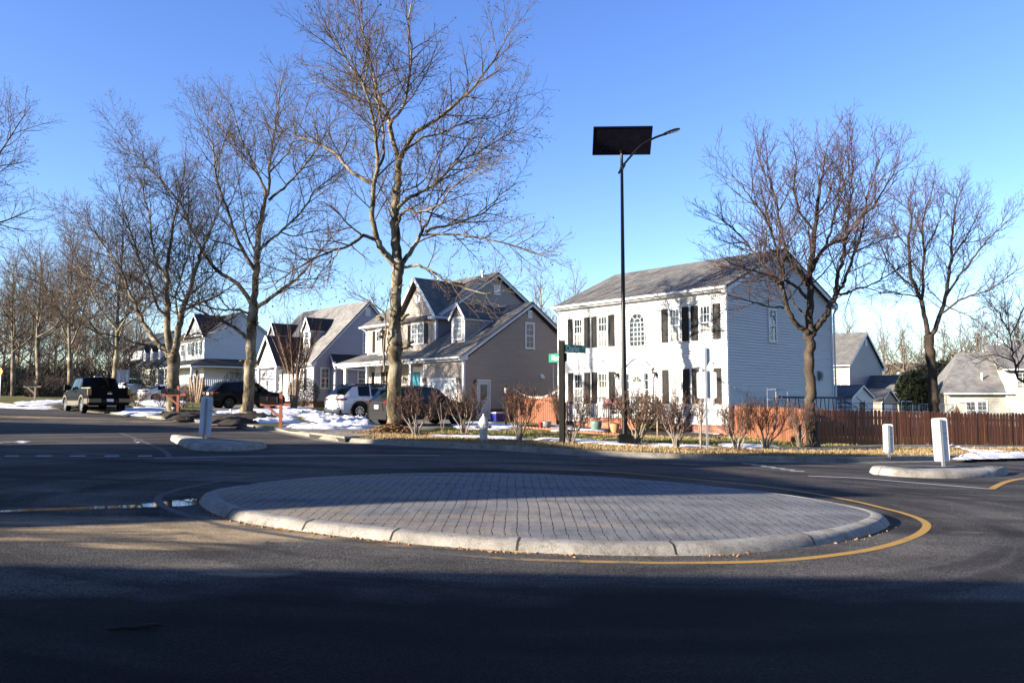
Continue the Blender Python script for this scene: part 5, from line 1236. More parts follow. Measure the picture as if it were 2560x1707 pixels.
def car(name, label, cat, loc, head, p):
    t = thing(name, label, cat, loc, math.atan2(head.y, head.x))
    L = p['L']; w0 = p['W'] / 2; belt = poly1(p['belt']); roof = poly1(p['roof']); wid = poly1([(a, b * w0) for a, b in p['wid']]); wr = p.get('wr', .80)
    ra = p['ra']; zs = p.get('sill', .24)
    xs = {0.0, L}
    for key in ('belt', 'roof', 'wid'): xs |= {a for a, _ in p[key] if 0 <= a <= L}
    for a, b in p['glass']: xs |= {a, b}
    for xw in (p['xr'], p['xf']):
        for i in range(13): xs.add(xw + ra * math.cos(math.pi * i / 12))
    n = int(L / .15)
    xs |= {L * i / n for i in range(n + 1)}
    X = sorted(xs); X = [x for i, x in enumerate(X) if i == 0 or x - X[i - 1] > .012]
    def zl(x):
        z = zs
        for xw in (p['xr'], p['xf']):
            if abs(x - xw) < ra: z = max(z, p['r'] + math.sqrt(ra * ra - (x - xw) ** 2) - .01)
        return z
    secs = []
    for x in X:
        w = wid(x); b = belt(x); rf = max(roof(x), b + .03); z0 = min(zl(x), b - .12); gh = rf - b; g = min(1, gh / .35)
        yr = w * (.93 - (.93 - wr) * g)
        fl = 1 - .03 * (1 - min(1, abs(x - p['xr']) / .7)) if False else 1
        secs.append([(0, min(zs, z0)), (w * .955, z0), (w * .99, z0 + (b - z0) * .25), (w * 1.0, z0 + (b - z0) * .55), (w * .985, z0 + (b - z0) * .85), (w * .945, b), (yr + .02 * g, rf - min(.09, gh * .6)), (yr * .93, rf - min(.03, gh * .25)), (yr * .55, rf), (0, rf + .012)])
    body, glass = MB(), {}
    inr = lambda x, R_: any(a <= x <= b for a, b in R_)
    for sgn in (1, -1):
        for i in range(len(X) - 1):
            A, B = secs[i], secs[i + 1]; xm = (X[i] + X[i + 1]) / 2; gh = min(roof(X[i]) - belt(X[i]), roof(X[i + 1]) - belt(X[i + 1]))
            sl = abs(roof(X[i + 1]) - roof(X[i])) / (X[i + 1] - X[i])
            for j in range(9):
                tgt = body
                if j == 5 and inr(xm, p['glass']): tgt = glass.setdefault(('side_window', sgn, [a <= xm <= b for a, b in p['glass']].index(True)), MB())
                if j >= 6 and sl > .3 and inr(xm, p['screen']): tgt = glass.setdefault(('windscreen' if xm > L / 2 else 'rear_window', 0, 0), MB())
                q = [(X[i], sgn * A[j][0], A[j][1]), (X[i + 1], sgn * B[j][0], B[j][1]), (X[i + 1], sgn * B[j + 1][0], B[j + 1][1]), (X[i], sgn * A[j + 1][0], A[j + 1][1])]
                tgt.quad(*(q if sgn < 0 else q[::-1]))
        for k_, S_ in ((0, secs[0]), (-1, secs[-1])):
            x = X[k_]; pts = [(x, sgn * y, z) for y, z in S_]; mid = (x, 0, (S_[0][1] + S_[-1][1]) / 2)
            for a, b in zip(pts, pts[1:]): body.add([a, b, mid], [(0, 1, 2) if (sgn > 0) == (k_ == -1) else (2, 1, 0)])
    bm = body
    b = bm.build('body', M[p['paint']], t, smooth=True, uv=False, sharp=.55)
    for gk in glass: glass[gk].build(gk[0], M[p.get('glassmat', 'car_glass')], t, smooth=True, uv=False, sharp=.55)
    # dark inner wheel housings and underbody
    mb = MB(); mb.box(.25, L - .3, -w0 * .80, w0 * .80, zs - .02, .62); mb.build('underbody', M['cladding'], t)
    if p.get('clad'):
        mb = MB()
        for xw in (p['xr'], p['xf']):
            for s in (1, -1):
                for i in range(14):
                    a0, a1 = math.pi * i / 14, math.pi * (i + 1) / 14; y = s * (wid(xw) + .012)
                    q = [(xw + rr * math.cos(a), y, p['r'] + rr * math.sin(a)) for rr, a in ((ra - .02, a0), (ra + .075, a0), (ra + .075, a1), (ra - .02, a1))]
                    q2 = [(x_, s * (wid(xw) * .93), z_) for x_, y_, z_ in q]; mb.hexa(q2 + q)
        for s in (1, -1): mb.box(p['xr'] + ra, p['xf'] - ra, s * w0 * .93, s * (w0 + .012), zs - .02, zs + .16)
        mb.box(-.03, .35, -w0 * .86, w0 * .86, zs, zs + .2); mb.build('cladding', M[p['clad']], t)
    for xw in (p['xr'], p['xf']):
        for s in (1, -1): wheel(t, xw, s * (w0 - .12), p['r'], .235, p.get('rim', 'rim'), p.get('spokes', 5), s)
    for s in (1, -1):
        mb = MB(); x = p['mirror']; z = belt(x) + .04; mb.box(x - .1, x + .08, s * w0 * .96, s * (w0 + .2), z, z + .15); mb.build('mirror', M[p.get('mirror_mat', p['paint'])], t)
        mb = MB(); y0, y1, z0, z1, xs_ = p['tail']; mb.box(-.025, .06, s * w0 * y0, s * w0 * y1, z0, z1); mb.box(.0, xs_, s * w0 * .93, s * w0 * (wid(.15) / w0 + .012), z0 + .01, z1 - .01); mb.build('tail_light', M['tail_red'], t)
        for hz in p.get('handle', []):
            mb = MB(); mb.box(hz - .1, hz + .1, s * w0 * .985, s * (w0 * 1.0 + .03), belt(hz) - .14, belt(hz) - .105); mb.build('door_handle', M[p.get('handle_mat', p['paint'])], t)
    mb = MB(); z = p['plate']; mb.box(-.03, -.012, -.155, .155, z - .08, z + .08); mb.build('licence_plate', M['plate'], t)
    for a, bb in p.get('rails', []):
        for s in (1, -1):
            mb = MB(); y = s * w0 * wr * .9; mb.tube([(a, y, roof(a) - .02), (a + .12, y, roof(a) + .05), (bb - .12, y, roof(bb) + .05), (bb, y, roof(bb) - .02)], [.018] * 4, 6); mb.build('roof_rail', M['cladding'], t)
    return t
SUV = dict(L=4.95, W=1.96, r=.37, ra=.45, xr=1.02, xf=3.90, sill=.27,
           belt=[(0, 1.03), (.12, 1.10), (1.0, 1.13), (3.6, 1.10), (3.95, 1.06), (4.7, .92), (4.95, .72)],
           roof=[(0, 1.05), (.10, 1.14), (.18, 1.20), (.62, 1.66), (.8, 1.70), (1.8, 1.765), (2.6, 1.755), (3.0, 1.68), (3.75, 1.12), (4.95, .74)],
           wid=[(0, .86), (.12, .93), (.45, .985), (.9, 1.0), (3.9, 1.0), (4.5, .95), (4.85, .80), (4.95, .66)],
           glass=[(.95, 1.62), (1.70, 2.50), (2.60, 3.25)], screen=[(.17, .64), (2.95, 3.78)], mirror=3.1, tail=(.50, .93, .92, 1.02, .40), plate=.52, rails=[(.85, 2.7)], handle=[1.55, 2.45])
mk = lambda base, **k: {**base, **k}
def wheel_at(p_w, head, prof, side):   # put the car so that its rear wheel on the given side touches p_w
    left = Vector((-head.y, head.x, 0)); return p_w - head * prof['xr'] - left * side * (prof['W'] / 2 - .12)
S1 = mk(SUV, paint='paint_white', clad='cladding', spokes=8)
pw = G(897, 1046, .14)
c1 = car('parked_car', 'white sport utility car with black roof and red tail lights in the driveway', 'car', wheel_at(pw, V, S1, -1), V, S1)
mb = MB(); mb.slab((.62, -.70, 1.675), (2.9, -.70, 1.72), (2.9, .70, 1.72), (.62, .70, 1.675), .02)
# black roof skin over the white body
o = MB(); rf_ = poly1(S1['roof'])
for i in range(14):
    xa, xb = .60 + i * .17, .60 + (i + 1) * .17
    for ya, yb, za, zb in ((-.80, -.70, -.075, -.015), (-.70, 0, -.015, .022), (0, .70, .022, -.015), (.70, .80, -.015, -.075)):
        o.quad((xa, ya, rf_(xa) + za + .012), (xb, ya, rf_(xb) + za + .012), (xb, yb, rf_(xb) + zb + .012), (xa, yb, rf_(xa) + zb + .012))
o.build('roof_skin', M['paint_black'], c1, smooth=True)
o = MB(); o.box(.0, .45, -.72, .72, 1.66, 1.70); o.build('spoiler', M['paint_black'], c1)
o = MB(); o.box(-.04, .02, -.55, .55, .36, .42); o.box(-.035, .02, -.80, -.45, .40, .56); o.box(-.035, .02, .45, .80, .40, .56); o.build('bumper_trim', M['chrome'], c1)
o = MB(); o.box(-.03, .0, -.5, .5, .96, .99); o.build('light_bar', M['cladding'], c1)
S2 = mk(SUV, L=4.60, W=1.86, xr=.93, xf=3.62, paint='paint_grey', clad='cladding', r=.36, ra=.44, sill=.27,
        belt=[(0, 1.0), (.1, 1.06), (.9, 1.12), (3.3, 1.06), (3.6, 1.02), (4.4, .88), (4.6, .66)],
        roof=[(0, 1.02), (.10, 1.10), (.18, 1.16), (.5, 1.58), (.62, 1.62), (1.5, 1.685), (2.3, 1.675), (2.7, 1.60), (3.42, 1.08), (4.6, .68)],
        wid=[(0, .84), (.12, .92), (.42, .98), (.9, 1.0), (3.6, 1.0), (4.2, .95), (4.5, .82), (4.6, .66)],
        glass=[(.85, 1.35), (1.45, 2.2), (2.3, 2.95)], screen=[(.17, .52), (2.66, 3.45)], mirror=2.85, tail=(.62, .95, .95, 1.06, .22), plate=.80, rails=[(.75, 2.45)], handle=[1.35, 2.15], glassmat='car_glass_green', rim='rim_dark')
c2 = car('parked_car', 'dark grey sport utility car parked behind the big sycamore trunk', 'car', wheel_at(G(1014, 1064, .14), V, S2, -1), V, S2)
o = MB(); o.prism([(-.015, -.55, .66), (-.015, .55, .66), (-.015, .42, .95), (-.015, -.42, .95)], (-.012, 0, 0)); o.build('hatch_panel', M['paint_grey'], c2)
o = MB(); o.box(.02, .4, -.66, .66, 1.58, 1.62); o.build('spoiler', M['paint_grey'], c2)
S3 = mk(SUV, W=1.98, paint='paint_black', spokes=5, rim='rim_dark', tail=(.45, .93, .93, 1.06, .4), plate=.95)
c3 = car('parked_car', 'black sport utility car with five-spoke wheels behind the second sycamore', 'car', wheel_at(G(572, 1021, .14), V, S3, -1), V, S3)
o = MB(); o.box(-.04, .05, -.8, .8, .42, .5); o.build('bumper_trim', M['chrome'], c3)
SED = dict(L=4.6, W=1.83, r=.33, ra=.40, xr=.98, xf=3.68, sill=.2, paint='paint_white',
           belt=[(0, .98), (.15, 1.0), (1.0, .99), (3.3, .93), (3.7, .88), (4.4, .74), (4.6, .58)],
           roof=[(0, 1.0), (.2, 1.045), (.45, 1.08), (1.35, 1.40), (1.9, 1.46), (2.5, 1.44), (3.45, .96), (4.6, .6)],
           wid=[(0, .82), (.12, .9), (.45, .98), (.9, 1.0), (3.6, 1.0), (4.2, .94), (4.5, .8), (4.6, .62)],
           glass=[(1.15, 1.75), (1.85, 2.75)], screen=[(.42, 1.4), (2.5, 3.5)], mirror=2.75, tail=(.40, .92, .86, .96, .42), plate=.6, handle=[1.7, 2.6])
c4 = car('parked_car', 'pale coupe in blue shade parked behind the farther mailbox', 'car', at(350, 1004, 66), V, SED)
S5 = mk(SUV, paint='paint_white', tail=(.7, .95, 1.0, 1.25, .2))
c5 = car('parked_car', 'pale sport utility car half hidden behind the pickup truck', 'car', at(335, 991, 74), U, S5)
TRK = dict(L=5.85, W=2.02, r=.40, ra=.48, xr=1.25, xf=4.75, sill=.42, wr=.78,
           belt=[(0, 1.27), (1.75, 1.27), (1.80, 1.24), (3.9, 1.22), (4.4, 1.18), (5.5, 1.08), (5.85, .86)],
           roof=[(0, 1.29), (1.70, 1.30), (1.76, 1.32), (1.98, 1.86), (2.2, 1.90), (3.2, 1.91), (3.6, 1.84), (4.3, 1.26), (5.85, .88)],
           wid=[(0, .965), (.1, .985), (.6, 1.0), (5.2, 1.0), (5.6, .94), (5.85, .82)],
           glass=[(2.02, 2.55), (2.65, 3.65)], screen=[(1.75, 2.02), (3.55, 4.32)], mirror=3.75, tail=(.84, .985, .92, 1.25, .14), plate=.66, handle=[2.5, 2.75], paint='paint_navy', mirror_mat='cladding', rim='rim', spokes=6)
tk = car('pickup_truck', 'dark navy pickup truck with sand-coloured lower panels parked on the left street', 'pickup truck', wheel_at(G(208, 1033), U, TRK, 1), U, TRK)
o = MB()
for s in (1, -1):
    o.box(1.75, 4.25, s * .98, s * 1.022, .44, .66); o.box(-.01, .76, s * .98, s * 1.022, .50, .76); o.box(1.74, 1.80, s * .98, s * 1.022, .5, .7)
    for xw in (1.25, 4.75):
        for i in range(14):
            a0, a1 = math.pi * i / 14, math.pi * (i + 1) / 14
            q = [(xw + rr * math.cos(a), s * 1.035, .40 + rr * math.sin(a)) for rr, a in ((.46, a0), (.56, a0), (.56, a1), (.46, a1))]; o.hexa([(x_, s * .97, z_) for x_, y_, z_ in q] + q)
o.build('lower_panels', M['paint_sand'], tk)
o = MB(); o.box(-.16, .02, -.98, -.42, .56, .76); o.box(-.16, .02, .42, .98, .56, .76); o.build('rear_bumper', M['paint_sand'], tk); o = MB(); o.box(-.15, .02, -.42, .42, .54, .72); o.build('bumper_step', M['cladding'], tk)
o = MB(); o.box(-.175, -.16, -.155, .155, .60, .74); o.build('licence_plate', M['plate'], tk)
o = MB(); o.box(-.02, .0, -.78, .78, .80, 1.24); o.box(-.035, -.02, -.14, .14, 1.02, 1.09); tg = o.build('tailgate', M['paint_navy'], tk)
o = MB(); o.lathe([(.0, 0), (.10, 0), (.10, .012), (.0, .012)], (0, 0, 0), 16); b_ = o.build('tailgate_badge', M['chrome'], tg, uv=False); b_.location = (-.022, 0, 1.04); b_.rotation_euler = (0, R(-90), 0); b_.scale = (.6, 1.3, 1)
o = MB()
for s in (1, -1): o.box(1.8, 4.3, s * .98, s * 1.16, .40, .45)
o.build('running_board', M['chrome'], tk)
for s in (1, -1):
    o = MB(); o.box(3.6, 3.78, s * 1.05, s * 1.3, 1.2, 1.5); o.build('tow_mirror', M['cladding'], tk)
o = MB(); o.box(.02, 1.72, -.93, -.88, 1.26, 1.33); o.box(.02, 1.72, .88, .93, 1.26, 1.33); o.build('bed_rail', M['chrome'], tk)
o = MB(); o.box(2.2, 2.35, -.2, .2, 1.90, 1.94); o.build('third_light', M['plate'], tk)
# ---------------------------------------------------------------- street furniture
def sign_panel(w, h, r, th=.003, n=6):
    pts = []
    for cx, cz, a0 in ((w / 2 - r, h / 2 - r, 0), (-w / 2 + r, h / 2 - r, 90), (-w / 2 + r, -h / 2 + r, 180), (w / 2 - r, -h / 2 + r, 270)):
        for i in range(n + 1):
            a = R(a0 + 90 * i / n); pts.append((cx + r * math.cos(a), 0, cz + r * math.sin(a)))
    return pts
def keep_sign(label, S, topy, boty, wpx, rz, mat_tint=None, dz=.15, lean=0.0):
    p = G(*S, dz); p.z = T(p.x, p.y) + dz - .01; sc = p.y / FX
    t = thing('island_sign', label, 'sign', p, rz, 'narrow sign backs on the splitter islands'); t.rotation_euler = (0, lean, rz)
    z1 = (S[1] - topy) * sc; z0 = (S[1] - boty) * sc; w = wpx * sc; h = z1 - z0
    mb = MB(); mb.prism([(x, -.001, z + (z0 + z1) / 2) for x, _, z in sign_panel(w, h, .05)], (0, .004, 0)); pn = mb.build('sign_panel', M['alu'], t)
    mb = MB(); mb.prism([(x * .99, .0035, z * .995 + (z0 + z1) / 2) for x, _, z in sign_panel(w, h, .05)], (0, .002, 0)); mb.build('sign_face', M['sign_white'], t)
    # perforated square post in front of the back of the panel
    mb = MB(); a = .028
    mb.box(-a, -a + .004, -2 * a - .002, -.002, -.05, z1 - .03); mb.box(a - .004, a, -2 * a - .002, -.002, -.05, z1 - .03); mb.box(-a + .004, a - .004, -.006, -.002, -.05, z1 - .03)
    z = .03
    mb.box(-a + .004, -.010, -2 * a - .002, -2 * a + .002, -.05, z1 - .03); mb.box(.010, a - .004, -2 * a - .002, -2 * a + .002, -.05, z1 - .03)
    while z < z1 - .06: mb.box(-.010, .010, -2 * a - .002, -2 * a + .002, z, z + .03); z += .05
    mb.build('post', M['galv'], t)
    mb = MB(); mb.box(-a + .005, a - .005, -.012, -.007, -.05, z1 - .04); mb.build('post_core', M['joint'], t)
    zm = z0 + h * .62
    mb = MB(); mb.box(w * .2, w * .42, -.004, -.0015, zm, zm + .05); mb.box(w * .35, w * .46, -.004, -.0015, zm - .12, zm - .09); mb.build('sticker', M['galv'], pn)
keep_sign('narrow sign back on a perforated post on the shaded left island', (511, 1100), 992, 1086, 31, R(-4), lean=R(2.2))
keep_sign('narrow sign back standing on the sunlit right island nearest the paved circle', (2357, 1169), 1045, 1152, 40, R(2), lean=R(-2.2))
keep_sign('smallest narrow sign back on the farther island by the right kerb', (2222, 1141), 1060, 1131, 25, R(-4), dz=.14)

# yield sign seen from behind, with a rectangular sign under it
p = G(1768, 1127, .14); p.z = T(p.x, p.y) + .1; sc = p.y / FX
yt = thing('yield_sign', 'back of a triangular yield sign with a rectangular sign below on one steel post', 'sign', p, R(-6))
zz = lambda y: (1127 - y) * sc
mb = MB(); mb.box(-.03, .03, -.055, -.005, -.1, zz(867)); mb.build('post', M['galv'], yt)
mb = MB(); z = .05
while z < 1.45: mb.box(-.012, .012, -.0565, -.054, z, z + .028); z += .05
mb.build('post_hole', M['joint'], yt)
w_ = 51 * sc; zt, zb = zz(868), zz(908) - .13
mb = MB(); pts = []
for cx, cz, a0, a1 in ((-w_ / 2 + .04, zt - .04, 90, 210), (0, zb + .05, 210, 330), (w_ / 2 - .04, zt - .04, -30, 90)):
    for i in range(6): a = R(a0 + (a1 - a0) * i / 5); pts.append((cx + .04 * math.cos(a), -.002, cz + .04 * math.sin(a)))
mb.prism(pts, (0, .004, 0)); mb.build('triangle_panel', M['alu'], yt)
mb = MB(); zc = (zz(928) + zz(993)) / 2; mb.prism([(x + .02, -.002, z + zc) for x, _, z in sign_panel(48 * sc, 65 * sc, .05)], (0, .004, 0)); mb.build('lower_panel', M['alu'], yt)

# street-name sign on a square wooden post
p = G(1406, 1109, .14); p.z = T(p.x, p.y) + .12; sc = p.y / FX
ns = thing('street_name_sign', 'dark square wooden post with two green street-name blades', 'street sign', p, R(-22))
zz = lambda y: (1109 - y) * sc
mb = MB(); mb.box(-.077, .077, -.077, .077, -.2, zz(851)); mb.build('post', M['post_wood'], ns)
def blade(text, suf, zc, h, w, ang, off, flip, tsize, fmat):
    b = bpy.data.objects.new('street_blade', None)
    mb = MB(); mb.prism([(x, -.002, z) for x, _, z in sign_panel(w, h, .012)], (0, .004, 0)); bl = mb.build('street_blade', M[fmat], ns); bpy.data.objects.remove(b)
    bl.location = (math.cos(ang) * off, math.sin(ang) * off, zc); bl.rotation_euler = (0, 0, ang + (math.pi if flip else 0))
    lettering(text, tsize, M['sign_letter'], bl, (-w * .10 if suf else 0, -.004, -.005), (R(90), 0, 0), .001, .72 if len(text) > 5 else .62)
    if suf: lettering(suf, tsize * .45, M['sign_letter'], bl, (w * (.40 if len(text) > 5 else .33), -.004, h * .2), (R(90), 0, 0), .001, .85)
    return bl
M['sign_green_dark'] = M['sign_green']
bl = blade('Charles', 'ST', zz(869.5), .25, 1.0, R(41.7 + 22), .585, False, .27, 'sign_green')
bl = blade('Miami', 'AV', zz(892.5), .275, .80, R(131.7 + 22), .27, True, .255, 'sign_green')
q = Vector((math.cos(R(41.7 + 22)), math.sin(R(41.7 + 22)), 0)) * .085; bl.location = Vector(bl.location) + q
# solar street lamp
p = G(1562, 1111, .14); p.z = T(p.x, p.y) + .13; sc = p.y / FX; X0 = 1562
zz = lambda y: (1111 - y) * sc
sl_ = thing('street_lamp', 'tall black solar street lamp with a curved arm and a square base cover', 'street lamp', p, 0)
mb = MB(); mb.box(-.28, .28, -.28, .28, -.3, .03); mb.build('footing', M['concrete'], sl_)
mb = MB(); mb.box(-.205, .205, -.205, .205, .03, .26); mb.box(-.22, .22, -.22, .22, .26, .31); mb.box(-.16, .16, -.16, .16, .31, .36); mb.build('base_cover', M['lamp_metal'], sl_)
mb = MB(); mb.tube([(0, 0, 0), (0, 0, 1.2), (0, 0, zz(700)), (0, 0, zz(374))], [.092, .088, .063, .045], 20); mb.build('pole', M['lamp_metal'], sl_, smooth=True, sharp=.8)
AP = [(1550, 433), (1562, 412), (1580, 390), (1605, 363), (1632, 346), (1655, 336), (1672, 331)]
mb = MB(); mb.tube([((q.x - X0) * sc, -.34, zz(q.y)) for q in smooth_path([Vector((a, b, 0)) for a, b in AP], 5)], [.036] * 31, 10)
mb.cyl((0, .0, zz(412)), (0, -.37, zz(412)), .07, .07, 12); mb.build('lamp_arm', M['lamp_metal'], sl_, smooth=True, sharp=.8)
hx, hz_ = (1687 - X0) * sc, zz(324.5)
mb = MB(); rows = [(-.30, .045, .03), (-.22, .075, .045), (-.10, .13, .055), (.05, .155, .055), (.17, .135, .045), (.24, .07, .03)]
o = len(mb.v)
for x, hw_, th in rows:
    for j in range(12):
        a = 2 * math.pi * j / 12; mb.v.append((x, hw_ * math.cos(a), max(-.02, th * math.sin(a))))
for i in range(len(rows) - 1):
    for j in range(12):
        j2 = (j + 1) % 12; mb.f.append((i * 12 + j, i * 12 + j2, (i + 1) * 12 + j2, (i + 1) * 12 + j)); mb.m.append(0)
mb.f += [tuple(range(12))[::-1], tuple(range(60, 72))]; mb.m += [0, 0]
hd = mb.build('lamp_head', M['lamp_metal'], sl_, uv=False); hd.location = (hx, -.34, hz_); hd.rotation_euler = (R(0), R(-17), 0)
mb = MB(); mb.box(-.09, .19, -.10, .10, -.032, -.018); l = mb.build('lamp_lens', M['lantern_glass'], hd)
# solar panel tilted towards the sun
pw_, ph_ = (1637 - 1489) * sc, .95
mb = MB(); mb.box(-pw_ / 2, pw_ / 2, -ph_ / 2, ph_ / 2, -.02, .02); pn = mb.build('solar_panel', M['panel'], sl_); pn.location = ((1563 - X0) * sc, -.05, zz(341)); pn.rotation_euler = (R(-48), 0, R(-2))
mb = MB(); mb.box(-pw_ / 2, pw_ / 2, ph_ / 2 - .04, ph_ / 2 + .005, -.03, .024); mb.box(-pw_ / 2, pw_ / 2, -ph_ / 2 - .005, -ph_ / 2 + .04, -.03, .024); mb.box(-pw_ / 2 - .005, -pw_ / 2 + .03, -ph_ / 2, ph_ / 2, -.03, .024); mb.box(pw_ / 2 - .03, pw_ / 2 + .005, -ph_ / 2, ph_ / 2, -.03, .024); mb.build('panel_frame', M['lamp_metal'], pn)
mb = MB(); mb.cyl((0, 0, zz(376)), (.0, .16, zz(362)), .05, .05, 10); mb.build('panel_bracket', M['lamp_metal'], sl_)

# fire hydrant
p = G(1209, 1101, .14); p.z = T(p.x, p.y) + .13
hy = thing('fire_hydrant', 'white fire hydrant with a pointed bonnet on the straw verge', 'hydrant', p, R(20)); hy.scale = (1.08, 1.08, .94)
mb = MB(); mb.lathe([(.15, -.05), (.15, .03), (.115, .04), (.11, .36), (.125, .40), (.135, .50), (.135, .55)], (0, 0, 0), 22); mb.lathe([(.165, .55), (.165, .59), (.15, .60)], (0, 0, 0), 22); mb.build('barrel', M['hydrant'], hy, smooth=True, sharp=.6)
mb = MB(); mb.lathe([(.155, .60), (.15, .63), (.11, .72), (.06, .81), (.035, .84), (.032, .90), (.012, .905)], (0, 0, 0), 22); mb.build('bonnet', M['hydrant'], hy, smooth=True, sharp=.6)
for nm, d, r_, l_ in (('pumper_nozzle', (-.15, -1, 0), .072, .20), ('hose_nozzle', (1, -.15, 0), .052, .19), ('hose_nozzle', (-1, .15, 0), .052, .19)):
    d = Vector(d).normalized(); c = Vector((0, 0, .47)); mb = MB(); mb.cyl(c, c + d * l_, r_ * .8, r_ * .8, 14); mb.cyl(c + d * l_ * .8, c + d * (l_ + .03), r_, r_ * .95, 8); mb.cyl(c + d * (l_ + .03), c + d * (l_ + .06), .022, .02, 5); mb.build(nm, M['hydrant'], hy)

# mailboxes
def mailbox(label, S, ptop, hpost, arm_dir, wm='mail_wood'):
    p = G(*S, .14); p.z = T(p.x, p.y) + .1
    t = thing('mailbox', label, 'mailbox', p, arm_dir, 'kerbside mailboxes')
    mb = MB(); mb.box(-.055, .055, -.055, .055, -.1, hpost); mb.build('post', M[wm], t)
    mb = MB(); mb.box(-.06, .06, -.06, .06, hpost, hpost + .05); mb.build('post_cap', M['black_metal'], t)
    mb = MB(); za = hpost - .38; mb.box(-.75, .35, -.045, .045, za - .1, za); mb.beam((-.5, 0, za - .1), (-.03, 0, za - .52), .08, .09, (0, 1, 0)); mb.build('arm', M[wm], t)
    mb = MB(); pts = [(-.11, 0), (.11, 0), (.11, .15)] + [(.11 * math.cos(R(a)), .15 + .10 * math.sin(R(a))) for a in range(20, 180, 20)] + [(-.11, .15)]
    mb.prism([(-.76, x, za + .01 + z) for x, z in pts], (.62, 0, 0)); bx = mb.build('box', M['black_metal'], t)
    mb = MB(); mb.prism([(-.775, x * 1.04, za + .01 + z * 1.03) for x, z in pts], (.014, 0, 0)); mb.box(-.79, -.775, -.02, .02, za + .18, za + .2); mb.build('box_door', M['black_metal'], bx)
    mb = MB(); mb.box(-.5, -.47, -.125, -.112, za + .1, za + .24); mb.build('flag', M['pot_red'], bx)
mailbox('black mailbox on a reddish post at the near end of the driveway', (701, 1068), 993, 1.32, R(8))
mailbox('black mailbox on a reddish post beside the third sycamore', (444, 1037), 966, 1.45, R(8))
mailbox('small dark mailbox on a pale post before the farther sycamores', (87, 1004), 962, 1.5, R(8), 'shrub_stem')

# speed limit sign and the orange sign at the left edge
p = at(304.5, 1030, 45); p.z = T(p.x, p.y)
sp = thing('speed_limit_sign', 'speed limit sign reading 25 above the tail of the pickup truck', 'sign', p, R(38)); sc = 45 / FX
z1 = CAMH + (1000 - 924.5) * sc - p.z; z0 = CAMH + (1000 - 956.5) * sc - p.z; w_ = 27.5 * sc; zc = (z0 + z1) / 2
mb = MB(); mb.prism([(x, -.002, z + zc) for x, _, z in sign_panel(w_, z1 - z0, .04)], (0, .004, 0)); pn = mb.build('sign_panel', M['sign_white'], sp)
mb = MB(); e = .018
for a, b, c, d in ((-w_ / 2 + .03, w_ / 2 - .03, z1 - .03 - e, z1 - .03), (-w_ / 2 + .03, w_ / 2 - .03, z0 + .03, z0 + .03 + e), (-w_ / 2 + .03, -w_ / 2 + .03 + e, z0 + .03, z1 - .03), (w_ / 2 - .03 - e, w_ / 2 - .03, z0 + .03, z1 - .03)): mb.box(a, b, -.004, -.002, c, d)
mb.build('border', M['sign_black'], pn)
for tx, sz, z in (('SPEED', .15, z1 - .15), ('LIMIT', .15, z1 - .30), ('25', .36, z0 + .20)): lettering(tx, sz, M['sign_black'], pn, (0, -.004, z), (R(90), 0, 0), .001, 1.0)
mb = MB(); mb.box(-.03, .03, .004, .05, -.2, z1 - .05); mb.build('post', M['galv'], sp)
p = at(-1, 980, 62); p.z = T(p.x, p.y); sc = 62 / FX
og = thing('warning_sign', 'orange diamond warning sign at the left edge among the far trees', 'sign', p, R(-30)); z = CAMH + (1000 - 929) * sc - p.z
mb = MB(); mb.prism([(0, 0, z + .34), (-.34, 0, z), (0, 0, z - .34), (.34, 0, z)], (0, .004, 0)); mb.build('sign_panel', M['sign_orange'], og); mb = MB(); mb.box(-.03, .03, .006, .05, 0, z + .2); mb.build('post', M['galv'], og)

# ---- picket fences
def fence(label, pts, h, bw=.14, gap=.02, far=None, seed=0):
    """pts: ground points (Vector); boards face the road"""
    rnd = random.Random(seed); o = pts[0].copy(); o.z = T(o.x, o.y) + .05
    t = thing('picket_fence', label, 'fence', o); rel = lambda q: q - o
    mb = MB(); rails = MB(); posts = []
    for a, b in zip(pts, pts[1:]):
        d = (b - a); d.z = 0; L = d.length; d.normalize(); n = Vector((d.y, -d.x, 0)); s = 0
        for z in (.35, h - .3):
            A, B = a + d * .0, b; A = Vector((A.x, A.y, T(A.x, A.y) + z + .12)); B = Vector((B.x, B.y, T(B.x, B.y) + z + .12)); rails.beam(rel(A) - n * .03, rel(B) - n * .03, .04, .09)
        k = int(L / 2.3) + 1
        for i in range(k + 1):
            q = a + d * (L * i / k); z = T(q.x, q.y); q = Vector((q.x, q.y, 0)) - n * .1
            pb = MB(); pb.box(q.x - o.x - .05, q.x - o.x + .05, q.y - o.y - .05, q.y - o.y + .05, z - .2 - o.z, z + h + .05 - o.z); posts.append(pb)
        while s < L:
            w = bw * rnd.uniform(.92, 1.05); q = a + d * (s + w / 2); z0 = T(q.x, q.y) + .10 - o.z + rnd.uniform(-.02, .02); hh = h + rnd.uniform(-.03, .03); c = rel(Vector((q.x, q.y, 0))); c.z = 0
            th = .018 ; c = c + n * rnd.uniform(-.004, .004); hw_ = w / 2
            prof = [(-hw_, z0), (hw_, z0), (hw_, z0 + hh - .07), (hw_ * .6, z0 + hh - .015), (hw_ * .25, z0 + hh), (-hw_ * .25, z0 + hh), (-hw_ * .6, z0 + hh - .015), (-hw_, z0 + hh - .07)]
            mb.prism([c + d * x + n * (th / 2) + Vector((0, 0, z)) for x, z in prof], -n * th); s += w + gap
    mb.build('pickets', M['fence_wood'], t); rails.build('rails', M['fence_wood'], t)
    for pb in posts: pb.build('post', M['fence_wood'], t)
    return t
hw = lambda x, y: P0 + (-U) * x + V * y
f0 = hw(.06, .30); f0.z = 0; c_ = G(2012, 1112, .1); c_.z = 0
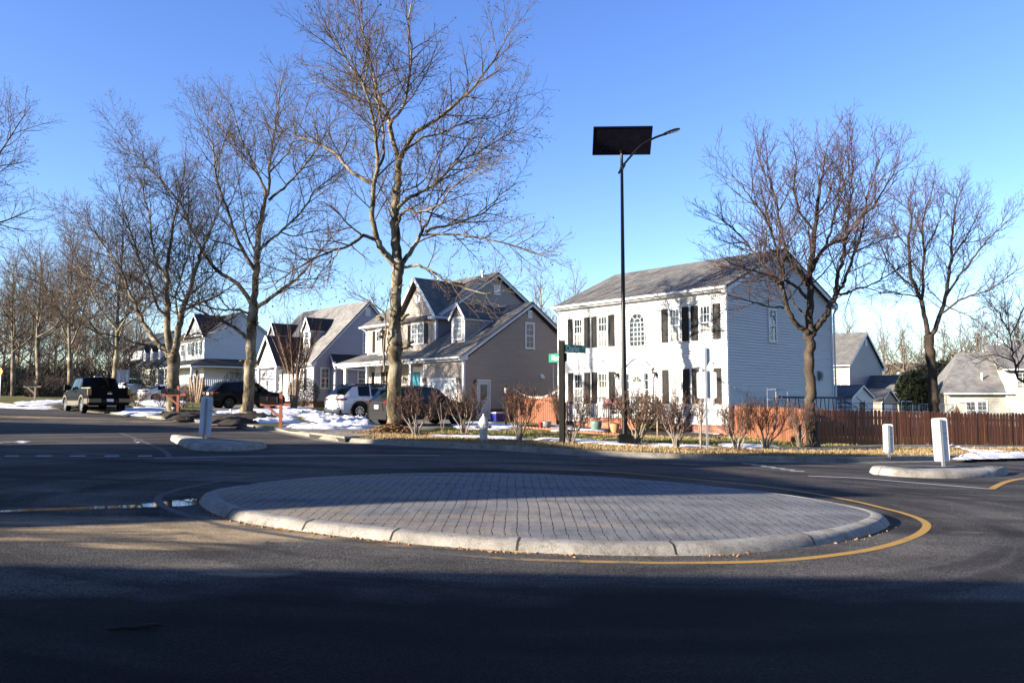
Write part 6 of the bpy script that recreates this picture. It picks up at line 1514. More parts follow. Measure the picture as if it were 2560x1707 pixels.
fence('sunlit reddish picket fence running from the white house corner to the maple', [f0 + Vector((.0, 0, 0)), c_], 1.28, seed=1)
e_ = G(2560, 1114, .1); e_.z = 0; dd = (e_ - c_).normalized()
fence('long dark picket fence in shade running from the maple to the right edge', [c_ + dd * .2, e_, e_ + dd * 9], 1.28, gap=.032, seed=2)
g1 = hw(-9.35, -.9); g1.z = 0; g0 = hw(-12.9, -.9); g0.z = 0
fence('short reddish picket fence between the beige house and the white house', [g0, g1], 1.42, seed=3)
# ---------------------------------------------------------------- small things in the gardens
def garden_lamp(label, S, top, dz=.15, Y=None):
    p = G(*S, dz) if Y is None else at(*S, Y); p.z = T(p.x, p.y) + .1 if Y is None else p.z; sc = p.y / FX; h = (S[1] - top) * sc
    t = thing('garden_lamp', label, 'lamp post', p)
    mb = MB(); mb.lathe([(.07, -.1), (.07, .05), (.04, .1), (.035, h - .42), (.055, h - .40)], (0, 0, 0), 12); mb.build('post', M['black_metal'], t)
    mb = MB(); mb.lathe([(.0, h), (.02, h - .05), (.10, h - .12), (.09, h - .13)], (0, 0, 0), 8); mb.lathe([(.06, h - .41), (.065, h - .38)], (0, 0, 0), 8)
    for k in range(6):
        a = k * math.pi / 3; mb.cyl((.06 * math.cos(a), .06 * math.sin(a), h - .4), (.085 * math.cos(a), .085 * math.sin(a), h - .12), .007, .007, 4)
    l = mb.build('lantern', M['black_metal'], t); mb = MB(); mb.lathe([(.05, h - .39), (.072, h - .14)], (0, 0, 0), 8); mb.build('lantern_glass', M['lantern_glass'], l)
garden_lamp('black garden lamp post before the side wall of the beige house', (1265, 1063), 960)
garden_lamp('black garden lamp post in front of the lavender house portico', (667, 1012), 950, Y=58)
def pot(name, label, S, r, h, mat, plant=None, dz=.16):
    p = G(*S, dz); p.z = T(p.x, p.y) + .14
    t = thing(name, label, 'plant pot', p); mb = MB(); mb.lathe([(r * .62, 0), (r * .85, h * .3), (r, h * .7), (r * .94, h * .92), (r * 1.05, h), (r * .9, h), (r * .88, h * .85)], (0, 0, 0), 20); mb.build('pot', M[mat], t, smooth=True, sharp=.7)
    mb = MB(); mb.lathe([(r * .2, h * .84), (r * .89, h * .86)], (0, 0, 0), 16); mb.build('soil', M['mulch'], t)
    if plant:
        rnd = random.Random(int(S[0])); mb = MB()
        for i in range(90):
            a = rnd.uniform(0, 6.28); q = r * .9 * math.sqrt(rnd.random()); x, y = q * math.cos(a), q * math.sin(a); z = h * .85 + rnd.uniform(.02, .22); s = rnd.uniform(.02, .05); b = rnd.uniform(0, 6.28)
            mb.add([(x, y, z), (x + s * math.cos(b), y + s * math.sin(b), z + s * .6), (x + s * math.cos(b + 1.2), y + s * math.sin(b + 1.2), z + s * .2)], [(0, 1, 2)])
        mb.build('plant', M[plant], t, uv=False)
pot('plant_pot', 'wide grey stone pot by the short picket fence', (1366, 1067), .22, .28, 'grey_pot')
pot('plant_pot', 'red glazed pot beside the wide grey pot', (1352, 1069), .10, .26, 'pot_red')
pot('plant_pot', 'tall green glazed pot with yellowish plant before the brick stoop', (1490, 1075), .26, .42, 'pot_green', 'evergreen')
pot('plant_pot', 'terracotta pot with a bare plant right of the stoop steps', (1537, 1080), .20, .38, 'terracotta', 'brush')
# scalloped edging bricks in front of both houses
def edging(label, S, n):
    P = [Vector((*G(*q, .15)[:2], 0)) for q in S]; P = smooth_path(P, 12); o = drape(P[0], .12); mb = MB(); rnd = random.Random(5)
    L = sum((b - a).length for a, b in zip(P, P[1:])); k = int(L / .16)
    for i in range(k):
        s = L * i / k; acc = 0
        for a, b in zip(P, P[1:]):
            l = (b - a).length
            if acc + l >= s: q = a.lerp(b, (s - acc) / l); d = (b - a).normalized(); break
            acc += l
        z = T(q.x, q.y) + .12 - o.z; c = Vector((q.x - o.x, q.y - o.y, z)); pr = [(-.075, -.05), (.075, -.05), (.075, .05)] + [(.075 * math.cos(R(a)), .05 + .06 * math.sin(R(a))) for a in (30, 60, 90, 120, 150)] + [(-.075, .05)]
        nn = Vector((d.y, -d.x, 0)); mb.prism([c + d * x + Vector((0, 0, zz_)) for x, zz_ in pr], nn * .05)
    b = mb.build('edging_bricks', M['brick_step'], None); b.location = o; tag(b, label, 'garden edging')
edging('row of scalloped terracotta edging bricks in front of the white house', [(1310, 1070), (1380, 1074), (1450, 1080), (1530, 1086), (1560, 1089)], 0)
# blue bin by the beige house
p = G(1246, 1052, .15); p.z = T(p.x, p.y) + .13
t = thing('storage_bin', 'blue plastic bin with a snowy lid against the beige house wall', 'bin', p, HOUSE_ROT + R(90))
mb = MB(); mb.hexa([(-.32, -.2, 0), (.32, -.2, 0), (.32, .2, 0), (-.32, .2, 0), (-.38, -.25, .42), (.38, -.25, .42), (.38, .25, .42), (-.38, .25, .42)]); mb.build('tub', M['bin_blue'], t); mb = MB(); mb.box(-.41, .41, -.28, .28, .42, .46); mb.box(-.36, .36, -.23, .23, .46, .48); mb.build('lid', M['snow'], t)
# bamboo cane and string lights strung to the downspout
p = G(1276, 1050, .15); p.z = T(p.x, p.y) + .1; a_ = p.copy()
t = tag(None or thing('garden_cane', 'leaning bamboo cane holding the end of the white string lights', 'cane', p), None); mb = MB(); mb.cyl((0, 0, 0), (.18, 0, 1.9), .02, .016, 8); mb.lathe([(.0, 1.98), (.035, 1.94), (.03, 1.88), (.0, 1.86)], (.18, 0, 0), 8); mb.build('cane', M['bamboo'], t)
def string_lights(label, A, B, sag, n, bulb=.035):
    o = A.copy(); t = thing('string_lights', label, 'string lights', o); pts = []
    for i in range(25): q = A.lerp(B, i / 24); q.z -= sag * 4 * (i / 24) * (1 - i / 24); pts.append(q - o)
    mb = MB(); mb.tube(pts, [.010] * 25, 5); mb.build('cord', M['rope'], t); mb = MB(); rnd = random.Random(9)
    for i in range(n):
        q = pts[int(24 * (i + .5) / n)]; mb.lathe([(.0, -.10), (bulb, -.065), (bulb * .6, -.03), (.01, 0)], (q.x + rnd.uniform(-.03, .03), q.y, q.z), 8)
    mb.build('bulb', M['bulb'], t)
string_lights('white string lights sagging before the beige house side wall', at(1287, 972, a_.y), at(1397, 972, 36.5), .42, 22)
string_lights('row of string-light bulbs along the shaded white house gable', hw(.12, .3) + Vector((0, 0, 2.0)), hw(.6, 6.2) + Vector((0, 0, 1.45)), .25, 16)
# stoop chairs
for i, (x, lb) in enumerate(((-6.45, 'maroon shell-back metal chair at the left end of the stoop'), (-5.85, 'maroon shell-back metal chair nearest the front door'))):
    q = hw(x, -.55); q.z = P0.z + .60; t = thing('porch_chair', lb, 'chair', q, HOUSE_ROT)
    mb = MB(); mb.lathe([(.20, .40), (.23, .42), (.0, .43)], (0, 0, 0), 14); mb.build('seat', M['chair_red'], t)
    mb = MB(); pts = [(-.2, .45)] + [(.27 * math.cos(R(a)), .68 + .24 * math.sin(R(a))) for a in range(-20, 201, 20)][::-1] + [(.2, .45)]; mb.prism([(a, .2 + (b - .45) * .3, b) for a, b in pts], (0, .025, 0)); mb.build('backrest', M['chair_red'], t)
    mb = MB()
    for sx in (-1, 1): mb.tube([(sx * .22, -.22, 0), (sx * .22, -.2, .58), (sx * .24, .2, .62), (sx * .22, .25, 0)], [.015] * 4, 6)
    mb.build('frame', M['black_metal'], t)
# low bench slab on blocks by the corner of the white house
q = hw(-1.0, -.35); q.z = P0.z - .12; t = thing('garden_bench', 'low grey plank bench by the corner of the white house', 'bench', q, HOUSE_ROT); mb = MB(); mb.box(-1.2, .9, -.2, .12, .13, .18); mb.build('plank', M['walk'], t); mb = MB(); mb.box(-1.0, -.8, -.15, .1, -.15, .13); mb.build('leg', M['walk'], t); mb = MB(); mb.box(.5, .7, -.15, .1, -.15, .13); mb.build('leg', M['walk'], t)
# metal frames standing behind the fence
def bars(name, label, cat, o, rz, parts):
    t = thing(name, label, cat, o, rz)
    for nm, mt, segs, r in parts:
        mb = MB()
        for a, b in segs: mb.cyl(a, b, r, r, 6)
        mb.build(nm, M[mt], t)
    return t
q = hw(1.1, 1.9); q.z = P0.z - .1
bars('wire_shelf', 'tall galvanised wire rack standing behind the sunlit fence', 'rack', q, HOUSE_ROT + R(90), [('upright', 'galv', [((x, y, 0), (x, y, 2.05 if y else 1.9)) for x in (0, .95) for y in (0, .4)], .018), ('shelf', 'galv', [((0, y, z), (.95, y, z)) for y in (0, .13, .26, .4) for z in (1.0, 1.55, 1.98)] + [((x, 0, z), (x, .4, z)) for x in (0, .95) for z in (1.0, 1.55, 1.98)], .010)])
q = hw(1.4, 2.9); q.z = P0.z - .1
leg = []
for k in range(7): leg += [((k * .78, .1, 0), (k * .78 - .25, .1, 1.62)), ((k * .78 - .1, .5, 0), (k * .78 + .22, .5, 1.62))]
bars('drying_frame', 'long dark metal frame with slanted legs behind the sunlit fence', 'frame', q, HOUSE_ROT + R(90), [('leg', 'black_metal', leg, .018), ('top_rail', 'black_metal', [((-.9, .1, 1.64), (5.2, .1, 1.62)), ((-.9, .5, 1.64), (5.2, .5, 1.62)), ((-.9, .3, 1.68), (5.2, .3, 1.66)), ((-.2, .3, .95), (4.8, .3, .95))], .028)])
q = at(2106, 1034, 43); q.z = T(q.x, q.y)
bars('canopy_frame', 'bare peaked canopy frame in front of the white garden shed', 'frame', q, R(10), [('pole', 'black_metal', [((x, y, 0), (x, y, 1.35)) for x in (-.9, .9) for y in (0, 1.5)], .022), ('roof_bar', 'black_metal', [((x, y, 1.35), (0, .75, 1.85)) for x in (-.9, .9) for y in (0, 1.5)] + [((-.9, 0, 1.35), (.9, 0, 1.35)), ((0, .75, 1.1), (0, .75, 1.9))], .022)])
q = at(2255, 1036, 50); q.z = T(q.x, q.y)
bars('garden_gate', 'white wire garden panels beside the tan porch', 'garden panel', q, R(8), [('panel_frame', 'bulb', [((x, 0, 0), (x, 0, 1.75 - .2 * (x > .5))) for x in (0, .75, 1.2, 2.2, 3.0, 3.6)] + [((0, 0, 1.75), (.75, 0, 1.75)), ((.75, 0, 1.55), (3.6, 0, 1.55)), ((0, 0, .9), (3.6, 0, .9))], .025), ('wire', 'bulb', [((x * .12, 0, .1), (x * .12, 0, 1.5)) for x in range(30)], .006)])
q = at(2150, 1036, 40); q.z = T(q.x, q.y)
bars('trellis', 'long dark wire trellis with dry vines just behind the shaded fence', 'trellis', q, R(17), [('pole', 'black_metal', [((x, 0, 0), (x, 0, 1.7 + .2 * (i % 2))) for i, x in enumerate((-2.0, -.9, 0.3, 1.5, 2.9, 4.4))], .02), ('wire', 'black_metal', [((-2.2, 0, z), (4.6, 0, z - .12)) for z in (1.35, 1.62)] + [((-1.2, 0, 1.9), (-.5, 0, 1.5)), ((-.2, 0, 1.9), (.5, 0, 1.4))], .018)])
# closed patio umbrella by the yellow house
q = at(2392, 1036, 56); q.z = T(q.x, q.y); h = (1036 - 983) * 56 / FX
t = thing('patio_umbrella', 'closed tan patio umbrella before the yellow house', 'umbrella', q); mb = MB(); mb.cyl((0, 0, 0), (0, 0, h + .1), .025, .02, 8); mb.build('pole', M['black_metal'], t)
mb = MB(); n = 16
for i, (r, z) in enumerate(((.30, h - 1.15), (.27, h - .9), (.19, h - .5), (.11, h - .2), (.03, h))):
    for j in range(n): a = 2 * math.pi * j / n; rr = r * (1 + .22 * (-1) ** j); mb.v.append((rr * math.cos(a), rr * math.sin(a), z))
for i in range(4):
    for j in range(n): j2 = (j + 1) % n; mb.f.append((i * n + j, i * n + j2, (i + 1) * n + j2, (i + 1) * n + j)); mb.m.append(0)
mb.build('canopy', M['umbrella'], t, uv=False); mb = MB(); mb.box(-.9, .9, -.5, .5, .68, .74); mb.box(-.8, -.72, -.4, .4, 0, .68); mb.box(.72, .8, -.4, .4, 0, .68); tb = mb.build('patio_table', M['black_metal'], None); tb.location = q; tag(tb, 'dark patio table under the closed tan umbrella', 'table')
q = at(2402, 990, 57); q.z = T(q.x, q.y)
bars('swing_frame', 'bent metal swing stand beside the closed umbrella', 'frame', q, R(-10), [('frame_tube', 'black_metal', [((-1.6, 0, .4), (-.5, 0, 1.5)), ((-.1, 0, 1.75), (.5, 0, 1.7)), ((.5, 0, 1.7), (.7, 0, 1.1)), ((.7, 0, 1.1), (1.6, 0, .4))], .03)])
# little stake lights and path lights round the sycamores
for i, (S, lb) in enumerate((((578, 1041), 'small solar stake light left of the second sycamore'), ((679, 1046), 'small solar stake light right of the second sycamore'), ((433, 1036), 'small solar stake light by the third sycamore mailbox'), ((482, 1026), 'small solar stake light behind the left island sign'))):
    p = G(*S, .15); p.z = T(p.x, p.y) + .12; t = thing('stake_light', lb, 'garden light', p, 0, 'small solar stake lights'); mb = MB(); mb.cyl((0, 0, 0), (0, 0, .30), .012, .012, 6); mb.build('stake', M['black_metal'], t); mb = MB(); mb.lathe([(.05, .28), (.055, .34), (.09, .35), (.085, .38), (.02, .40)], (0, 0, 0), 10); mb.build('cap', M['galv'], t)
# stick and leaf lying on the road
p = G(338, 1572); mb = MB(); rnd = random.Random(3); pts = [(-.17, -.04, .012), (-.08, -.02, .016), (0, .0, .012), (.09, .03, .02), (.17, .055, .012)]; mb.tube(pts, [.006, .010, .012, .016, .006], 6)
mb.tube([(.09, .03, .02), (.13, .075, .03)], [.008, .004], 5); mb.tube([(-.02, 0, .012), (.02, -.03, .02)], [.007, .003], 5); b = mb.build('fallen_stick', M['mulch'], None, uv=False); b.location = p; tag(b, 'short dark stick lying on the shaded road in the foreground', 'stick')
p = G(672, 1358); mb = MB(); mb.add([(-.06, 0, .004), (0, -.03, .03), (.07, .0, .006), (0, .03, .012), (0, 0, .02)], [(0, 1, 4), (1, 2, 4), (2, 3, 4), (3, 0, 4)]); b = mb.build('fallen_leaf', M['dead_leaf'], None, uv=False); b.location = p; tag(b, 'single curled brown leaf on the sunlit road by the kerb', 'leaf')
# ---------------------------------------------------------------- trees and shrubs
def nrm(x, y, z):
    l = math.sqrt(x * x + y * y + z * z) or 1; return x / l, y / l, z / l
class Grow:
    def __init__(s, rnd, spec, tr, cr, fr=None):
        s.r = rnd; s.spec = spec; s.tr = tr; s.cr = cr; s.fr = fr; s.n = 0
    def limb(s, pts, r0, r1, lvl=0, t0=.12, mb=None, nside=8, power=1.0):
        k = len(pts); rad = [r0 + (r1 - r0) * (i / (k - 1)) ** power for i in range(k)]
        (mb or s.tr).tube(pts, rad, nside, False)
        s.kids(pts, rad, lvl, t0)
    def kids(s, pts, rad, lvl, t0):
        sp = s.spec[lvl] if lvl < len(s.spec) else None
        if not sp: return
        r = s.r; seg = [math.dist(a, b) for a, b in zip(pts, pts[1:])]; L = sum(seg)
        n = sp['n'](L) if callable(sp['n']) else int(L * sp['n'] + r.random()); az = r.uniform(0, 6.28)
        for i in range(n):
            t = t0 + (1 - t0) * (i + r.random()) / max(1, n); d = t * L; j = 0
            while j < len(seg) - 1 and d > seg[j]: d -= seg[j]; j += 1
            f = min(1, d / seg[j]) if seg[j] else 0; a, b = pts[j], pts[j + 1]
            p = (a[0] + (b[0] - a[0]) * f, a[1] + (b[1] - a[1]) * f, a[2] + (b[2] - a[2]) * f); rp = rad[j] + (rad[j + 1] - rad[j]) * f
            T_ = nrm(b[0] - a[0], b[1] - a[1], b[2] - a[2])
            az += 2.4 + r.uniform(-.6, .6); ang = R(r.uniform(*sp['ang'])) * (1.08 - .35 * t)
            if abs(T_[2]) < .9: px, py, pz = nrm(-T_[1], T_[0], 0)
            else: px, py, pz = 1, 0, 0
            qx, qy, qz = T_[1] * pz - T_[2] * py, T_[2] * px - T_[0] * pz, T_[0] * py - T_[1] * px
            ca, sa = math.cos(az), math.sin(az); sx, sy, sz = px * ca + qx * sa, py * ca + qy * sa, pz * ca + qz * sa
            c, s_ = math.cos(ang), math.sin(ang); D = nrm(T_[0] * c + sx * s_, T_[1] * c + sy * s_, T_[2] * c + sz * s_ + sp.get('up', 0))
            l = sp['len'](L, t) * r.uniform(.65, 1.25)
            s.branch(p, D, l, min(rp * .7, sp['r'] * (0.5 + .7 * l / (sp['len'](L, .3) + .01))), lvl + 1, sp)
    def branch(s, p, D, l, r0, lvl, sp):
        r = s.r; k = sp['seg']; pts = [p]; x, y, z = p; dx, dy, dz = D; w = sp.get('wob', .16); st = l / k; tro = sp.get('trop', .05)
        for i in range(k):
            dx, dy, dz = nrm(dx + r.uniform(-w, w), dy + r.uniform(-w, w), dz + r.uniform(-w, w) + tro); x += dx * st; y += dy * st; z += dz * st; pts.append((x, y, z))
        r1 = sp.get('rt', .006); rad = [r0 + (r1 - r0) * i / k for i in range(k + 1)]
        s.n += 1
        (s.tr if sp.get('thick') else s.cr).tube(pts, rad, sp.get('sides', 3), False)
        if s.fr is not None and sp.get('fruit') and r.random() < sp['fruit']:
            q = pts[-1]; R_ = r.uniform(.024, .038); ln = r.uniform(.03, .10); q = (q[0] + r.uniform(-.03, .03), q[1] + r.uniform(-.03, .03), q[2] - ln); o = len(s.fr.v)
            for a in ((R_, 0, 0), (-R_, 0, 0), (0, R_, 0), (0, -R_, 0), (0, 0, R_), (0, 0, -R_)): s.fr.v.append((q[0] + a[0], q[1] + a[1], q[2] + a[2]))
            s.fr.f += [(o + a, o + b, o + c) for a, b, c in ((0, 2, 4), (2, 1, 4), (1, 3, 4), (3, 0, 4), (2, 0, 5), (1, 2, 5), (3, 1, 5), (0, 3, 5))]; s.fr.m += [0] * 8
        s.kids(pts, rad, lvl, sp.get('t0', .15))
def L_(a, b, m=9e9): return lambda L, t: min(m, a + b * L * (1 - .55 * t))
SYC = [dict(n=2.8, ang=(35, 65), len=L_(.5, .30, 2.6), r=.025, seg=5, up=.12, trop=.05, wob=.16, sides=4, rt=.007),
       dict(n=4.6, ang=(30, 62), len=L_(.25, .40, 1.4), r=.0125, seg=4, up=.06, trop=.03, wob=.2, rt=.0055, fruit=.10),
       dict(n=6.0, ang=(28, 60), len=L_(.16, .32, .65), r=.0075, seg=3, up=.04, trop=.0, wob=.25, rt=.0045, fruit=.13)]
MAP = [dict(n=3.0, ang=(35, 62), len=L_(.45, .30, 2.2), r=.020, seg=5, up=.10, trop=.08, wob=.15, sides=4, rt=.007),
       dict(n=5.2, ang=(30, 60), len=L_(.22, .40, 1.2), r=.0105, seg=4, up=.08, trop=.06, wob=.2, rt=.0055),
       dict(n=7.5, ang=(28, 62), len=L_(.13, .30, .5), r=.0068, seg=2, up=.05, trop=.05, wob=.24, rt=.005)]
def tree(name, label, cat, S, Y, limbs, spec, mats, seed, dz=.12, group=None, fruit=False, extra=None, top=None):
    """limbs: (pixel polyline, r0, r1, depth offset at start, at end[, sides])"""
    base = at(*S, Y) if Y else G(*S, dz); Yb = base.y; base.z = T(base.x, base.y) + dz
    t = thing(name, label, cat, base, 0, group); rnd = random.Random(seed); tr, cr, fr = MB(), MB(), MB()
    g = Grow(rnd, spec, tr, cr, fr if fruit else None)
    for q in limbs:
        P, r0, r1, d0, d1 = q[:5]
        if top: P = [(x, top[0] - (top[0] - y) * top[1] if y < top[0] else y) for x, y in P]
        opt = q[5] if len(q) > 5 else {}
        W = []
        cum = [0]
        for a, b in zip(P, P[1:]): cum.append(cum[-1] + math.dist(a, b))
        for c, (x, y) in zip(cum, P):
            f = c / cum[-1]; W.append(at(x, y, Yb + d0 + (d1 - d0) * f) - base)
        W = smooth_path(W, 4)
        W = [Vector((p.x + rnd.gauss(0, .015), p.y + rnd.gauss(0, .05), p.z + rnd.gauss(0, .015))) if 0 < i < len(W) - 1 else p for i, p in enumerate(W)]
        g.limb([tuple(p) for p in W], r0, r1, 0, opt.get('t0', .2), None, opt.get('n', 9 if r0 > .08 else 7), opt.get('pow', 1.0)) if not opt.get('bare') else tr.tube([tuple(p) for p in W], opt.get('rad') and [poly1(opt['rad'])(i / (len(W) - 1)) for i in range(len(W))] or [r0 + (r1 - r0) * i / (len(W) - 1) for i in range(len(W))], 16, True)
    if extra: extra(g, base, tr, cr)
    tr.build('trunk', M[mats[0]], t, smooth=True, uv=False); cr.build('crown', M[mats[1]], t, smooth=True, uv=False)
    if fruit and fr.v: tag(fr.build('seed_balls', M['fruit'], t, uv=False), kind='stuff')
    return t
SYM = ('bark_sycamore', 'twig_sycamore')
bare = dict(bare=1)
# --- big sycamore in front
def knots(*spots):
    def f(g, base, tr, cr):
        rnd = g.r
        for sx, sy, dx, dy, r, n in spots:
            p = at(sx, sy, base.y - .12) - base
            for i in range(n):
                a = rnd.uniform(-.5, .5); q = p + Vector((dx * r * rnd.uniform(.5, 1.3), -.05 + rnd.uniform(-.2, .1), dy * r * rnd.uniform(.4, 1.2) + a * r)); tr.tube([tuple(p), tuple(p.lerp(q, .5) + Vector((0, 0, .05))), tuple(q)], [r * .35, r * .22, r * .10], 6)
    return f
tree('sycamore_tree', 'tallest sycamore in the row, knobbly pale trunk rising beside the grey car', 'tree', (985, 1078), None, [
    ([(986, 1078), (986, 1060), (985, 1000), (988, 930), (986, 880), (986, 850), (987, 800), (989, 740), (993, 690), (996, 655)], .40, .2, 0, 0, dict(bare=1, rad=[(0, .46), (.06, .31), (.2, .265), (.38, .25), (.46, .33), (.54, .30), (.62, .23), (.8, .205), (.94, .22), (1, .24)])),
    ([(995, 668), (990, 625), (986, 558), (990, 491), (995, 446), (998, 402)], .205, .12, 0, .1, dict(t0=.3)),
    ([(997, 404), (982, 345), (968, 286), (950, 250), (932, 179), (910, 89), (905, 20), (903, -40)], .10, .012, .1, 1.5),
    ([(996, 402), (1012, 371), (1039, 330), (1079, 308), (1146, 254), (1187, 214), (1236, 147), (1276, 70)], .105, .012, .1, -1.6),
    ([(982, 360), (977, 312), (1012, 254), (1028, 134), (1021, 70), (1030, 0), (1045, -50)], .07, .012, .2, -.4),
    ([(994, 668), (968, 640), (950, 616), (937, 580), (930, 536), (934, 469), (943, 424), (941, 357), (930, 290), (910, 214), (880, 170), (847, 120), (815, 60)], .14, .012, 0, -2.0),
    ([(934, 598), (910, 589), (879, 612), (834, 625), (767, 656), (700, 700), (655, 730)], .075, .012, -.2, -3.0),
    ([(934, 462), (879, 429), (847, 393), (803, 362), (745, 344), (700, 330), (655, 318)], .075, .012, -.6, 1.0),
    ([(1000, 668), (1020, 640), (1039, 612), (1053, 585), (1070, 554), (1085, 520), (1110, 480), (1140, 440)], .105, .012, 0, 2.5),
    ([(1066, 578), (1079, 572), (1146, 556), (1213, 531), (1249, 491), (1290, 460)], .065, .012, .8, 2.4),
    ([(988, 575), (995, 555), (1003, 536), (1021, 526), (1048, 531), (1080, 520), (1102, 509), (1146, 455), (1213, 415), (1270, 395)], .075, .012, 0, -2.5),
    ([(990, 530), (1010, 505), (1050, 480), (1088, 460), (1137, 411), (1191, 384), (1258, 344), (1310, 320)], .085, .012, 0, 1.2),
    ([(1057, 589), (1124, 585), (1191, 594), (1280, 612), (1347, 634), (1385, 622)], .05, .010, .3, -1.0),
    ([(1003, 672), (1039, 663), (1059, 668), (1097, 690), (1128, 709), (1169, 722), (1215, 735), (1250, 725)], .06, .012, 0, -1.8),
    ([(990, 480), (1030, 470), (1065, 440), (1120, 330), (1150, 280)], .04, .010, 0, -1.0),
    ([(943, 430), (960, 380), (955, 300), (935, 240), (900, 200), (870, 130), (840, 60)], .055, .010, -.7, -1.5),
    ([(1012, 375), (1060, 345), (1110, 330), (1180, 300), (1250, 290), (1300, 240)], .05, .010, 0, 1.5),
    ([(968, 300), (940, 268), (880, 240), (820, 215), (780, 205)], .045, .010, .4, 1.4),
    ([(960, 930), (958, 880), (962, 850), (963, 790), (945, 770), (900, 740)], .055, .008, -.15, -.5, dict(t0=.6)),
    ([(905, 590), (870, 560), (830, 520), (790, 500)], .04, .010, -.5, -1.8),
    ([(850, 620), (820, 660), (790, 700), (770, 740)], .03, .008, -1.2, -2.2)],
    SYC, SYM, 11, fruit=True, extra=knots((958, 800, -1, .2, .22, 4), (962, 830, -1, .1, .2, 3), (958, 845, -.9, -.1, .18, 3), (1003, 800, 1, .7, .24, 4), (1010, 868, 1, .25, .30, 7), (1006, 905, .5, .1, .2, 2), (962, 955, -1, .0, .15, 2), (983, 985, .9, .2, .15, 2), (1000, 720, .8, .6, .16, 2)))
# --- second sycamore
tree('sycamore_tree', 'second sycamore with a mottled trunk on a dark mulch bed', 'tree', (617, 1041), None, [
    ([(618, 1041), (617, 1025), (620, 990), (623, 950), (625, 910), (628, 899), (626, 860), (629, 816), (632, 786), (634, 755)], .4, .2, 0, 0, dict(bare=1, rad=[(0, .50), (.06, .33), (.18, .27), (.42, .26), (.46, .31), (.52, .26), (.7, .24), (.85, .27), (1, .2)])),
    ([(634, 765), (637, 720), (642, 669), (648, 588), (655, 540), (660, 515)], .18, .11, 0, .1, dict(t0=.15)),
    ([(659, 520), (664, 479), (645, 436), (623, 387), (602, 344), (590, 300), (575, 240)], .085, .012, .1, 1.5),
    ([(660, 518), (672, 468), (675, 403), (688, 317), (699, 235), (705, 190)], .085, .012, .1, -.5),
    ([(672, 500), (699, 479), (742, 436), (786, 382), (810, 340), (850, 280)], .075, .012, .1, -1.5),
    ([(640, 680), (607, 626), (585, 577), (569, 523), (547, 468), (536, 403), (526, 349), (490, 280)], .105, .012, 0, -1.5),
    ([(634, 770), (596, 712), (542, 675), (509, 631), (482, 577), (450, 506), (401, 452), (352, 403), (300, 350)], .12, .012, 0, 2.5),
    ([(636, 772), (677, 745), (721, 712), (759, 680), (813, 615), (860, 560)], .115, .012, 0, -2.5),
    ([(648, 625), (670, 605), (705, 577), (759, 523), (786, 479), (850, 430), (890, 390)], .085, .012, 0, 2),
    ([(622, 850), (600, 830), (584, 819), (559, 804), (522, 789), (486, 770), (431, 740), (400, 728), (360, 700)], .105, .012, 0, -3.0),
    ([(628, 786), (600, 776), (584, 775), (538, 772), (498, 761), (450, 764), (410, 780)], .07, .012, 0, -3.2),
    ([(645, 640), (620, 590), (610, 540), (600, 470), (585, 420)], .06, .010, 0, 1.2), ([(700, 580), (740, 590), (800, 575), (850, 585)], .045, .010, 1, 2), ([(610, 632), (570, 610), (530, 600), (480, 560), (440, 540)], .05, .010, -.3, -1.8), ([(675, 430), (720, 380), (750, 310), (780, 230)], .05, .010, -.2, -1), ([(640, 430), (590, 380), (545, 300), (520, 260)], .045, .010, .7, 2)],
    SYC, SYM, 12, fruit=True, extra=knots((610, 905, -1, .1, .2, 3), (640, 915, .8, .1, .2, 2), (641, 810, .8, .2, .2, 2)))
# --- third sycamore
tree('sycamore_tree', 'third sycamore with a thick forked trunk behind the reddish mailbox post', 'tree', (433, 1034), None, [
    ([(433, 1034), (432, 1015), (433, 970), (433, 933), (434, 908), (433, 885)], .4, .3, 0, 0, dict(bare=1, rad=[(0, .46), (.1, .35), (.4, .30), (.7, .285), (.9, .32), (1, .30)])),
    ([(430, 893), (421, 838), (418, 761), (417, 700), (419, 642), (432, 534), (450, 425), (462, 350)], .22, .012, 0, .5, dict(pow=.8)),
    ([(436, 895), (446, 822), (458, 770), (477, 718), (490, 660), (505, 610), (522, 555), (545, 490), (560, 420)], .20, .012, 0, -1.5, dict(pow=.8)),
    ([(428, 892), (400, 865), (380, 841), (352, 795), (335, 755), (318, 720), (304, 669), (271, 615), (235, 550), (184, 490)], .16, .012, 0, 2.0),
    ([(418, 790), (395, 770), (370, 700), (350, 640), (330, 560), (310, 480), (300, 400)], .08, .012, .1, -1.5), ([(417, 690), (390, 640), (380, 570), (370, 480), (350, 390), (335, 350)], .075, .012, .2, 1.5),
    ([(458, 775), (490, 760), (540, 740), (580, 715), (610, 700)], .07, .012, -.4, -2), ([(450, 815), (440, 740), (470, 620), (480, 520), (490, 430)], .06, .010, -.3, 1.5), ([(404, 868), (350, 860), (290, 840), (240, 830), (190, 800)], .07, .010, .3, -2), ([(330, 745), (280, 720), (220, 690), (170, 640)], .055, .010, 1.2, 2.5), ([(470, 740), (520, 700), (560, 640), (590, 580)], .05, .010, -.6, 1), ([(444, 850), (490, 835), (540, 830), (570, 812)], .05, .010, -.2, -1.6)],
    SYC, SYM, 13, fruit=True, top=(700, .80))

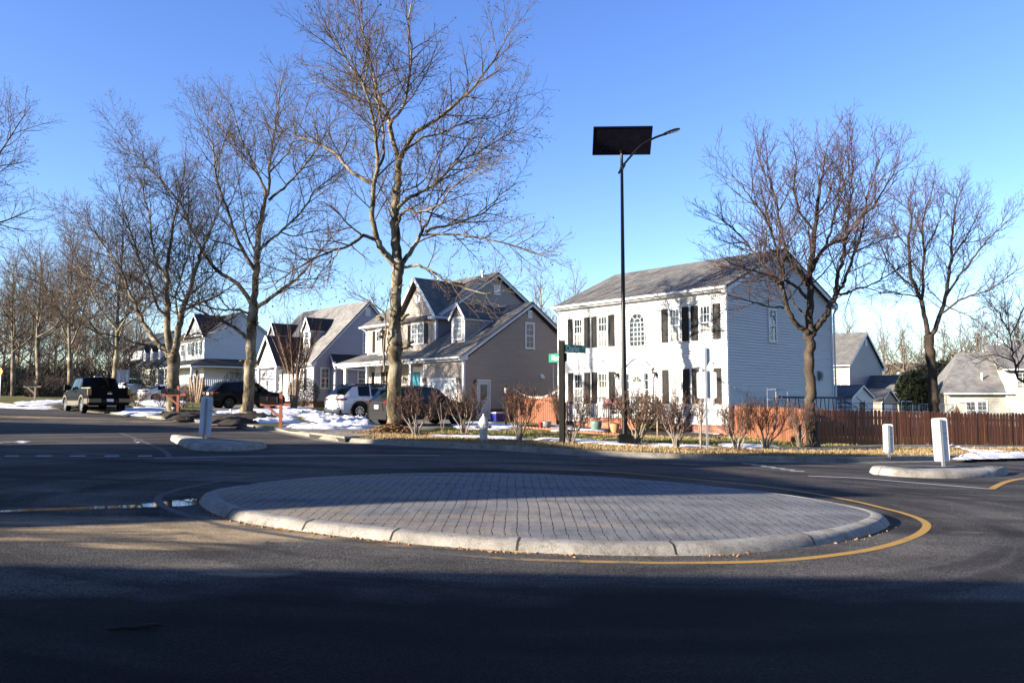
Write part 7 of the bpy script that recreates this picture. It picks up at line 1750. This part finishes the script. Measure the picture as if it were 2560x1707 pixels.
def auto_limbs(rnd, h, fork, spread, n=6, r=.26, lean=0.0):
    """local limb polylines of a free-standing bare tree"""
    out = []; P = [(0, 0, 0), (lean * .3 + rnd.uniform(-.06, .06), 0, fork * .5), (lean * .6, rnd.uniform(-.08, .08), fork)]; out.append((P, r * 1.25, r, 1))
    top = (lean + rnd.uniform(-.4, .4), rnd.uniform(-.4, .4), h); q = P[-1]; out.append(([q, (q[0] * .7 + top[0] * .3 + rnd.uniform(-.2, .2), rnd.uniform(-.2, .2), fork + (h - fork) * .35), (top[0] * .7, rnd.uniform(-.3, .3), fork + (h - fork) * .7), top], r * .75, .012, 0))
    for i in range(n):
        a = 2 * math.pi * (i + rnd.uniform(-.25, .25)) / n; f = rnd.uniform(0, .38); z0 = fork * .95 + (h - fork) * f; s = spread * rnd.uniform(.7, 1.1) * (1 - .45 * f); zt = min(h * .97, z0 + (h - z0) * rnd.uniform(.45, .9)); c, s_ = math.cos(a), math.sin(a)
        out.append(([(q[0] * (1 - f), 0, z0), (c * s * .35, s_ * s * .35, z0 + (zt - z0) * .22), (c * s * .72, s_ * s * .72, z0 + (zt - z0) * .6), (c * s, s_ * s, zt)], r * .5 * (1 - f * .6), .012, 0))
        if i % 2: out.append(([(c * s * .3, s_ * s * .3, z0 + (zt - z0) * .2), (c * s * .8 - s_ * .8, s_ * s * .8 + c * .8, z0 + (zt - z0) * .3), (c * s * 1.15 - s_ * 1.2, s_ * s * 1.15 + c * 1.2, z0 + (zt - z0) * .45)], r * .28, .010, 0))
    return out
def auto_tree(name, label, cat, p, seed, h, fork, spread, spec, mats, n=6, r=.26, group=None, fruit=False, lean=0.0):
    t = thing(name, label, cat, p, 0, group); rnd = random.Random(seed); tr, cr, fr = MB(), MB(), MB(); g = Grow(rnd, spec, tr, cr, fr if fruit else None)
    for P, r0, r1, b in auto_limbs(rnd, h, fork, spread, n, r, lean):
        W = [tuple(q) for q in smooth_path([Vector(q) for q in P], 4)]
        if b: tr.tube(W, [r0 + (r1 - r0) * i / (len(W) - 1) for i in range(len(W))], 12, True)
        else: g.limb(W, r0, r1, 0, .2)
    tr.build('trunk', M[mats[0]], t, smooth=True, uv=False); cr.build('crown', M[mats[1]], t, smooth=True, uv=False)
    if fruit and fr.v: tag(fr.build('seed_balls', M['fruit'], t, uv=False), kind='stuff')
    return t
thin = lambda sp, k, w=1.0: [dict(d, n=d['n'] * k, r=d['r'] * w, rt=d['rt'] * w) for d in sp]
FAR = thin(SYC, .85, 1.35)
def gp(sx, sy, Y): p = at(sx, sy, Y); p.z = T(p.x, p.y) + .1; return p
auto_tree('sycamore_tree', 'fourth sycamore rising behind the pickup truck and the speed limit sign', 'tree', gp(287, 998, 62), 21, 15.6, 3.6, 6.0, FAR, SYM, 7, .21, fruit=True)
auto_tree('sycamore_tree', 'fifth sycamore with a V-shaped fork left of the pickup truck', 'tree', gp(172, 1000, 68), 22, 15.2, 3.4, 5.5, FAR, SYM, 7, .20, fruit=True)
auto_tree('sycamore_tree', 'sixth sycamore with a tall pale trunk beside the small dark mailbox', 'tree', gp(98, 990, 76), 23, 15.0, 5.4, 5.0, FAR, SYM, 7, .20, lean=-.8)
auto_tree('sycamore_tree', 'last pale sycamore of the row near the left edge', 'tree', gp(33, 990, 80), 24, 14.6, 4.2, 5.0, FAR, SYM, 6, .20, lean=-.4)
auto_tree('sycamore_tree', 'sycamore outside the left edge whose branches hang into the picture', 'tree', gp(-330, 1060, 34), 25, 16.5, 6.4, 5.6, thin(SYC, .9), SYM, 9, .27, fruit=True)
# --- maples on the right
MM = ('bark_maple', 'twig_maple')
tree('maple_tree', 'dark-trunked bare maple at the corner of the reddish picket fence', 'tree', (2030, 1118), None, [
    ([(2032, 1118), (2030, 1100), (2029, 1060), (2027, 1000), (2026, 963), (2024, 900), (2025, 860), (2024, 822)], .36, .2, 0, 0, dict(bare=1, rad=[(0, .33), (.08, .215), (.2, .18), (.45, .158), (.52, .178), (.6, .158), (.9, .165), (1, .18)])),
    ([(2024, 832), (2024, 744), (2026, 678), (2035, 590), (2043, 497), (2051, 415), (2060, 350), (2062, 300)], 0.139, .012, 0, .6),
    ([(2026, 680), (2038, 655), (2051, 634), (2068, 607), (2106, 585), (2150, 524), (2194, 458), (2225, 390), (2245, 340)], 0.082, .012, 0, -1.2),
    ([(2020, 712), (2005, 690), (1985, 667), (1958, 601), (1947, 508), (1930, 415), (1903, 343), (1890, 290)], 0.078, .012, 0, 1.2),
    ([(2022, 835), (2006, 820), (1985, 804), (1969, 771), (1958, 733), (1953, 690), (1948, 640), (1930, 570), (1905, 500), (1870, 440), (1850, 400)], 0.098, .012, 0, -1.5),
    ([(2016, 745), (1990, 715), (1952, 700), (1886, 678), (1840, 662), (1800, 640)], 0.057, .010, 0, -1.8),
    ([(2028, 838), (2045, 815), (2062, 793), (2078, 755), (2088, 735), (2095, 689), (2109, 634), (2117, 579), (2120, 520), (2128, 450), (2133, 360), (2133, 285)], 0.115, .012, 0, 1.0),
    ([(2085, 745), (2105, 715), (2117, 689), (2139, 623), (2155, 557), (2166, 469), (2183, 390), (2195, 320)], 0.070, .012, .5, -.8),
    ([(2090, 735), (2117, 733), (2140, 722), (2166, 716), (2221, 689), (2260, 660)], 0.049, .010, .5, 1.8),
    ([(1956, 720), (1930, 690), (1880, 620), (1840, 560), (1800, 520), (1790, 490)], 0.049, .010, -.8, .5), ([(2038, 560), (2000, 500), (1985, 420), (1990, 350), (1985, 290)], 0.049, .010, .3, 1.5), ([(2066, 610), (2080, 540), (2095, 470), (2100, 400), (2110, 320)], 0.045, .010, -.3, 1.0), ([(1958, 770), (1900, 760), (1840, 745), (1790, 730)], 0.033, .009, -.8, -2), ([(2041, 510), (2070, 450), (2085, 380), (2090, 310)], 0.037, .009, .4, -1), ([(2010, 790), (1985, 760), (1975, 730), (1960, 660), (1980, 600)], 0.033, .009, -.2, 1.2)],
    MAP, MM, 31, top=(640, .77))
tree('maple_tree', 'dark-trunked bare maple rising behind the long shaded fence', 'tree', (2334, 1090), 37.5, [
    ([(2336, 1095), (2336, 1040), (2334, 990), (2331, 936), (2325, 880), (2322, 838)], .34, .22, 0, 0, dict(bare=1, rad=[(0, .32), (.1, .25), (.5, .215), (.8, .21), (1, .22)])),
    ([(2320, 845), (2312, 799), (2301, 744), (2276, 678), (2270, 579), (2280, 500), (2270, 440), (2290, 400)], 0.123, .012, 0, -1),
    ([(2325, 845), (2342, 810), (2364, 744), (2375, 661), (2380, 552), (2391, 442), (2395, 400)], 0.123, .012, 0, .8),
    ([(2306, 770), (2309, 705), (2309, 607), (2305, 520), (2320, 450), (2330, 410)], 0.082, .012, -.2, .8),
    ([(2350, 790), (2380, 765), (2413, 744), (2479, 722), (2545, 672), (2590, 640)], 0.061, .010, 0, -1.5),
    ([(2366, 740), (2400, 690), (2430, 640), (2470, 570), (2510, 520), (2540, 480)], 0.061, .010, .3, -1.2), ([(2290, 720), (2250, 690), (2220, 640), (2200, 580), (2190, 520)], 0.049, .010, -.5, 1), ([(2303, 745), (2260, 735), (2210, 730), (2160, 745)], 0.041, .009, -.4, -1.5), ([(2376, 640), (2410, 570), (2440, 500), (2460, 440)], 0.045, .010, .4, 1.2), ([(2360, 760), (2400, 780), (2440, 800), (2480, 840)], 0.033, .009, .2, -1.5), ([(2309, 620), (2330, 560), (2350, 500), (2360, 430)], 0.041, .010, .2, -1), ([(2272, 600), (2240, 540), (2230, 480), (2235, 430)], 0.037, .010, -.8, .5)],
    MAP, MM, 32, top=(680, .74))
tree('small_tree', 'slender reddish tree leaning in at the right edge before the yellow house', 'tree', (2610, 1040), 42, [
    ([(2612, 1040), (2606, 1000), (2590, 965), (2560, 952)], .10, .09, 0, 0, dict(bare=1)),
    ([(2600, 985), (2575, 962), (2545, 945), (2537, 910), (2530, 870), (2523, 818), (2515, 760), (2510, 720)], .075, .012, 0, .5), ([(2535, 905), (2500, 890), (2460, 890), (2430, 900)], .04, .009, .2, 1), ([(2525, 830), (2500, 790), (2480, 760), (2465, 740)], .04, .009, .3, -1), ([(2526, 840), (2550, 790), (2570, 740), (2580, 700)], .04, .009, .3, 1), ([(2540, 920), (2570, 870), (2600, 800), (2620, 740)], .045, .009, .2, -.6), ([(2532, 880), (2505, 850), (2480, 830), (2450, 815)], .03, .008, .3, -1.2)],
    MAP, MM, 33)
# --- bare trees behind the houses
GREY = ('bark_grey', 'twig_grey'); BGS = thin(MAP, .62, 2.0)
tA = auto_tree('bare_tree', 'bare tree rising behind the roofs between the beige and white houses', 'tree', gp(1358, 980, 74), 41, 13.2, 4.0, 4.2, thin(MAP, .6, 1.6), GREY, 6, .2)
def bgtop(sx, topy, Y): p = at(sx, 1000, Y); p.z = T(p.x, p.y) - .2; return p, (CAMH + (1000 - topy) * Y / FX) - p.z
p, hh = bgtop(1440, 690, 82); dup(tA, p, 2.1, hh / 13.2, 'bare tree showing over the left end of the white house roof')
tB = auto_tree('bare_tree', 'tall bare tree behind the second maple trunk beyond the shed', 'tree', gp(2262, 1000, 100), 42, 12.0, 3.0, 4.5, BGS, GREY, 7, .22)
WG = 'bare trees on the skyline beyond the right-hand houses'
for i, (sx, ty, Y, src) in enumerate(((2128, 790, 110, tB), (2215, 800, 120, tA), (2305, 820, 112, tA), (2360, 800, 105, tB), (2410, 790, 100, tA), (2455, 800, 96, tB), (2500, 780, 110, tA), (2550, 790, 120, tB), (2600, 770, 115, tA), (2085, 800, 130, tB))):
    p, hh = bgtop(sx, ty, Y); dup(src, p, i * 1.3, hh / (13.2 if src is tA else 12.0), 'bare tree on the skyline beyond the right-hand houses', WG)
# the wood at the far left end of the street
LG = 'bare trees in the dense wood at the far left end of the street'; rnd = random.Random(77)
for i in range(26):
    sx = -140 + i * 21 + rnd.uniform(-9, 9); Y = rnd.uniform(100, 150); ty = rnd.uniform(690, 800) + (60 if sx > 330 else 0)
    p, hh = bgtop(sx, ty, Y); dup((tA, tB)[i % 2], p, rnd.uniform(0, 6), (hh / 12.5 * .85, hh / 12.5 * .85, hh / 12.5), 'bare tree in the dense wood at the far left end of the street', LG)
for sx, ty, Y in ((700, 820, 110), (742, 790, 115), (690, 800, 120)):
    p, hh = bgtop(sx, ty, Y); dup(tA, p, sx, hh / 13.2, 'bare tree between the lavender house and the tall porch house', 'bare trees between the lavender house and the porch house')
def brush(name, S0, S1, Y0, Y1, n, hmin, hmax, mat, seed, r=.02):
    rnd = random.Random(seed); mb = MB()
    for i in range(n):
        f = rnd.random(); sx = S0 + (S1 - S0) * f; Y = Y0 + (Y1 - Y0) * rnd.random(); p = at(sx, 1000, Y); z = T(p.x, p.y) - .1; h = rnd.uniform(hmin, hmax); a = rnd.uniform(0, 6.28); l = rnd.uniform(0, .5) * h
        q = (p.x + math.cos(a) * l, p.y + math.sin(a) * l, z + h); m = (p.x + math.cos(a) * l * .3 + rnd.uniform(-.2, .2), p.y + rnd.uniform(-.2, .2), z + h * .5)
        mb.tube([(p.x, p.y, z), m, q], [r * 1.5, r, r * .5], 3, False)
        for k in range(4): b = rnd.uniform(0, 6.28); e = rnd.uniform(.3, .9) * h * .4; t = rnd.uniform(.3, .9); s = tuple(m[j] + (q[j] - m[j]) * t for j in range(3)); mb.tube([s, (s[0] + math.cos(b) * e, s[1] + math.sin(b) * e, s[2] + e * .8)], [r * .7, r * .35], 3, False)
    return tag(mb.build(name, M[mat], uv=False), kind='stuff')
brush('undergrowth', -160, 330, 92, 135, 2000, 1.2, 5.0, 'brush', 1, .045)
brush('undergrowth', 60, 190, 72, 90, 500, .6, 2.2, 'brush', 2, .03)
brush('undergrowth', 2080, 2640, 92, 125, 1600, 1.2, 5.5, 'brush', 3, .045)
def leafy(name, label, cat, p, rx, ry, rz, n, leaf, mat, seed, group=None, stems=True, zc=None):
    t = thing(name, label, cat, p, 0, group); rnd = random.Random(seed); mb = MB(); zc = rz if zc is None else zc
    for i in range(n):
        u, v, w = rnd.gauss(0, 1), rnd.gauss(0, 1), rnd.gauss(0, 1); l = math.sqrt(u * u + v * v + w * w) or 1; q = rnd.random() ** .22 * (1 + .13 * hnoise(u / l * 3, v / l * 3 + w / l * 2, seed)); x, y, z = u / l * rx * q, v / l * ry * q, zc + w / l * rz * q
        if z < .03: z = .03 + rnd.random() * .1
        a, b = rnd.uniform(0, 6.28), rnd.uniform(-.9, .9); s = leaf * rnd.uniform(.6, 1.4); d = Vector((math.cos(a) * math.cos(b), math.sin(a) * math.cos(b), math.sin(b))); e = Vector((-math.sin(a), math.cos(a), rnd.uniform(-.4, .4))) * .5
        c = Vector((x, y, z)); mb.add([tuple(c - d * s), tuple(c + e * s), tuple(c + d * s), tuple(c - e * s)], [(0, 1, 2, 3)])
    mb.build('foliage', M[mat], t, uv=False)
    mb = MB()
    for i in range(6): a = i * 1.05; mb.tube([(0, 0, -.05), (rx * .3 * math.cos(a), ry * .3 * math.sin(a), zc * .6), (rx * .6 * math.cos(a), ry * .6 * math.sin(a), zc * 1.1)], [.03, .02, .01], 5)
    mb.build('stem', M['shrub_stem'], t, uv=False); return t
p = G(757, 1022, .15); p = at(757, 1018, 55.5); leafy('boxwood_bush', 'dark clipped round evergreen bush against the lavender house corner', 'bush', p, 1.15, 1.1, 1.05, 9000, .045, 'boxwood', 1)
p = at(600, 1010, 66); leafy('boxwood_bush', 'round dark bush showing behind the black car and second sycamore', 'bush', p, 1.6, 1.3, 1.5, 6000, .06, 'boxwood', 2)
p = hw(-10.3, .1); p.z = P0.z - .1; p += Vector((0, 0, .55)); leafy('evergreen_bush', 'dark spreading evergreen bush at the left corner of the white house', 'bush', p, 1.25, .9, .62, 8000, .05, 'boxwood', 3)
p = hw(-3.35, -1.2); p.z = P0.z - .1; leafy('evergreen_bush', 'yellow-green leafy bush in front of the right end of the stoop', 'bush', p, .75, .6, .85, 2200, .06, 'evergreen', 4, zc=.95)
p = at(382, 985, 72); leafy('evergreen_bush', 'dark evergreen bush before the cape house by the pale coupe', 'bush', p, 2.0, 1.5, 1.5, 5000, .07, 'boxwood', 5)
p = at(478, 1003, 72); leafy('evergreen_bush', 'low dark hedge bush before the porch house railing', 'bush', p, 2.6, 1.2, .8, 5000, .07, 'boxwood', 6)
p = at(336, 990, 85); leafy('evergreen_bush', 'dark bush below the cape house windows near the pickup truck', 'bush', p, 2.2, 1.5, 1.3, 4000, .07, 'boxwood', 7)
p = at(2285, 1036, 62); leafy('evergreen_bush', 'big black-green evergreen behind the second maple trunk', 'bush', p, 1.3, 1.3, 1.75, 7000, .13, 'boxwood', 8)
p = at(2350, 1010, 68); leafy('evergreen_bush', 'dark evergreen mass left of the yellow house', 'bush', p, 2.6, 1.8, 1.9, 8000, .13, 'boxwood', 9)
p, hh = bgtop(2388, 872, 100); leafy('conifer_tree', 'olive pointed conifer on the skyline left of the yellow house roof', 'tree', p, 1.4, 1.4, hh * .5, 5000, .14, 'conifer', 10)
p, hh = bgtop(2420, 920, 88); leafy('brown_bush', 'rusty brown winter bush beside the yellow house roof', 'bush', p, 2.6, 1.8, hh * .5, 5000, .10, 'brush', 12)
p = at(12, 1000, 88); leafy('evergreen_bush', 'dark green bush at the left edge under the last sycamores', 'bush', p, 3.0, 2, 2.0, 6000, .09, 'boxwood', 11)

# bare clipped shrubs along the verge
def shrub_mesh(seed, h, w, n=9):
    rnd = random.Random(seed); st, tw = MB(), MB()
    TW = [dict(n=10, ang=(20, 50), len=lambda L, t: .20 + .20 * t, r=.008, seg=3, up=.16, trop=.08, wob=.24, rt=.004, t0=.2), dict(n=14, ang=(25, 65), len=lambda L, t: .15, r=.005, seg=2, up=.3, trop=.1, wob=.25, rt=.0035), dict(n=17, ang=(20, 60), len=lambda L, t: .09, r=.004, seg=2, up=.3, trop=.1, wob=.25, rt=.003)]
    g = Grow(rnd, TW, st, tw)
    for i in range(n):
        a = 2 * math.pi * i / n + rnd.uniform(-.3, .3); q = math.sqrt(rnd.uniform(.22, 1)); x, y = math.cos(a) * w / 2 * q, math.sin(a) * w / 2 * q; hh = h * rnd.uniform(.80, .97) * (1 - .12 * q * q)
        P = smooth_path([Vector((math.cos(a) * .04, math.sin(a) * .04, -.05)), Vector((x * .35 + rnd.uniform(-.05, .05), y * .35 + rnd.uniform(-.05, .05), hh * .30)), Vector((x * .75 + rnd.uniform(-.05, .05), y * .75 + rnd.uniform(-.05, .05), hh * .62)), Vector((x, y, hh))], 4)
        rad = [.024 - .018 * k / (len(P) - 1) for k in range(len(P))]; W = [tuple(p) for p in P]; st.tube(W, rad, 6, False)
        g.kids(W, rad, 0, .48)
    return st, tw
protos = []
for sd, nn in ((1, 10), (2, 9), (3, 11)):
    protos.append(shrub_mesh(sd, 1.0, 1.0, nn))
SHR = [(1040, 1089, 986, 96, 0, 'bare reddish shrub beside the big sycamore trunk'), (1160, 1085, 990, 88, 1, 'bare reddish shrub in front of the white side door'), (1297, 1103, 988, 82, 2, 'bare reddish shrub right of the fire hydrant'),
       (1427, 1106, 996, 98, 0, 'bare reddish shrub directly behind the street-name post'), (1588, 1110, 996, 128, 1, 'wide bare shrub just right of the street lamp base'), (1690, 1120, 1010, 92, 2, 'bare shrub between the street lamp and the yield sign'),
       (1842, 1124, 1020, 88, 0, 'bare shrub at the near end of the sunlit fence'), (1916, 1124, 1022, 92, 1, 'bare shrub against the middle of the sunlit fence'), (2000, 1118, 1026, 66, 2, 'narrow bare shrub next to the dark maple trunk')]
first = {}
for sx, sy, ty, wpx, k, lb in SHR:
    p = G(sx, sy, .14); p.z = T(p.x, p.y) + .13; sc = p.y / FX; h, w = (sy - ty) * sc, wpx * sc
    if k not in first:
        t = thing('bare_shrub', lb, 'shrub', p, 0, 'clipped bare shrubs along the verge'); protos[k][0].build('stem', M['shrub_stem'], t, uv=False, smooth=True); protos[k][1].build('twigs', M['rust_twig'], t, uv=False); t.scale = (w * .96, w * .96, h * .97); first[k] = t
    else: dup(first[k], p, sx, (w * .96, w * .96, h * .97), lb)
for sx, sy, ty, wpx, lb in ((404, 1012, 982, 44, 'small bare shrub before the pale coupe'), (460, 1016, 978, 56, 'bare shrub behind the third sycamore mailbox'), (342, 1012, 984, 60, 'bare dark shrub between the pickup truck and the pale coupe'), (80, 992, 960, 40, 'brown bare shrub by the small far mailbox')):
    p = gp(sx, sy, 50 if sx > 90 else 74); sc = p.y / FX; dup(first[1], p, sx, (wpx * sc, wpx * sc, (sy - ty) * sc), lb)
# thin saplings
def sapling(label, S, top, w, n, mat, seed, spread=.25):
    p = G(*S, .14); p.z = T(p.x, p.y) + .12; sc = p.y / FX; h = (S[1] - top) * sc; t = thing('bare_sapling', label, 'sapling', p); rnd = random.Random(seed); a, b = MB(), MB(); g = Grow(rnd, [dict(n=6, ang=(20, 50), len=lambda L, t: .35, r=.010, seg=3, up=.3, trop=.1, wob=.2, rt=.004), dict(n=6, ang=(20, 50), len=lambda L, t: .15, r=.006, seg=2, up=.2, wob=.2, rt=.004)], a, b)
    for i in range(n):
        x = rnd.uniform(-spread, spread) if n > 1 else 0; P = [tuple(q) for q in smooth_path([Vector((0, 0, -.05)), Vector((x * .3, rnd.uniform(-.05, .05), h * .4)), Vector((x + rnd.uniform(-.05, .05), rnd.uniform(-.1, .1), h))], 4)]; g.limb(P, w, .008, 0, .45)
    a.build('stem', M[mat], t, uv=False, smooth=True); b.build('twigs', M['rust_twig'], t, uv=False)
sapling('bare sapling with a pale stem right of the brick stoop', (1644, 1092), 968, .028, 2, 'shrub_stem', 1, .1)
sapling('cluster of upright pruned canes left of the yield sign post', (1752, 1125), 990, .022, 5, 'shrub_stem', 2, .14)
sapling('three thin whips sprouting between the two shrubs by the sycamore', (1106, 1085), 1000, .014, 3, 'shrub_stem', 3, .5)
# crape myrtle clump and a pollarded one
p = at(735, 1022, 53.5); p.z = T(p.x, p.y) + .1; h = (1022 - 795) * 53.5 / FX
t = thing('crape_myrtle', 'vase-shaped multi-stemmed crape myrtle in front of the lavender house', 'tree', p); rnd = random.Random(5); a, b = MB(), MB()
g = Grow(rnd, [dict(n=3.2, ang=(12, 32), len=lambda L, t: 1.3 * (1.1 - t * .6), r=.014, seg=4, up=.35, trop=.12, wob=.12, rt=.006), dict(n=4, ang=(14, 36), len=lambda L, t: .55, r=.009, seg=3, up=.3, trop=.1, wob=.14, rt=.006)], a, b)
for i in range(22):
    an = rnd.uniform(0, 6.28); q = math.sqrt(rnd.random()) * 1.9; x, y = math.cos(an) * q, math.sin(an) * q * .8; hh = h * rnd.uniform(.72, .95)
    P = smooth_path([Vector((x * .12, y * .12, -.1)), Vector((x * .22, y * .22, hh * .3)), Vector((x * .5 + rnd.uniform(-.1, .1), y * .5, hh * .6)), Vector((x, y, hh))], 4); g.limb([tuple(w) for w in P], .036, .008, 0, .42, None, 6)
a.build('trunk', M['myrtle_stem'], t, uv=False, smooth=True); b.build('crown', M['rust_twig'], t, uv=False)
p = at(490, 1006, 64); p.z = T(p.x, p.y); t = thing('pollarded_myrtle', 'hard-pruned crape myrtle stump with blunt stems beside the black car', 'tree', p); rnd = random.Random(8); a = MB()
for i in range(6): x = -.7 + i * .27; a.tube([(x * .4, rnd.uniform(-.1, .1), -.1), (x * .7, 0, 1.2), (x + rnd.uniform(-.1, .1), 0, 2.3 + rnd.uniform(-.15, .15))], [.13, .11, .10], 8)
a.build('trunk', M['myrtle_stem'], t, uv=False, smooth=True)
# dead leaves piled at the foot of the sycamore
mb = MB(); rnd = random.Random(6); bp = G(985, 1083, .14)
for i in range(2600):
    a = rnd.uniform(0, 6.28); q = abs(rnd.gauss(0, .55)); x, y = bp.x + math.cos(a) * q * 1.25, bp.y - .25 + math.sin(a) * q * .7; z = T(x, y) + .14 + max(0, .38 * (1 - q / 1.0)) * rnd.random() ** .5; s = rnd.uniform(.03, .075); b = rnd.uniform(0, 6.28)
    d = Vector((math.cos(b), math.sin(b), rnd.uniform(-.5, .5))) * s; e = Vector((-math.sin(b), math.cos(b), rnd.uniform(-.6, .6))) * s * .6; c = Vector((x, y, z)); mb.add([tuple(c - d), tuple(c - e), tuple(c + d), tuple(c + e + Vector((0, 0, .01)))], [(0, 1, 2, 3)])
for sx, sy in ((1106, 1088), (1165, 1090), (1600, 1112), (1850, 1127), (1740, 1126)):
    bq = G(sx, sy, .14)
    for i in range(260):
        x, y = bq.x + rnd.gauss(0, .28), bq.y + rnd.gauss(0, .2); z = T(x, y) + .15 + rnd.random() * .06; s = rnd.uniform(.03, .06); b = rnd.uniform(0, 6.28); d = Vector((math.cos(b), math.sin(b), rnd.uniform(-.4, .4))) * s; e = Vector((-math.sin(b), math.cos(b), rnd.uniform(-.5, .5))) * s * .6; c = Vector((x, y, z)); mb.add([tuple(c - d), tuple(c - e), tuple(c + d), tuple(c + e)], [(0, 1, 2, 3)])
tag(mb.build('dead_leaves', M['dead_leaf'], uv=False), kind='stuff')
# ---------------------------------------------------------------- out-of-frame neighbours, added shade trees, light, camera
SUN_A, SUN_E = R(67), R(16)
SD = Vector((-math.sin(SUN_A) * math.cos(SUN_E), -math.cos(SUN_A) * math.cos(SUN_E), math.sin(SUN_E)))   # towards the sun
plain_house('neighbour house across the street that shades the foreground road', Vector((-26, -5.4, 0)), R(.8), 22, 9, 5.6, 3.2)
plain_house('neighbour house across the street that shades the middle of the junction', Vector((-26.0, 7.6, 0)), R(113), 12.6, 9, 5.6, 3.0)
plain_house('neighbour house across the street that shades the left approach road', Vector((-47.4, 17.3, 0)), R(0), 17, 9, 5.6, 3.2)
auto_tree('sycamore_tree', 'sycamore outside the picture whose branch shadows fall on the white house front', 'tree', Vector((-25.4, 25.8, T(-25.4, 25.8))), 51, 18.5, 6, 4.5, thin(SYC, .5), SYM, 6, .3)
auto_tree('sycamore_tree', 'sycamore outside the picture whose branch shadows fall on the beige garage', 'tree', Vector((-30.9, 28.5, T(-30.9, 28.5))), 52, 18, 6, 4.5, thin(SYC, .5), SYM, 6, .3)
p = Vector((-18.3, 10.6, 0)); p.z = T(p.x, p.y)  # slim evergreen added out of frame to throw shade across the far lane
leafy('shade_evergreen', 'slim evergreen outside the picture, added to shade the far lane', 'tree', p, 1.3, 1.3, 4.25, 4000, .25, 'boxwood', 59)
p = Vector((-20, 16.0, 0)); p.z = T(p.x, p.y)  # unseen pine added with a high crown so its shade lands on the fence
leafy('shade_pine', 'tall high-crowned pine outside the picture, added to shade the right-hand fence', 'tree', p, 1.7, 1.7, 2.9, 5000, .25, 'boxwood', 58, zc=13.7)
for i in range(9):  # evergreen row added behind the camera to keep sky light off the foreground
    p = Vector((-26 + i * 6.2, -9 - 3 * math.sin(i * 2.1), 0)); p.z = T(p.x, p.y)
    leafy('shade_evergreen', 'unseen dense evergreen added behind the camera to darken the foreground', 'tree', p, 3.4, 3.2, 6.5 + (i % 3), 1500, .35, 'boxwood', 60 + i, 'unseen evergreens added for shade')
sun = bpy.data.lights.new('sun', 'SUN'); sun.energy = 4.8; sun.angle = R(.5); sun.color = (1.0, .885, .73)
so = bpy.data.objects.new('sun', sun); COL.objects.link(so); so.rotation_euler = SD.to_track_quat('Z', 'Y').to_euler()
w = bpy.data.worlds.new('World'); scene.world = w; w.use_nodes = True; nt = w.node_tree
bg = nt.nodes['Background']; sky = nt.nodes.new('ShaderNodeTexSky'); sky.sky_type = 'NISHITA'; sky.sun_disc = False
sky.sun_elevation = SUN_E; sky.sun_rotation = math.atan2(SD.x, SD.y); sky.altitude = 100; sky.air_density = 1.0; sky.dust_density = .3; sky.ozone_density = 3.0
hs = nt.nodes.new('ShaderNodeHueSaturation'); hs.inputs['Saturation'].default_value = 1.16; hs.inputs['Hue'].default_value = .519; hs.inputs['Value'].default_value = 1.27; nt.links.new(sky.outputs[0], hs.inputs['Color']); nt.links.new(hs.outputs[0], bg.inputs[0]); bg.inputs[1].default_value = .06
cam = bpy.data.cameras.new('camera'); co = bpy.data.objects.new('camera', cam); COL.objects.link(co); scene.camera = co
co.location = (0, 0, CAMH); co.rotation_euler = (R(90) + PITCH, 0, 0); cam.sensor_fit = 'HORIZONTAL'; cam.sensor_width = 36; cam.lens = 36 * FX / 2560; cam.clip_end = 3000; cam.clip_start = .05
vs = scene.view_settings; vs.view_transform = 'Standard'; vs.look = 'None'; vs.exposure = 2.15; vs.gamma = 1.0; vs.use_curve_mapping = False
scene.cycles.max_bounces = 6; scene.cycles.transparent_max_bounces = 8
